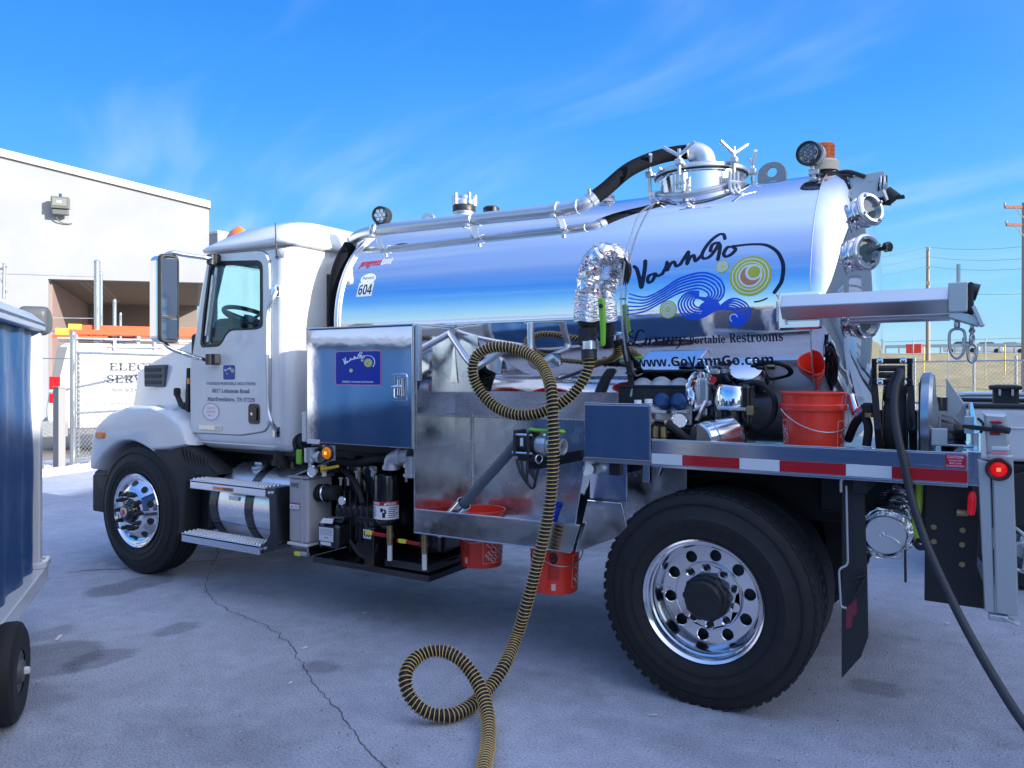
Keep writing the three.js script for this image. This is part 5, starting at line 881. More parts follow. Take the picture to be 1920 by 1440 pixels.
// ---------------------------------------------------------------- under the cab: fuel tank, steps, pump unit
{
  const fy = .655, fz = -.46, fr = .312, x0 = -5.13, x1 = -4.06;
  const ft = part(truck, 'fuel_tank', lathe([[0, 0], [.2, .004], [.25, .012], [fr - .004, .03], [fr, .05], [fr, x1 - x0 - .05], [fr - .004, x1 - x0 - .03], [.25, x1 - x0 - .012], [0, x1 - x0]], V(x0, fy, fz), V(1, 0, 0), 72, .5), M.fuel);
  for (const x of [x0 + .07, -4.66]) part(ft, 'strap', lathe([[fr + .001, -.04], [fr + .008, -.04], [fr + .008, .04], [fr + .001, .04]], V(x, fy, fz), V(1, 0, 0), 64, .3), M.gloss);
  part(ft, 'filler_cap', [lathe([[.065, -.03], [.065, .015], [.05, .025], [0, .025]], V(x0 + .36, fy + fr * .93, fz + fr * .36), V(0, .93, .36), 28, .5), cbox(x0 + .36, fy + fr * .93 + .03, fz + fr * .36 + .01, .08, .02, .02, .005)], M.satin);
  part(ft, 'fitting', [0, .06, .15].map((k) => rod(V(x0 + .50 + k, fy + fr - .01, fz + .05), V(x0 + .50 + k, fy + fr + .03, fz + .05), .014)), M.brass);
  part(ft, 'tank_plate', turned(box(x0 + .25, x0 + .36, fy + .055, fy + .085, fz + fr - .002, fz + fr + .003, .001), 'X', 0), M.satin);
  const stepPart = (name, xa, xb, y, zz) => {
    const s = part(truck, name, [box(xa, xb, y - .068, y, -.02 + zz, .0 + zz, .005), box(xa, xb, y - .02, y - .005, -.16 + zz, -.0 + zz, .003), box(xa, xb, y - .068, y, -.17 + zz, -.16 + zz, .003)], M.alu);
    const teeth = []; for (let r = 0; r < 4; r++) for (let i = 0; i < Math.round((xb - xa) / .032); i++) teeth.push(new THREE.CylinderGeometry(.008, .014, .013, 6).translate(xa + .016 + i * .032, y + .003, zz - .025 - r * .037));
    const g = part(s, 'grip_tooth', teeth, M.satin); g.userData.kind = 'stuff'; return s;
  };
  const s1 = stepPart('step', -5.144, -4.299, 0.863, 0), s2 = stepPart('step', -5.205, -4.33, 0.457, .03);
  part(s1, 'reflector', box(-4.87, -4.755, 0.807, 0.831, .0, .005, .001), M.amber); part(s1, 'dark_reflector', box(-4.752, -4.652, 0.807, 0.831, .0, .005, .001), mat([.25, .12, .08], .4));
  // black brackets: outer C and curved inner
  const bw = (x) => x;
  part(truck, 'step_bracket', [plate([-4.304,0.865, -4.191,0.87, -4.169,0.474, -4.228,0.423, -4.381,0.382, -4.387,0.442, -4.293,0.483, -4.255,0.547, -4.266,0.793, -4.304,0.801], -.17, .008, .006)], M.gloss);
  for (const [a, b] of [[-4.25,0.835], [-4.218,0.838], [-4.337,0.429], [-4.293,0.441]]) part(truck, 'bracket_bolt', bolt(V(a, b, .008), V(0, 0, 1), .013, .01), M.chrome);
  // black fill pipe elbow, green lever
  part(truck, 'fill_elbow', [tube([V(-4.511,0.987,-0.32), V(-4.511,1.099,-0.32), V(-4.465,1.149,-0.32), V(-4.235,1.168,-0.32)], .055, { seg: 40, rad: 18, straight: .07 }), rod(V(-4.511,1.019,-0.32), V(-4.511,0.978,-0.32), .066), rod(V(-4.357,1.158,-0.32), V(-4.284,1.163,-0.32), .066)], M.plastic);
  part(truck, 'green_lever', box(-4.222, -4.168, 1.013, 1.121, -.22, -.2, .01), M.green);
  part(truck, 'camlock_fitting', [rod(V(-4.01,1.145,-0.15), V(-4.01,1.048,-0.15), .05), rod(V(-4.01,1.089,-0.15), V(-3.876,1.092,-0.12), .028), rod(V(-3.912,1.09,-0.12), V(-3.881,1.091,-0.12), .04), cbox(-3.994,1.043,-0.13, .03, .06, .03, .006)], M.cast);
  part(truck, 'lamp_plate', box(-3.76, -3.648, 1.09, 1.189, -.02, -.008, .003), M.satin);
  const al = V(-3.709,1.139,-0.008); const mk = part(truck, 'marker_light', lathe([[.052, 0], [.052, .012], [.046, .018], [.042, .014]], al, V(0, 0, 1), 32, .5), M.black);
  part(mk, 'amber_lens', lathe([[.042, .012], [.034, .022], [.0, .026]], al, V(0, 0, 1), 28), mat([.9, .25, .01], .15, 0, { emissive: 0xff8a00, emissiveIntensity: .1 }));
  part(mk, 'bulb', cbox(al.x, al.y, .018, .02, .02, .006, .004), mat([1, .6, .1], .3, 0, { emissive: 0xffb030, emissiveIntensity: .7 }));
  // cooler box
  const nx0 = -4.14, nx1 = -3.952, ny0 = 0.493, ny1 = 0.94;
  const cool = part(truck, 'cooler_box', [plate(roundPoly([nx0, -.06, nx1, -.06, nx1, -.30, nx0, -.30], .03), ny0, ny1, .006).rotateX(-Math.PI / 2).scale(1, 1, -1).translate(0, 0, 0)].map((g) => { g.computeBoundingBox(); const b = g.boundingBox; return box(nx0, nx1, ny0, ny1, -.30, -.06, .02); }), M.greyBox);
  part(cool, 'cover', [box(nx0 - .008, nx1 + .01, ny1, ny1 + .012, -.31, -.05, .005), bar(V(nx0, ny1 + .01, -.18), V(nx1 + .1, ny1 + .13, -.26), .2, .01)], mat([.30, .31, .33], .4));
  part(cool, 'base', box(nx0 - .005, nx1, ny0 - .02, ny0 - .001, -.31, -.05, .004), M.label);
  part(cool, 'front_rib', box(nx1 - .06, nx1 - .045, ny0, ny1, -.062, -.052, .004), M.greyBox);
  part(cool, 'maker_mark', quadZ(-4.108, -4.024, 0.865, 0.917, -.0475), decalMat(256, 180, (g) => { g.fillStyle = '#1c2230'; g.font = 'bold 150px sans-serif'; g.fillText('N', 0, 140, 90); g.fillText('E', 170, 140, 84); g.beginPath(); g.moveTo(80, 30); g.lineTo(130, 140); g.lineTo(180, 30); g.lineTo(150, 30); g.lineTo(130, 90); g.lineTo(110, 30); g.fill(); }));
  part(cool, 'warning_label', quadZ(-4.113, -4.024, 0.729, 0.769, -.0478), decalMat(256, 190, (g) => { g.fillStyle = '#eef0f2'; g.fillRect(0, 0, 256, 190); g.fillStyle = '#b5242c'; g.fillRect(0, 0, 256, 44); g.fillStyle = '#333'; g.beginPath(); g.moveTo(20, 150); g.lineTo(90, 150); g.lineTo(55, 80); g.fill(); for (let i = 0; i < 4; i++) g.fillRect(110, 80 + i * 24, 130, 8); }));
  // pump unit
  const bx0 = -3.983, bx1 = -3.412, by0 = 0.435;
  part(truck, 'pump_mount_plate', [plate([-3.989,0.406, -3.989,0.906, -3.937,0.957, -3.653,1.023, -3.62,0.99, -3.639,0.595, -3.678,0.419], -.45, -.44, .002), box(bx0 + 0, bx0 + .012, .40, .95, -.44, -.09, .003), box(-3.927, -2.92, .37, .41, -.50, -.08, .005), box(-3.3, -2.94, .42, .47, -.6, -.1, .005)], M.gloss);
  part(truck, 'plate_edge', [bar(V(bx0 + .006, .40, -.088), V(bx0 + .006, .945, -.088), .006, .016, .002, V(0, 0, 1))], mat([.45, .45, .46], .5));
  const pump = part(truck, 'vacuum_pump', [rod(V(-3.78, .70, -.32), V(-3.32, .70, -.32), .17, .17, 32), rod(V(-3.84, .70, -.32), V(-3.78, .70, -.32), .11, .14, 24), box(-3.62, -3.38, .42, .66, -.42, -.16, .03), box(-3.50, -3.30, .82, .94, -.42, -.2, .03), rod(V(-3.36, .70, -.32), V(-3.25, .72, -.30), .09, .07, 20), ...[0, 1, 2, 3, 4, 5, 6, 7].map((i) => box(-3.76 + i * .052, -3.745 + i * .052, .54, .87, -.48, -.148, .004)), box(-3.2, -3.0, .48, 1.15, -.62, -.3, .03)], M.gloss);
  part(pump, 'intake_hose', [rod(V(-3.978,0.832,-0.16), V(-3.765,0.849,-0.16), .052, .052, 24), ring(.055, .007, V(-3.937,0.836,-0.16), V(1, 0, 0), 24), ring(.055, .007, V(-3.906,0.838,-0.16), V(1, 0, 0), 24)], M.rubber);
  part(pump, 'hose_band', ring(.056, .009, V(-3.876,0.84,-0.16), V(1, .1, 0), 24, 6), M.chrome);
  const box1 = part(truck, 'gear_housing', [plate(roundPoly([-3.855,0.653, -3.855,0.487, -3.668,0.494, -3.658,0.652], .02), -.30, -.05, .015), plate(roundPoly([-3.845,0.661, -3.791,0.699, -3.625,0.705, -3.658,0.659], .01), -.30, -.07, .01)], M.gloss);
  part(box1, 'spec_plate', quadZ(-3.833, -3.7, 0.537, 0.63, -.0475), decalMat(256, 230, (g) => { g.fillStyle = '#ccd2da'; g.fillRect(0, 0, 256, 230); g.fillStyle = '#444b58'; for (let i = 0; i < 5; i++) g.fillRect(24, 30 + i * 22, 208, 6); g.font = 'bold 40px sans-serif'; g.textAlign = 'center'; g.fillText('NVE', 128, 185); }));
  part(box1, 'small_plate', quadZ(-3.818, -3.72, 0.51, 0.532, -.0474), M.label);
  part(box1, 'warning_label', quad(V(-3.821,0.651,-0.065), V(-3.707,0.655,-0.065), V(-3.717,0.684,-0.09), V(-3.816,0.68,-0.09)).translate(0, .006, .02), M.label);
  part(pump, 'gauge', [lathe([[.032, -.03], [.034, .0], [.03, .006]], V(-3.702,0.804,-0.13), V(0, .1, 1), 24, .5)], M.chrome); part(pump, 'gauge_face', lathe([[.03, .003], [0, .0035]], V(-3.702,0.804,-0.13), V(0, .1, 1), 24), M.label);
  const g2 = V(-3.911,0.997,-0.06); part(truck, 'pressure_gauge', lathe([[.03, -.05], [.04, -.03], [.042, .0], [.038, .008], [.034, .004]], g2, V(0, 0, 1), 28, .5), M.chrome); part(truck, 'gauge_face', lathe([[.035, .004], [0, .0045]], g2, V(0, 0, 1), 24), M.label);
  part(truck, 'yellow_valve', [rod(V(-3.841,0.993,-0.1), V(-3.841,1.041,-0.1), .022), bar(V(-3.841,1.014,-0.08), V(-3.683,1.045,-0.08), .02, .02, .006), bar(V(-3.836,0.999,-0.08), V(-3.836,1.039,-0.08), .03, .03, .006)], M.yellow); part(truck, 'valve_stub', rod(V(-3.836,0.964,-0.1), V(-3.836,0.997,-0.1), .016), M.label);
  // filter canister with label
  const cy = V(-3.346,0.809,-0.16); const rC = .087;
  const yT = 1.001, yB = 0.666;
  const can = part(truck, 'filter_canister', lathe([[0, yB - .02], [rC * .7, yB - .01], [rC * .95, yB + .02], [rC, yB + .05], [rC, yT - .03], [rC * .98, yT - .018], [rC, yT - .016], [rC * .97, yT], [rC * .8, yT + .012], [0, yT + .014]].map(([r, h]) => [r, h]), V(cy.x, 0, -.18), V(0, 1, 0), 48, .5), M.gloss);
  const wrap = (x, z, r, y0, y1, a0, a1, n = 20) => { const pos = [], uv = [], idx = []; for (let i = 0; i <= n; i++) for (const k of [0, 1]) { const a = lerp(a0, a1, i / n); pos.push(x + r * Math.sin(a), k ? y1 : y0, z + r * Math.cos(a)); uv.push(i / n, k); if (i && k) { const b = i * 2 - 2; idx.push(b, b + 2, b + 1, b + 2, b + 3, b + 1); } } const g = new THREE.BufferGeometry(); g.setAttribute('position', new THREE.Float32BufferAttribute(pos, 3)); g.setAttribute('uv', new THREE.Float32BufferAttribute(uv, 2)); g.setIndex(idx); g.computeVertexNormals(); return g; };
  part(can, 'danger_label', wrap(cy.x, -.18, rC + .0015, 0.718, 0.835, -.9, 1.75), decalMat(1024, 400, (g, W, H) => { g.fillStyle = '#f0f0f2'; g.fillRect(0, 0, W, H); g.fillStyle = '#b01c30'; g.fillRect(0, 0, W, 96); g.fillStyle = '#fff'; g.textAlign = 'center'; g.font = 'bold 76px sans-serif'; g.fillText('DANGER', 240, 76); g.fillText('PELIGRO', 750, 76); g.beginPath(); g.moveTo(530, 80); g.lineTo(600, 80); g.lineTo(565, 20); g.fill(); g.fillStyle = '#222'; for (let i = 0; i < 6; i++) { g.fillRect(40, 130 + i * 42, 240 - (i % 2) * 40, 18); g.fillRect(660, 130 + i * 42, 300 - (i % 3) * 40, 18); } g.beginPath(); g.arc(460, 190, 46, 0, 7); g.fill(); g.beginPath(); g.arc(540, 230, 60, 0, 7); g.fill(); g.fillRect(480, 250, 90, 110); g.fillStyle = '#f0f0f2'; g.beginPath(); g.arc(520, 225, 24, 0, 7); g.fill(); }, { clearcoat: .5 }));
  for (const x of [662, 690]) part(truck, 'pump_body', [lathe([[0, .42], [.08, .42], [.1, .5], [.1, 1.02], [.09, 1.05], [.03, 1.06], [.03, 1.09], [0, 1.09]], V(x === 662 ? -3.746 : -3.588, 0, -.34), V(0, 1, 0), 32, .5)], M.gloss);
  part(truck, 'wing_bolt', [V(-3.631,0.978,-0.2), V(-3.492,1.005,-0.2), V(-3.473,0.989,-0.2), V(-3.199,0.99,-0.2), V(-3.779,0.924,-0.2), V(-3.709,0.929,-0.2)].flatMap((p) => [rod(p.clone().add(V(0, -.03, 0)), p.clone().add(V(0, .02, 0)), .01), cbox(p.x, p.y + .02, p.z, .04, .014, .014, .004)]), M.zinc);
  part(truck, 'cast_elbow', [tube([V(-3.274,1.043,-0.14), V(-3.274,1.106,-0.14), V(-3.221,1.129,-0.14), V(-3.115,1.138,-0.14)], .05, { seg: 30, rad: 18, straight: .06 }), rod(V(-3.274,1.071,-0.14), V(-3.274,1.043,-0.14), .06), rod(V(-3.212,1.13,-0.14), V(-3.181,1.131,-0.14), .06), rod(V(-3.111,1.139,-0.14), V(-3.111,1.002,-0.14), .04), rod(V(-3.111,1.094,-0.14), V(-3.111,1.067,-0.14), .052), rod(V(-3.111,1.026,-0.14), V(-3.111,1.009,-0.14), .052)], M.cast);
  part(truck, 'number_plate_sixty', quadZ(-3.455, -3.386, 0.589, 0.648, -.07), decalMat(160, 190, (g) => { g.fillStyle = '#d6dbe2'; g.fillRect(0, 0, 160, 190); g.fillStyle = '#15181f'; g.font = 'bold 120px sans-serif'; g.fillText('60', 8, 150, 140); g.font = '30px sans-serif'; g.fillText('50', 60, 40); })).name = 'number_plate';
  part(truck, 'support_box', box(-3.459, -3.376, .40, .66, -.4, -.08, .01), M.gloss);
  const drain = (px, py, lab) => { const a = px === 732 ? V(-3.237,0.628,-0.08) : V(-2.957,0.605,-0.08); const d = part(truck, 'drain_valve', [rod(a.clone().add(V(0, .06, 0)), a.clone().add(V(0, -.06, 0)), .019), rod(a.clone().add(V(0, .015, 0)), a.clone().add(V(0, -.015, 0)), .026, .026, 6)], M.brass); part(d, 'drain_tube', rod(a.clone().add(V(0, -.06, 0)), a.clone().add(V(0, -.16, 0)), .016), M.label); part(d, 'red_lever', bar(a.clone().add(V(-.02, 0, .02)), a.clone().add(V(-.2, .005, .02)), .02, .022, .006), M.tapeRed); part(d, 'yellow_tag', cbox(a.x - .155, a.y + .004, a.z + .022, .06, .024, .022, .004), mat([.75, .72, .05], .5)); };
  drain(732); drain(796);
  part(truck, 'yellow_tag', cbox(-4.04,0.421,-0.05, .05, .03, .02, .004), mat([.7, .68, .06], .5)); part(truck, 'drain_tap', [rod(V(-4.019,0.421,-0.06), V(-3.947,0.423,-0.06), .014), cbox(-3.972,0.429,-0.05, .05, .022, .02, .004)], M.zinc);
  // dark bulk under the cabinet: frame, hoses and battery box
  part(truck, 'under_frame', [box(-4.4, -2.97, .98, 1.19, -.75, -.5, .02), box(-4.0, -2.97, 1.13, 1.195, -.5, -.2, .01), box(-5.4, -4.3, 1.05, 1.12, -1.9, -.3, .01), box(-4.0, -3.0, .5, 1.0, -1.5, -.86, .05), box(-4.0, -2.99, .40, 1.12, -.72, -.52, .02), box(-2.6, -.2, 1.1, 1.185, -1.7, -.7, .01), ...[-2.2, -1.7, -.5].map((x) => box(x, x + .06, 1.12, 1.188, -2.35, -.06, .004))], M.frame);
  part(truck, 'under_hose', [tube([V(-4.0, 1.08, -.15), V(-3.7, 1.05, -.25), V(-3.4, 1.10, -.2), V(-3.1, 1.06, -.3)], .028, { seg: 40 }), tube([V(-3.9, 1.02, -.3), V(-3.6, .92, -.16), V(-3.52, .8, -.14)], .02, { seg: 30 }), tube([V(-3.6, .55, -.1), V(-3.5, .47, -.09), V(-3.4, .46, -.09), V(-3.38, .55, -.12)], .012, { seg: 30 })], M.rubber);
}
// ---------------------------------------------------------------- tank outlet: foil-wrapped elbow, valve
const foil = mat([.80, .80, .82], .20, 1, { bumpMap: dataTex(256, (u, v) => .5 + .9 * Math.abs(tileNoise(u, v, 7, 4, 21)) - .3 + .5 * tileNoise(u, v, 16, 2, 3)), bumpScale: .02 });
const crumple = (g, k = .006, f = 22) => { g = norm(g); const p = g.attributes.position; for (let i = 0; i < p.count; i++) { const x = p.getX(i), y = p.getY(i), z = p.getZ(i); p.setXYZ(i, x + k * noise(x * f, y * f, z * f + 9), y + k * noise(x * f + 5, y * f, z * f), z + k * noise(x * f, y * f + 7, z * f)); } g.computeVertexNormals(); return g; };
{
  const path = [V(-1.934,1.967,-0.3), V(-1.934,2.066,-0.3), V(-1.938,2.189,-0.3), V(-1.921,2.28,-0.3), V(-1.878,2.333,-0.31), V(-1.84,2.352,-0.38), V(-1.818,2.336,-0.46)];
  const el = part(truck, 'outlet_elbow', [crumple(tube(path, .067, { seg: 90, rad: 40 }), .014, 18), crumple(rod(V(-1.938,1.961,-0.3), V(-1.938,2.109,-0.3), .088, .078, 48).toNonIndexed(), .012, 18)], foil);
  const wrapR = []; for (const i of [.1, .2, .3, .42, .52, .62, .72, .82]) { const c = new THREE.CatmullRomCurve3(path, false, 'centripetal'); wrapR.push(crumple(ring(.0675, .007, c.getPointAt(i), c.getTangentAt(i).add(V(.25, .2, 0)).normalize(), 40, 6), .008, 30)); } part(el, 'foil_seam', wrapR, foil);
  const marks = []; const c = new THREE.CatmullRomCurve3(path, false, 'centripetal'); for (let i = 0; i < 26; i++) { const t = .05 + .9 * rnd(), p = c.getPointAt(t), a = rnd() * 2.4 - .4; marks.push(new THREE.CircleGeometry(.005 + .005 * rnd(), 6).translate(0, 0, .0735 + .006 * (t < .35 ? 1.8 : 0)).rotateY(a - .6).translate(p.x, p.y, p.z)); } part(el, 'red_print', marks, M.tapeRed);
  const vx = -1.934; const Y = (y) => { return 0; };
  const va = part(truck, 'outlet_valve', [lathe([[0, 1.752], [.040, 1.752], [.040, 1.819], [.052, 1.822], [.052, 1.85], [.038, 1.856], [.038, 1.881], [.046, 1.887], [.046, 1.93], [.055, 1.936], [.066, 1.961], [.066, 1.976], [0, 1.979]], V(vx, 0, -.30), V(0, 1, 0), 36, .5), cbox(vx, 1.875, -.255, .075, .10, .05, .01)], M.plastic);
  part(va, 'coupling', [rod(V(-1.9,1.802,-0.25), V(-1.9,1.847,-0.25), .05, .05, 28)], M.alu); part(va, 'cam_arm', [bar(V(-1.893,1.901,-0.235), V(-1.893,1.835,-0.235), .012, .016, .004), ring(.022, .005, V(-1.893,1.828,-0.235), V(0, 0, 1), 24)], M.chrome);
  part(va, 'green_handle', plate(roundPoly([-1.846,2.091, -1.804,2.089, -1.797,1.963, -1.8,1.82, -1.827,1.812, -1.833,1.964], .02), -.245, -.22, .008), M.green); part(va, 'handle_bolt', bolt(V(-1.82,2.042,-0.22), V(0, 0, 1), .014, .01), M.black);
  // bundle of black cables hanging at the elbow
  const cable = (k) => tube([V(-1.833,2.378,-0.44).add(V(k * .3, 0, 0)), V(-1.776,2.328,-0.425).add(V(k * .7, 0, k * .3)), V(-1.754,2.251,-0.42).add(V(k, 0, 0)), V(-1.767,2.098,-0.42).add(V(k * .5, 0, 0)), V(-1.78,1.975,-0.42).add(V(k * .8, 0, 0)), V(-1.765,1.805,-0.43).add(V(k * .7, 0, 0)), V(-1.735,1.665,-0.43).add(V(k * .6, 0, 0)), V(-1.715,1.465,-0.43).add(V(k * .8, 0, 0))], .0085, { seg: 60, rad: 8 });
  for (const k of [-.016, .002, .019]) part(truck, 'cable', cable(k), M.rubber);
  part(truck, 'cable_tie', [ring(.024, .004, V(-1.77,2.098,-0.42), V(0, 1, .1), 20), ring(.024, .004, V(-1.735,1.665,-0.43), V(.2, 1, .1), 20)], M.black);
}
// ---------------------------------------------------------------- wash pump, manifold and hose reel on the deck
{
  const dk = 1.213;
  const motor = part(truck, 'wash_pump', [rod(V(-1.145,1.379,-0.4), V(-1.145,1.487,-0.4), .10, .10, 36), box(-1.284, -1.038, dk + .02, 1.379, -.52, -.30, .02), rod(V(-1.236,1.346,-0.32), V(-1.045,1.354,-0.32), .05), cbox(-1.044,1.496,-0.36, .05, .22, .10, .02)], M.gloss);
  part(motor, 'motor_cover', lathe([[.098, 0], [.102, .008], [.100, .1], [.088, .125], [.04, .13], [0, .13]].map(([r, h]) => [r, h]), V(-1.133,1.471,-0.4), V(.12, 1, -.05), 44, .5), M.chrome);
  part(motor, 'motor_flange', [bar(V(-1.184,1.482,-0.29), V(-1.037,1.48,-0.29), .03, .014), ...[1350, 1370, 1392].map((x) => bolt(x === 1350 ? V(-1.167,1.48,-0.28) : x === 1370 ? V(-1.111,1.478,-0.28) : V(-1.051,1.48,-0.28), V(0, 0, 1), .01, .01))], M.satin);
  const drm = part(truck, 'water_filter', lathe([[0, 0], [.085, 0], [.092, .008], [.092, .05], [.096, .054], [.092, .06], [.092, .2], [.08, .22], [0, .22]], V(-1.215,1.318,-0.1), V(.55, .15, -.82), 44, .5), M.alu);
  part(truck, 'black_loop_hose', tube([V(-1.089,1.596,-0.38), V(-0.995,1.614,-0.36), V(-0.92,1.56,-0.35), V(-0.902,1.486,-0.35), V(-0.928,1.417,-0.35), V(-0.995,1.373,-0.36), V(-1.041,1.384,-0.38)], .015, { seg: 60 }), M.rubber);
  part(truck, 'manifold', [box(-1.52, -1.436, dk, dk + .14, -.30, -.18, .01), rod(V(-1.525,1.4,-0.2), V(-1.312,1.412,-0.2), .012), rod(V(-1.414,1.35,-0.16), V(-1.356,1.411,-0.2), .02), box(-1.483, -1.29, dk + .02, dk + .16, -.55, -.36, .01)], M.gloss);
  part(truck, 'brass_fitting', [rod(V(-1.422,1.328,-0.14), V(-1.422,1.384,-0.14), .02, .018, 8), rod(V(-1.499,1.331,-0.14), V(-1.499,1.37,-0.14), .015, .015, 8), rod(V(-1.502,1.41,-0.14), V(-1.478,1.41,-0.14), .014, .014, 8), rod(V(-1.41,1.399,-0.14), V(-1.395,1.407,-0.14), .02), cbox(-1.013,1.472,-0.29, .035, .05, .03, .006), rod(V(-1.043,1.477,-0.29), V(-1,1.472,-0.29), .012)], M.brass);
  part(truck, 'feed_hose', tube([V(-1.401,1.402,-0.14), V(-1.359,1.379,-0.12), V(-1.314,1.345,-0.12), V(-1.275,1.312,-0.14)], .02, { seg: 24 }), M.rubber);
  const gg = V(-1.345,1.419,-0.16); part(truck, 'pressure_gauge', lathe([[.028, -.04], [.04, -.02], [.042, 0], [.038, .008], [.034, .004]], gg, V(.6, .2, .9), 28, .5), M.chrome); part(truck, 'gauge_face', lathe([[.036, .004], [0, .005]], gg, V(.6, .2, .9), 24), M.label);
  part(truck, 'solenoid_block', [bar(V(-1.429,1.453,-0.3), V(-1.346,1.458,-0.3), .05, .02), box(-1.545, -1.34, dk + .17, dk + .30, -.36, -.34, .004)], M.zinc);
  for (const [i, q] of [[0, V(-1.496,1.513,-0.3)], [1, V(-1.399,1.514,-0.3)]]) part(truck, 'blue_filter_cap', lathe([[.045, -.03], [.045, 0], [.03, .02], [.026, .028], [0, .03]], q, V(.1, .25, 1), 28, .5), mat([.015, .05, .16], .35));
  part(truck, 'white_cap', [rod(V(-1.592,1.499,-0.2), V(-1.592,1.52,-0.2), .02), rod(V(-1.547,1.502,-0.24), V(-1.547,1.525,-0.24), .022)], M.label);
  part(truck, 'polished_disc', [lathe([[0, 0], [.06, .004], [.09, .010], [.112, .018], [.115, .028], [.112, .036], [.09, .042], [0, .042]], V(-1.344,1.562,-0.42), V(.9, .05, .3), 48, .4)], M.chrome);
  part(truck, 'valve_cluster', [cbox(-1.29,1.533,-0.42, .06, .22, .08, .02), rod(V(-1.313,1.6,-0.4), V(-1.243,1.618,-0.4), .018), rod(V(-1.278,1.665,-0.42), V(-1.278,1.432,-0.42), .02), cbox(-1.231,1.673,-0.4, .05, .03, .04, .008), rod(V(-1.336,1.462,-0.36), V(-1.24,1.506,-0.38), .016), bar(V(-1.299,1.408,-0.3), V(-1.263,1.515,-0.36), .02, .02)], M.steel);
  part(truck, 'red_knob', rod(V(-1.246,1.63,-0.39), V(-1.228,1.63,-0.37), .018), M.tapeRed);
  // brass and hose between bucket and reel
  part(truck, 'reel_inlet', [tube([V(-0.459,1.323,-0.22), V(-0.452,1.413,-0.22), V(-0.473,1.461,-0.24), V(-0.51,1.433,-0.28), V(-0.556,1.338,-0.34)], .02, { seg: 40 }), cbox(-0.454,1.5,-0.22, .045, .05, .045, .01)], M.rubber); part(truck, 'brass_nut', rod(V(-0.447,1.479,-0.2), V(-0.447,1.459,-0.2), .022, .022, 6), M.brass); part(truck, 'inlet_fitting', [rod(V(-0.508,1.472,-0.26), V(-0.473,1.499,-0.24), .02), rod(V(-0.536,1.555,-0.3), V(-0.508,1.472,-0.26), .02)], M.chrome);
  // hose reel: roller guide frame, drum, flanges
  const rx0 = -0.432, rx1 = -0.264, cx = (rx0 + rx1) / 2 + .005, cy = 1.44, cz = -.36;
  const reel = part(truck, 'hose_reel', [rod(V(rx0 + .055, cy, cz), V(rx1 - .03, cy, cz), .20, .20, 48)], M.rubber);
  for (const x of [rx0 + .045, rx1 - .028]) part(reel, 'flange', lathe([[0, 0], [.22, 0], [.226, .004], [.222, .009], [0, .006]], V(x, cy, cz), V(1, 0, 0), 56, .4), M.gloss);
  const f = (z0, z1, yA, yB, xA, xB) => box(xA, xB, yA, yB, z0, z1, .004);
  const gy0 = 1.609, gy1 = 1.73, fx0 = -0.432, fx1 = -0.264;
  part(reel, 'guide_frame', [box(fx0, fx1, gy1 - .025, gy1, -.19, -.16, .003), box(fx0, fx1, gy0, gy0 + .025, -.19, -.16, .003), box(fx0, fx0 + .022, gy0, gy1, -.19, -.161, .003), box(fx1 - .022, fx1, gy0, gy1, -.19, -.161, .003), bar(V(fx0 + .01, gy0, -.18), V(rx0 + .03, dk + .01, -.25), .03, .01, .002, V(0, 0, 1)), bar(V(fx1 - .01, gy0, -.18), V(rx1 + .0, dk + .01, -.25), .03, .01, .002, V(0, 0, 1)), box(rx0 + .01, rx0 + .03, dk, cy + .05, -.42, -.3, .003), box(rx1 - .01, rx1 + .01, dk, cy + .05, -.42, -.3, .003), box(rx0, rx1 + .02, dk + .001, dk + .012, -.56, -.16, .002)], M.gloss);
  for (const y of [gy0 + .045, gy1 - .045]) part(reel, 'roller', rod(V(fx0 + .03, y, -.165), V(fx1 - .03, y, -.165), .014), M.black);
  for (const x of [fx0 + .038, fx1 - .038]) part(reel, 'roller', rod(V(x, gy0 + .06, -.155), V(x, gy1 - .06, -.155), .014), M.black);
  for (const [x, y] of [[fx0 + .036, gy0 + .012], [fx1 - .036, gy0 + .012], [fx0 + .036, gy1 - .012], [fx1 - .036, gy1 - .012]]) part(reel, 'roller_bolt', lathe([[.016, 0], [.014, .008], [0, .012]], V(x, y, -.16), V(0, 0, 1), 12), M.chrome);
  const wx = -0.219; const cap = part(truck, 'reel_wheel', lathe([[0, -.02], [.2, -.02], [.215, -.012], [.218, .02], [.205, .034], [.18, .03], [.06, .05], [0, .05]], V(wx, cy + .01, -.33), V(1, 0, 0), 60, .5), mat([.42, .46, .52], .3, .9));
  for (const g of [lathe([[0, 0], [.03, .0], [.08, -.05], [.09, -.1], [0, -.1]], V(wx + .16, 1.38, -.4), V(1, 0, 0), 28, .5), rod(V(-0.171,1.484,-0.5), V(-0.171,1.548,-0.5), .035), rod(V(-0.188,1.51,-0.48), V(-0.188,1.55,-0.48), .02), box(-0.249, -0.227, 1.24, 1.36, -.34, -.3, .004)]) part(truck, 'reel_motor', g, M.gloss);
}
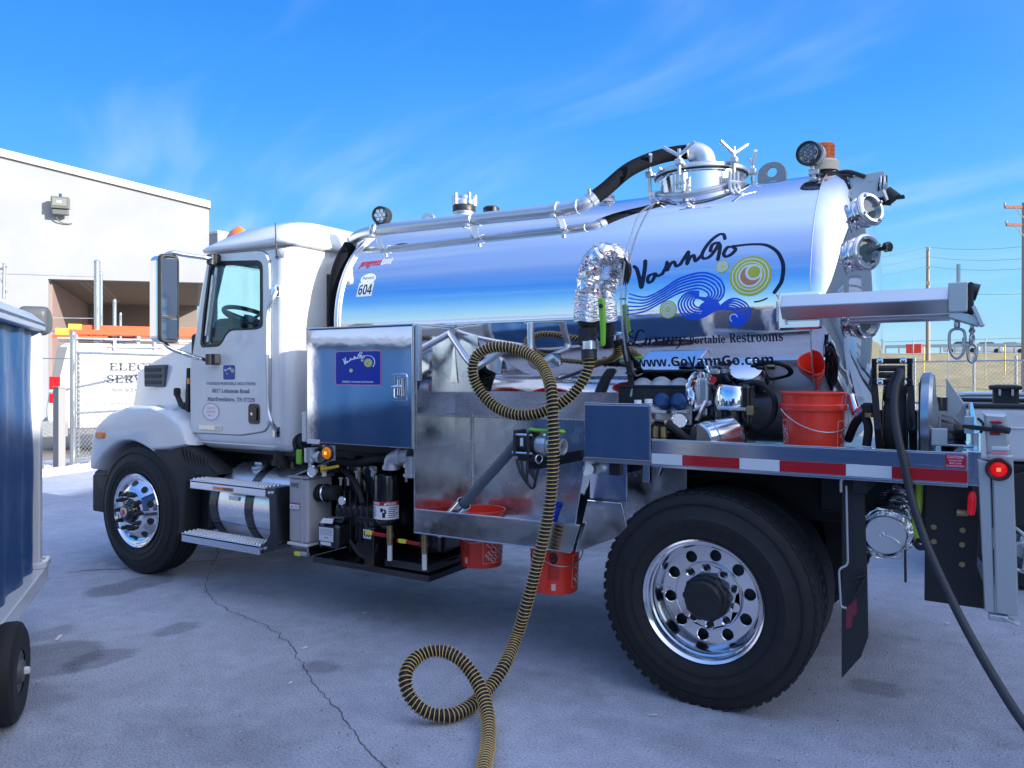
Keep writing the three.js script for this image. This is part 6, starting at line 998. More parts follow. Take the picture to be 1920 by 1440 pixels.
// ---------------------------------------------------------------- rear end: mud flap, outlet cap, hitch plate, post with lamps
{
  part(truck, 'mud_flap', [plate([-0.551,1.19, -0.456,1.187, -0.443,0.754, -0.438,0.464, -0.469,0.369, -0.551,0.255], -.115, -.10, .004)], M.plastic);
  part(truck, 'flap_print', plate([-0.53,0.584, -0.487,0.639, -0.485,0.567, -0.505,0.544, -0.507,0.5, -0.532,0.486], -.0995, -.098, 0), mat([.22, .03, .05], .6));
  part(truck, 'flap_rod', [tube([V(-0.525,1.15,-0.06), V(-0.518,0.789,-0.06), V(-0.555,0.772,-0.05), V(-0.546,0.598,-0.05), V(-0.523,0.597,-0.05)], .0055, { seg: 60, straight: .02 }), tube([V(-0.546,1.121,-0.05), V(-0.546,1.176,-0.05), V(-0.53,1.19,-0.05), V(-0.485,1.193,-0.05)], .0065, { seg: 30, straight: .03 })], M.zinc);
  part(truck, 'flap_cord', tube([V(-0.51,0.725,-0.07), V(-0.443,0.751,-0.08), V(-0.51,0.613,-0.07)], .006, { seg: 30, straight: .01, rad: 6 }), M.black);
  const oc = V(-0.372,0.934,-0.14), od = V(.12, -.06, 1);
  const out = part(truck, 'rear_outlet', [crumple(lathe([[.085, -.5], [.085, -.3], [.088, -.16], [.115, -.12], [.122, -.06], [.118, -.0], [.10, .012], [.09, .01]], oc, od, 72, 0), .016, 26), crumple(tube([oc.clone().add(V(0, .0, -.3)), oc.clone().add(V(.01, .08, -.4)), oc.clone().add(V(.02, .3, -.5))], .085, { seg: 40, rad: 30 }), .014, 22)], foil);
  part(out, 'cap', lathe([[.088, 0], [.088, .02], [.083, .026], [0, .026]], oc, od, 44, .5), M.satin);
  part(out, 'cap_wire', [tube([oc.clone().add(V(-.01, .0, .03)), oc.clone().add(V(.02, -.004, .035)), oc.clone().add(V(.06, -.03, .035)), oc.clone().add(V(.07, -.08, .02)), oc.clone().add(V(.045, -.10, .01))], .003, { seg: 30, rad: 5 }), ring(.01, .003, oc.clone().add(V(-.012, .0, .032)), V(0, 0, 1), 16)], M.chrome);
  part(out, 'lever', [bar(V(-0.289,0.881,-0.1), V(-0.287,0.735,-0.1), .01, .018, .004, V(0, 0, 1))], M.black);
  part(truck, 'green_strap', tube([V(-0.239,1.169,-0.2), V(-0.242,1.063,-0.18), V(-0.253,0.981,-0.16), V(-0.24,0.928,-0.16)], .016, { seg: 20 }), mat([.32, .5, .03], .5));
  part(truck, 'black_loop', tube([V(-0.253,0.903,-0.16), V(-0.24,0.885,-0.16), V(-0.219,0.887,-0.16), V(-0.207,0.912,-0.16)], .012, { seg: 20 }), M.rubber);
  const hp = part(truck, 'hitch_plate', plate([-0.213,1.187, -0.036,1.188, -0.006,1.045, -0.016,0.828, 0.009,0.756, 0.011,0.648, -0.217,0.65, -0.215,0.95], -.19, -.16, .003), M.frame);
  for (const [a, b] of [[-0.18,0.982], [-0.18,0.918], [-0.07,0.979], [-0.072,0.916], [-0.072,0.83]]) part(hp, 'bolt', bolt(V(a, b, -.16), V(0, 0, 1), .014, .008), M.brass);
  part(truck, 'brass_fitting', rod(V(-0.09,1.063,-0.1), V(-0.049,1.062,-0.1), .016, .012), M.brass);
  part(truck, 'red_marker', lathe([[0, -.05], [.012, -.045], [.016, -.02], [.016, .03], [.01, .05], [0, .055]], V(-0.035,1.11,-0.06), V(.05, 1, 0), 16), mat([.6, .01, .02], .2, 0, { emissive: 0xff1030, emissiveIntensity: .08 }));
  // post at the rear corner
  const px0 = -0.014, px1 = 0.121;
  const post = part(truck, 'rear_post', [plate([0.015,1.327, 0.11,1.326, 0.13,0.674, 0.05,0.678, 0.037,1.289].map((v) => v), -.05, 0, .006), plate([-0.014,1.303, 0.031,1.296, 0.048,0.673, 0.011,0.678], -.03, -.01, .004), plate([0.007,1.495, 0.087,1.491, 0.105,1.323, 0.018,1.327], -.3, -.02, .01)], M.zinc);
  const rl = V(0.06,1.269,0.003); const tl = part(truck, 'tail_light', lathe([[.047, 0], [.047, .012], [.042, .018], [.031, .014]], rl, V(0, 0, 1), 32, .5), mat([.05, .006, .01], .4));
  part(tl, 'red_lens', lathe([[.031, .012], [.025, .02], [0, .024]], rl, V(0, 0, 1), 28), mat([.8, .01, .01], .15, 0, { emissive: 0xff1208, emissiveIntensity: .16 }));
  part(tl, 'bulb', cbox(rl.x, rl.y, rl.z + .022, .016, .016, .004, .003), mat([1, .3, .1], .3, 0, { emissive: 0xff5030, emissiveIntensity: .9 }));
  const lens = (x0, x1, ya, yb, m) => part(truck, 'lamp_lens', box(x0, x1, ya, yb, -.05, -.012, .006), m);
  lens(0.033, 0.098, 1.343, 1.361, M.label); lens(0.03, 0.093, 1.321, 1.339, mat([.75, .25, .3], .2, 0, { clearcoat: 1 })); lens(0.03, 0.074, 1.454, 1.467, M.redLens); lens(0.028, 0.067, 1.405, 1.419, M.redLens);
  part(truck, 'lamp_bezel', [box(0.024, 0.1, 1.315, 1.368, -.06, -.022, .006), box(0.022, 0.082, 1.448, 1.476, -.06, -.034, .006), box(0.022, 0.075, 1.401, 1.426, -.06, -.034, .006)], M.chrome);
  part(truck, 'latch_cord', [tube([V(-0.066,1.44,-0.05), V(-0.019,1.439,-0.02), V(0.041,1.433,0)], .006, { seg: 20 }), tube([V(-0.066,1.436,-0.05), V(-0.019,1.43,-0.02), V(0.041,1.427,0)], .006, { seg: 20 }), rod(V(0.041,1.44,0), V(0.097,1.428,0.02), .018, .014), cbox(0.059,1.43,0, .05, .02, .03, .006), tube([V(-0.012,1.469,-0.1), V(0.003,1.454,-0.08), V(0.007,1.438,-0.05), V(-0.004,1.411,-0.05)], .006, { seg: 20 })], M.black);
  part(truck, 'post_foot', [cbox(0.06,0.659,-0.02, .07, .025, .05, .006), bar(V(0.074,0.666,-0.01), V(0.132,0.644,0), .04, .01, .002)], M.zinc);
  part(truck, 'under_rear', [box(-.72, -.2, .95, 1.18, -.9, -.5, .02), box(-.5, -.1, .7, 1.1, -1.5, -1.2, .02), rod(V(-.2, .9, -2.2), V(-.2, .9, -.2), .03)], M.frame);
}

// ---------------------------------------------------------------- suction hose: dark wall with a raised yellow helix
{
  const pts = [V(-1.902,1.762,-0.24), V(-1.907,1.695,-0.235), V(-1.936,1.62,-0.22), V(-2.014,1.528,-0.2), V(-2.093,1.475,-0.18), V(-2.2,1.431,-0.15), V(-2.332,1.425,-0.13), V(-2.474,1.476,-0.12), V(-2.585,1.586,-0.115), V(-2.61,1.672,-0.1), V(-2.586,1.768,-0.1), V(-2.494,1.818,-0.11), V(-2.384,1.819,-0.125), V(-2.276,1.79,-0.14), V(-2.172,1.739,-0.12), V(-2.083,1.665,-0.06), V(-2,1.563,0.03), V(-1.969,1.406,0.07), V(-1.963,1.206,0.08), V(-1.98,1.004,0.08), V(-2.013,0.801,0.085), V(-2.06,0.623,0.09), V(-2.114,0.415,0.1), V(-2.176,0.218,0.11),
    V(-2.135,0.125,0.313), V(-2.139,0.062,0.44), V(-2.134,0.036,0.646), V(-2.163,0.036,0.76), V(-2.241,0.06,0.824), V(-2.32,0.125,0.849), V(-2.375,0.2,0.818), V(-2.389,0.255,0.706), V(-2.314,0.275,0.622), V(-2.214,0.25,0.601), V(-2.113,0.185,0.614), V(-2.03,0.12,0.658), V(-1.947,0.065,0.744), V(-1.854,0.037,0.885), V(-1.749,0.036,1.078), V(-1.594,0.036,1.348)];
  const curve = new THREE.CatmullRomCurve3(pts, false, 'centripetal'); curve.arcLengthDivisions = 2000; const L = curve.getLength(), pitch = .0212, n = Math.floor(L / pitch) * 6, R = .0284, RAD = 14;
  const fr = curve.computeFrenetFrames(n, false), pos = [], idx = [], hx = [];
  const C = []; for (let i = 0; i <= n; i++) C.push(curve.getPointAt(i / n));
  const surf = (i, a, r) => { const k = Math.min(n, Math.floor(i)), f = i - k, c = k < n ? C[k].clone().lerp(C[k + 1], f) : C[k], N = fr.normals[k], B = fr.binormals[k]; return V(c.x + r * (Math.cos(a) * N.x + Math.sin(a) * B.x), c.y + r * (Math.cos(a) * N.y + Math.sin(a) * B.y), c.z + r * (Math.cos(a) * N.z + Math.sin(a) * B.z)); };
  for (let i = 0; i <= n; i++) for (let j = 0; j < RAD; j++) { const a = j / RAD * 2 * Math.PI, ph = (i / 6 - j / RAD) % 1, q = surf(i, a, R + .0048 * Math.cos(ph * 2 * Math.PI)); pos.push(q.x, q.y, q.z); if (i < n) { const b = i * RAD + j, c = i * RAD + (j + 1) % RAD; idx.push(b, c, b + RAD, c, c + RAD, b + RAD); } }
  const g = new THREE.BufferGeometry(); g.setAttribute('position', new THREE.Float32BufferAttribute(pos, 3)); g.setIndex(idx); g.computeVertexNormals();
  const hose = thing('suction_hose', 'black corrugated suction hose with yellow spiral looping from the tank valve down onto the asphalt', 'hose', [-1.9, 0, .1]);
  part(hose, 'hose_wall', g, mat([.014, .013, .012], .5));
  // helix
  const hp = [], hi = [], HR = .0024, HS = 5, per = 14, turns = Math.floor(n / 6);
  for (let t = 0; t <= turns * per; t++) { const a = t / per * 2 * Math.PI, i = t / per * 6, N = surf(i, a, 1).sub(surf(i, a, 0)), T = fr.tangents[Math.min(n, Math.floor(i))]; const c = surf(i, a, R + .0050); for (let s = 0; s < HS; s++) { const b = s / HS * 2 * Math.PI; hp.push(c.x + HR * (Math.cos(b) * N.x + Math.sin(b) * T.x), c.y + HR * (Math.cos(b) * N.y + Math.sin(b) * T.y), c.z + HR * (Math.cos(b) * N.z + Math.sin(b) * T.z)); if (t < turns * per) { const q = t * HS + s, w = t * HS + (s + 1) % HS; hi.push(q, q + HS, w, w, q + HS, w + HS); } } }
  const h = new THREE.BufferGeometry(); h.setAttribute('position', new THREE.Float32BufferAttribute(hp, 3)); h.setIndex(hi); h.computeVertexNormals();
  part(hose, 'yellow_spiral', h, mat([.76, .53, .20], .45));
  part(hose, 'cuff', rod(V(-1.902,1.744,-0.24), V(-1.91,1.802,-0.25), .045, .045, 24), M.black);
}
// ---------------------------------------------------------------- grey wand with valve, resting in its holder
{
  const w = thing('suction_wand', 'grey pipe wand with black valve and aluminium coupling leaning in the tray', 'wand', [-2.718,0.853,-0.12]);
  const a = V(-2.824,0.728,-0.1), b = V(-2.235,1.268,0);
  part(w, 'pipe', [rod(a, b, .030, .030, 28), rod(b.clone().lerp(a, .08), b.clone().add(V(.02, .02, 0)), .036, .036, 24)], M.greyPipe);
  const v = V(-2.154,1.276,0.02), d = V(1, -.04, .05).normalize();
  part(w, 'valve_body', [rod(v.clone().addScaledVector(d, -.065), v.clone().addScaledVector(d, .07), .052, .052, 28), ...[-.055, .035].map((k) => { const q = v.clone().addScaledVector(d, k); return cbox(q.x, q.y + .0, q.z, .018, .145, .13, .01); }), cbox(v.x + .01, v.y - .075, v.z, .12, .045, .07, .008)], M.plastic);
  for (const k of [-.05, .05]) part(w, 'tie_bolt', [rod(v.clone().add(V(-.07, k, .05)), v.clone().add(V(.06, k, .055)), .007)], M.chrome);
  part(w, 'white_mark', cbox(v.x - .008, v.y + .01, v.z + .056, .018, .045, .004, .001), M.label);
  part(w, 'coupling', lathe([[.034, .06], [.046, .06], [.05, .07], [.05, .12], [.046, .13], [.038, .135], [.046, .142], [.046, .155], [.038, .16], [.038, .168], [.046, .174], [.046, .18], [.04, .185], [.034, .21], [.044, .214], [.046, .23], [.038, .232], [.034, .22], [.034, .1]], v, d, 40, .5), M.cast);
  part(w, 'cam_arm', [ring(.022, .005, v.clone().addScaledVector(d, .09).add(V(0, -.075, .03)), V(.8, 0, .4), 20), rod(v.clone().addScaledVector(d, .125).add(V(0, .04, 0)), v.clone().addScaledVector(d, .125).add(V(0, .06, .03)), .008)], M.chrome);
  part(w, 'green_lever', plate(roundPoly([-2.149,1.363, -2.068,1.36, -1.926,1.36, -1.917,1.343, -2.008,1.339, -2.115,1.344], .01), .01, .06, .008), M.green);
  const cab = (k) => tube([v.clone().add(V(-.02 + k, -.09, .04)), v.clone().add(V(.0 + k * .6, -.16, .05)), v.clone().add(V(.03, -.22, .05)), v.clone().add(V(.06, -.24, .05)), v.clone().add(V(.075, -.20, .05)), v.clone().add(V(.05 + k, -.13, .045))], .008, { seg: 34, rad: 7 });
  part(w, 'lead', [cab(-.03), cab(.0), cab(.04)], M.black);
  const hd = b.clone().sub(a).normalize(), h0 = V(-2.824,0.728,-0.1);
  part(truck, 'wand_holder', lathe([[.046, -.06], [.046, .235], [.041, .235], [.041, -.06]], h0, hd, 32, .4), M.alu);
}
// ---------------------------------------------------------------- red buckets
function bucket(label, at, turn) {
  const t = thing('bucket', label, 'bucket', [0, 0, 0], 'red plastic buckets on the truck');
  part(t, 'body', lathe([[0, .004], [.122, .004], [.130, .0], [.133, .004], [.146, .268], [.157, .270], [.159, .275], [.159, .296], [.156, .30], [.148, .302], [.149, .345], [.156, .348], [.157, .356], [.154, .360], [.148, .358], [.144, .30], [.128, .012], [0, .012]], V(0, 0, 0), V(0, 1, 0), 64, .5), M.red);
  const wrap = (r0, r1, y0, y1, a0, a1, n = 16) => { const pos = [], uv = [], idx = []; for (let i = 0; i <= n; i++) for (const k of [0, 1]) { const a = lerp(a0, a1, i / n), r = k ? r1 : r0; pos.push(r * Math.sin(a), k ? y1 : y0, r * Math.cos(a)); uv.push(i / n, k); if (i && k) { const b = i * 2 - 2; idx.push(b, b + 2, b + 1, b + 2, b + 3, b + 1); } } const g = new THREE.BufferGeometry(); g.setAttribute('position', new THREE.Float32BufferAttribute(pos, 3)); g.setAttribute('uv', new THREE.Float32BufferAttribute(uv, 2)); g.setIndex(idx); g.computeVertexNormals(); return g; };
  bucket.print ??= decalMat(400, 400, (g) => { g.strokeStyle = '#ecc9c0'; g.lineWidth = 7; g.strokeRect(8, 8, 384, 384); g.save(); g.translate(20, 390); g.rotate(-Math.PI / 4); g.fillStyle = '#f0d6ce'; g.font = 'bold 92px serif'; g.textAlign = 'center'; g.fillText('THE', 272, -80); g.font = 'bold 128px serif'; g.fillText('HOME', 272, 25, 420); g.fillText('DEPOT', 272, 125, 380); g.restore(); }, { roughness: .4 });
  bucket.warn ??= decalMat(200, 360, (g) => { g.fillStyle = 'rgba(40,12,12,.85)'; g.beginPath(); g.arc(100, 60, 52, 0, 7); g.fill(); g.strokeStyle = '#b03020'; g.lineWidth = 8; g.beginPath(); g.arc(85, 60, 26, 0, 5); g.stroke(); g.fillStyle = 'rgba(60,16,14,.7)'; for (let i = 0; i < 12; i++) g.fillRect(30, 130 + i * 11, 140, 4); g.fillStyle = '#e4c8c4'; g.fillRect(70, 290, 56, 60); }, { roughness: .4 });
  const ra = (y) => .1465 - (.268 - y) * .0493;
  for (const a of [0, Math.PI]) part(t, 'print', wrap(ra(.03) + .001, ra(.225) + .001, .03, .225, .40 + a, 1.75 + a), bucket.print);
  part(t, 'warning_print', wrap(ra(.02) + .001, ra(.25) + .001, .02, .25, -.75, -.1), bucket.warn);
  const arc = []; for (let i = 0; i <= 14; i++) { const q = Math.PI * i / 14; arc.push(V(.163 * Math.cos(q), .275 - .14 * Math.sin(q) * .75, .163 * Math.sin(q) * 1.02)); }
  part(t, 'handle', tube(arc, .0032, { seg: 40, rad: 6 }), mat([.6, .6, .6], .3, .8));
  t.position.set(...at); t.rotation.y = turn; return t;
}
const b0 = bucket('red bucket standing on the deck behind the reflective tape rail, beside the hose reel', [-0.707,1.321,-0.29].map((v, i) => (i === 1 ? 1.2135 : v)), 0.61);
{
  const put = (label, x, y, z, turn) => { const c = b0.clone(); c.name = numbered('bucket'); scene.add(c); c.position.set(x, y, z); c.rotation.y = turn; c.userData = { ...b0.userData, label }; };
  put('red bucket set in the left hole of the hose tray under the grey wand', -2.77, .43, -.44, .22);
  put('red bucket set in the right hole of the hose tray behind the hanging hose', -2.13, .405, -.25, .87);
  b0.remove(b0.children.find((c) => c.name === 'warning_print'));
}
{
  const q = V(-2.079,0.836,-0.16); const t = thing('scrub_brush', 'blue plastic scrub brush handle sticking out of the right tray bucket', 'brush', [q.x, q.y, q.z]);
  part(t, 'handle', tube([q.clone().add(V(-.02, -.16, .0)), q.clone().add(V(-.01, -.05, .01)), q.clone().add(V(.01, .03, .01)), q.clone().add(V(.02, .07, .0))], .02, { seg: 20 }), mat([.01, .05, .5], .35)); part(t, 'grip_end', lathe([[.02, 0], [.024, .01], [.02, .03], [0, .034]], q.clone().add(V(.02, .065, 0)), V(.2, 1, 0), 16), mat([.01, .04, .42], .35));
}
// ---------------------------------------------------------------- black hose from the reel
{
  const h = thing('reel_hose', 'thin black hose running from the deck reel down over the rail to the ground', 'hose', [-.2, 0, .2]);
  part(h, 'hose', tube([V(-0.357,1.553,-0.17), V(-0.347,1.614,-0.15), V(-0.314,1.669,-0.12), V(-0.304,1.664,-0.1), V(-0.322,1.603,-0.06), V(-0.325,1.51,-0.02), V(-0.309,1.397,0.02), V(-0.284,1.286,0.045), V(-0.254,1.143,0.07), V(-0.193,0.961,0.14), V(-0.117,0.809,0.24), V(-0.043,0.688,0.36), V(0.048,0.557,0.48), V(0.124,0.473,0.6), V(0.216,0.411,0.74)], .0165, { seg: 160, rad: 14 }), mat([.028, .03, .034], .55));
}
// ---------------------------------------------------------------- carabiners under the crane head
{
  const hook = (label, top, h, w) => {
    const c = thing('carabiner', label, 'carabiner', [top.x, top.y, top.z], 'snap hooks under the crane head');
    part(c, 'ring', ring(.022, .006, top, V(1, 0, .3), 24), M.steel); part(c, 'swivel', [rod(top.clone().add(V(0, .015, 0)), top.clone().add(V(0, .07, 0)), .008), lathe([[.012, 0], [.014, .01], [.008, .02]], top.clone().add(V(0, .03, 0)), V(0, 1, 0), 14)], M.steel);
    const y = top.y - .02; part(c, 'body', tube([V(top.x, y, top.z), V(top.x + w * .4, y - .01, top.z), V(top.x + w * .5, y - h * .3, top.z), V(top.x + w * .34, y - h * .85, top.z), V(top.x, y - h, top.z), V(top.x - w * .34, y - h * .85, top.z), V(top.x - w * .5, y - h * .3, top.z), V(top.x - w * .4, y - .01, top.z)], .0065, { closed: true, seg: 70 }), M.steel);
    part(c, 'gate', [rod(V(top.x + w * .42, y - h * .6, top.z), V(top.x + w * .47, y - h * .3, top.z), .009)], M.zinc);
  };
  hook('larger steel snap hook hanging under the crane beam end, left of the other', V(-0.094,1.884,-0.3), .135, .062);
  hook('smaller steel snap hook hanging under the winch head, right of the other', V(-0.036,1.815,-0.3), .085, .034);
}
// ---------------------------------------------------------------- blue-curtained carts
function cart() {
  // local: x along the cart, z its width; the corner nearest the truck's front is x = 0, z = 0 and the side z = 0 faces the truck
  const t = thing('curtained_cart', 'white-framed transport cart with a blue curtain side at the left picture edge', 'cart', [0, 0, 0]);
  const L = 3.4, W = 1.5, white = mat([.62, .64, .66], .35, 0, { roughnessMap: grime }), tarp = mat([.016, .068, .185], .42, 0, { bumpMap: softBump, bumpScale: .01, clearcoat: .25, clearcoatRoughness: .35 }), grey = mat([.085, .087, .09], .5);
  for (const [x, z] of [[0, 0], [L, 0], [0, W], [L, W]]) part(t, 'corner_post', box(x ? x - .09 : 0, x ? x : .09, .42, 1.98, z ? z - .03 : -.065, z ? z + .065 : .03, .01), white);
  part(t, 'bed', [box(-.05, L + .05, .34, .44, -.09, .05, .01), box(-.05, L + .05, .36, .44, W - .05, W + .03, .01), box(-.05, .03, .36, .44, .05, W - .05, .01), box(L - .03, L + .05, .36, .44, .05, W - .05, .01), box(0, L, .40, .43, .05, W - .05, .003), box(.0, L, .22, .36, .35, .47, .01), box(.0, L, .22, .36, W - .47, W - .35, .01)], white);
  part(t, 'corner_bracket', [plate(roundPoly([-.12, -.10, .1, -.10, .1, .1, -.12, .1], .05), .30, .34, .006, [roundPoly([-.09, -.07, .0, -.07, .0, .07, -.09, .07], .02)]).rotateX(Math.PI / 2).translate(0, .78, 0), box(-.12, -.10, .32, .46, -.08, .08, .01), box(-.1, .0, .33, .36, -.09, .09, .01)], white);
  const rp = [[-.09, 1.98], [-.02, 2.04], [W * .25, 2.12], [W * .5, 2.15], [W * .75, 2.12], [W, 2.04], [W + .03, 1.98]];
  part(t, 'roof', [loft([0, 1].map((k) => [...rp.map(([z, y]) => V(k ? L + .03 : -.03, y, z)), ...rp.slice().reverse().map(([z, y]) => V(k ? L + .03 : -.03, y - .02, z))])), box(-.03, L + .03, 1.93, 1.985, -.09, -.03, .008)], mat([.26, .32, .42], .35));
  part(t, 'bumper_pad', [plate(roundPoly([-.16, 1.93, .06, 1.90, .10, 2.08, -.06, 2.10, -.17, 2.04], .06), -.10, .06, .03)], grey);
  // curtain with folds
  const n = 90, m = 14, pos = [], idx = [], uv = [];
  for (let i = 0; i <= n; i++) for (let j = 0; j <= m; j++) { const x = .06 + (L - .12) * i / n, y = .40 + 1.54 * j / m, f = .014 * Math.sin(x * 21 + 1.3 * Math.sin(x * 5)) * (.6 + .4 * Math.sin(y * 3)) + .035 * fbm(x * 2.2, y * .7, 3, 3) + .015 * fbm(x * 7, y * 1.5, 6, 2), k = smooth(x, .06, .14) * smooth(L - x, .06, .2); pos.push(x, y, -.008 + f * k - .012 * k); uv.push(x, y); if (i < n && j < m) { const a = i * (m + 1) + j; idx.push(a, a + m + 1, a + 1, a + m + 1, a + m + 2, a + 1); } }
  const g = new THREE.BufferGeometry(); g.setAttribute('position', new THREE.Float32BufferAttribute(pos, 3)); g.setAttribute('uv', new THREE.Float32BufferAttribute(uv, 2)); g.setIndex(idx); g.computeVertexNormals();
  part(t, 'curtain', g, tarp); part(t, 'back_curtain', [box(.09, L - .09, .44, 1.95, W - .03, W - .02, .003), box(.02, .03, .44, 1.95, .09, W - .09, .003), box(L - .03, L - .02, .44, 1.95, .09, W - .09, .003)], tarp);
  const sn = []; for (let i = 0; i < 8; i++) sn.push(lathe([[.009, 0], [.006, .006], [0, .007]], V(.075, .52 + i * .19, -.003), V(0, 0, -1), 10)); part(t, 'snap', sn, M.chrome);
  for (const [x, z] of [[1.36, -.14], [L - .5, -.15], [.75, W - .06], [L - .5, W - .06]]) { const s = z < .5 ? -1 : 1, c = V(x + .55 * 0, .235, z); const w = part(t, 'wheel', lathe([[.1, -.05], [.2, -.055], [.228, -.04], [.235, -.02], [.235, .02], [.228, .04], [.2, .055], [.1, .05]], c, V(0, 0, s), 40, .5), M.rubber); part(w, 'hub', lathe([[.11, .03], [.1, .045], [.06, .04], [.05, .06], [.02, .065], [0, .065]], c, V(0, 0, s), 28, .5), grey); part(w, 'axle_nut', lathe([[.02, .06], [.018, .085], [0, .09]], c, V(0, 0, s), 6), M.label); }
  part(t, 'fork', [[1.36, -.10], [L - .5, -.11], [.75, W - .1], [L - .5, W - .1]].map(([x, z]) => box(x - .06, x + .06, .2, .38, z - .02 + (z < .5 ? .05 : -.05), z + .02 + (z < .5 ? .05 : -.05), .01)), grey);
  return t;
}
{
  const c = cart(); c.position.set(-5.14, 0, 1.15); c.rotation.y = -Math.atan2(.59, .807);
  const c2 = c.clone(); c2.name = numbered('curtained_cart'); c2.position.set(-1.96, 0, 3.72); scene.add(c2);
  c2.userData = { ...c.userData, label: 'second blue-curtained cart standing behind the camera, seen only as a reflection in the polished rail' };
}
// ---------------------------------------------------------------- white pickup behind the truck's rear
{
  const x0 = .02, zc = -3.6, m = M.white, T = thing('pickup_truck', 'white pickup partly hidden behind the rear post at the right edge', 'pickup', [1.5, 0, -4.4]);
  // the pickup stands across the view behind the tanker: its side faces the camera at z = -3.4
  const zf = -3.35, P = (px, py) => 0;
  const yTop = 1.433, ySeam = 1.255, yBot = 1.039;
  const xa = -0.256;
  part(T, 'bed_side', [box(xa, xa + 2.5, yBot - .05, yTop - .03, zf - .12, zf, .04), box(xa, xa + 2.5, yBot - .05, yTop - .03, zf - 1.9, zf - 1.78, .04), box(xa, xa + .06, yBot - .05, yTop - .03, zf - 1.8, zf - .1, .02)], m);
  for (const z of [-.14, -1.92]) part(T, 'bed_rail', box(xa - .01, xa + 2.5, yTop - .035, yTop, zf + z, zf + z + .15, .015), M.plastic);
  part(T, 'body_line', box(xa + .02, xa + 2.5, ySeam - .012, ySeam, zf - .01, zf + .012, .005), m);
  part(T, 'bed_floor', box(xa, xa + 2.5, yBot, yBot + .04, zf - 1.8, zf - .1, .01), M.plastic);
  part(T, 'sill', box(xa + .05, xa + 5.2, .42, yBot - .05, zf - 1.85, zf - .06, .04), M.black);
  part(T, 'cab_body', [plate(roundPoly([xa + 2.52, .5, xa + 2.52, 1.25, xa + 2.7, 1.9, xa + 3.9, 1.9, xa + 4.5, 1.25, xa + 5.7, 1.1, xa + 5.75, .5], .08), zf - 1.9, zf, .06)], m);
  for (const [x, z, s] of [[0.327, zf - .02, 1], [0.327 + 3.4, zf - .02, 1], [0.327, zf - 1.88, -1], [0.327 + 3.4, zf - 1.88, -1]]) {
    const c = V(x, .39, z), w = part(T, 'wheel', lathe([[.25, -.2], [.36, -.2], [.385, -.17], [.39, -.12], [.39, -.04], [.385, -.01], [.36, .01], [.27, .01], [.255, -.01]], c, V(0, 0, s), 56, .5), M.rubber);
    const sp = []; for (let i = 0; i < 6; i++) { const a = i / 6 * 2 * Math.PI + .3; sp.push(bar(V(x + .05 * Math.cos(a), .39 + .05 * Math.sin(a), z + s * .0), V(x + .24 * Math.cos(a), .39 + .24 * Math.sin(a), z - s * .01), .03, .07, .012, V(0, 0, 1))); }
    part(w, 'rim', [lathe([[.255, -.15], [.257, -.012], [.262, .006], [.25, .008], [.238, -.004], [.235, -.15]], c, V(0, 0, s), 56, .5), lathe([[.08, -.02], [.075, .012], [0, .015]], c, V(0, 0, s), 24), ...sp], M.satin); part(w, 'brake_disc', lathe([[.17, -.1], [.17, -.09], [0, -.09]], c, V(0, 0, s), 32), M.steel);
  }
  part(T, 'wheel_arch', [plate(roundPoly([xa + .25, .5, xa + .35, .85, xa + .7, 1.0 - .02, xa + 1.15, .85, xa + 1.25, .5], .1), zf + .004, zf + .03, .008)], M.black);
  part(T, 'bumper', box(xa - .12, xa + .05, .45, .68, zf - 1.85, zf - .05, .03), M.chrome);
  const bx = V(0.176,1.501,-4); const tb = thing('tool_box', 'black plastic tool box lying in the pickup bed', 'tool box', [bx.x, yBot + .04, -4.0]);
  part(tb, 'body', box(0.084, 0.27, yBot + .04, 1.573, -4.5, -4, .02), M.plastic); part(tb, 'lid', box(0.054, 0.293, 1.533, 1.569, -4.53, -3.97, .012), M.black); part(tb, 'latch', [box(0.123, 0.142, 1.483, 1.537, -3.99, -3.965, .004), box(0.214, 0.233, 1.483, 1.537, -3.99, -3.965, .004)], M.zinc);
}
{
  const p = V(0.141,1.317,-10.425), c = thing('parked_car', 'white car behind the pickup at the right edge', 'car', [p.x, 0, p.z]);
  const Y = (y) => 1.65 + (705 - y) * 12 / 1442;
  part(c, 'body', plate(roundPoly([p.x - .9, .3, p.x - .85, Y(752), p.x - .6, Y(744), p.x + 2.8, Y(738), p.x + 3, .3], .1), p.z - 1.6, p.z, .08), M.white);
  part(c, 'cabin', plate(roundPoly([p.x - .55, Y(744), p.x - .2, Y(738), p.x + .9, Y(738), p.x + 1.0, Y(744)], .03), p.z - 1.5, p.z - .05, .03), mat([.20, .24, .26], .15)); part(c, 'roof', plate(roundPoly([p.x - .6, Y(741), p.x - .3, Y(736), p.x + 1.8, Y(735), p.x + 1.9, Y(739)], .05), p.z - 1.5, p.z - .02, .03), M.white);
  for (const k of [0, 2.2]) part(c, 'wheel', rod(V(p.x + k, .32, p.z - .2), V(p.x + k, .32, p.z + .02), .32, .32, 28), M.rubber);
}
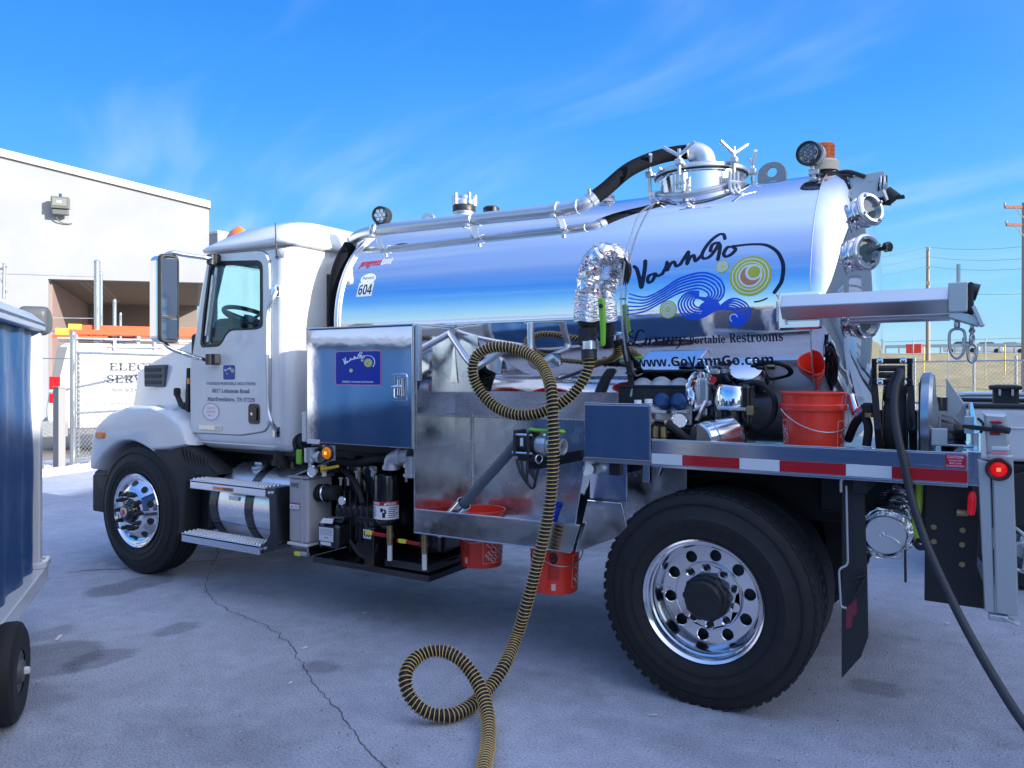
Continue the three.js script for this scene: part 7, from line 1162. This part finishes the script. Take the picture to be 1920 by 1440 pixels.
// ---------------------------------------------------------------- scraps of paper on the asphalt
{
  const scraps = [[-4.953,-0,1.077, .11, .02, 'thin white paper strip on the asphalt right of the cart'], [-3.495,0,0.398, .035, .025, 'small white paper scrap beside the crack in the middle of the yard'], [-3.654,0,-0.3, .03, .02, 'tiny white scrap under the hose tray on the asphalt'], [-1.36,0,0.181, .05, .012, 'white paper bit in front of the big rear tyre'], [-4.603,0,-0.203, .03, .012, 'tiny pale scrap near the end of the lower step'], [-3.161,0,0.819, .03, .012, 'pale splinter on the asphalt left of the long crack'], [-7.722,0,-0.647, .04, .02, 'pale scrap left of the front wheel'], [-0.197,0,-2.154, .03, .02, 'small white scrap behind the hanging black hose']];
  const pm = mat([.75, .74, .72], .8);
  scraps.forEach(([x, y, z, l, w, lab], i) => { const g = new THREE.PlaneGeometry(l, w, 6, 2).rotateX(-Math.PI / 2); const p = g.attributes.position; for (let k = 0; k < p.count; k++) p.setXYZ(k, p.getX(k) * (1 + .2 * noise(k, i)), .006 + .012 * Math.abs(noise(k * .7, i * 3)), p.getZ(k) * (1 + .5 * noise(k, i + 9))); g.rotateY(rnd() * 3).translate(x, 0, z); g.computeVertexNormals(); solo('paper_scrap', lab, 'paper scrap', g, pm, 'scraps of paper on the asphalt'); });
}
// ---------------------------------------------------------------- black crate with white jugs behind the square deck box
{
  const x0 = -1.802, x1 = -1.398, z0 = -.66, z1 = -.42, y0 = 1.2135, y1 = 1.585;
  const cr = thing('crate', 'black open crate holding white jugs behind the square polished deck box', 'crate', [(x0 + x1) / 2, y0, -.54]);
  part(cr, 'base', box(x0, x1, y0, y0 + .012, z0, z1, .003), M.black);
  part(cr, 'side', box(x0, x1, y0 + .012, y1, z1 - .008, z1, .003), M.black); part(cr, 'side', box(x0, x1, y0 + .012, y1, z0, z0 + .008, .003), M.black); part(cr, 'side', box(x0, x0 + .008, y0 + .012, y1, z0 + .008, z1 - .008, .003), M.black); part(cr, 'side', box(x1 - .008, x1, y0 + .012, y1, z0 + .008, z1 - .008, .003), M.black);
  part(cr, 'rim', [box(x0 - .006, x1 + .006, y1, y1 + .014, z1 - .010, z1 + .008, .003), box(x0 - .006, x1 + .006, y1, y1 + .014, z0 - .006, z0 + .01, .003)], M.black);
  const jm = mat([.70, .73, .75], .45, 0, { transmission: .2, thickness: 0 });
  const jug = (x, z, label) => { const j = thing('jug', label, 'jug', [x, y1 - .24, z], 'white jugs in the black crate'); part(j, 'body', lathe([[0, 0], [.062, 0], [.068, .01], [.068, .20], [.058, .25], [.03, .275], [.02, .28], [.02, .30]], V(x, y1 - .24, z), V(0, 1, 0), 32, .5), jm); part(j, 'cap', lathe([[.024, .296], [.025, .30], [.025, .322], [.02, .326], [0, .326]], V(x, y1 - .24, z), V(0, 1, 0), 24, .5), M.label); };
  const w = x1 - x0; jug(x0 + w * .24, -.54, 'white jug in the black crate, nearest the hanging cables'); jug(x0 + w * .52, -.53, 'white jug in the middle of the black crate'); jug(x0 + w * .80, -.54, 'white jug in the black crate, nearest the wash pump');
}
renderer.render(scene, camera);
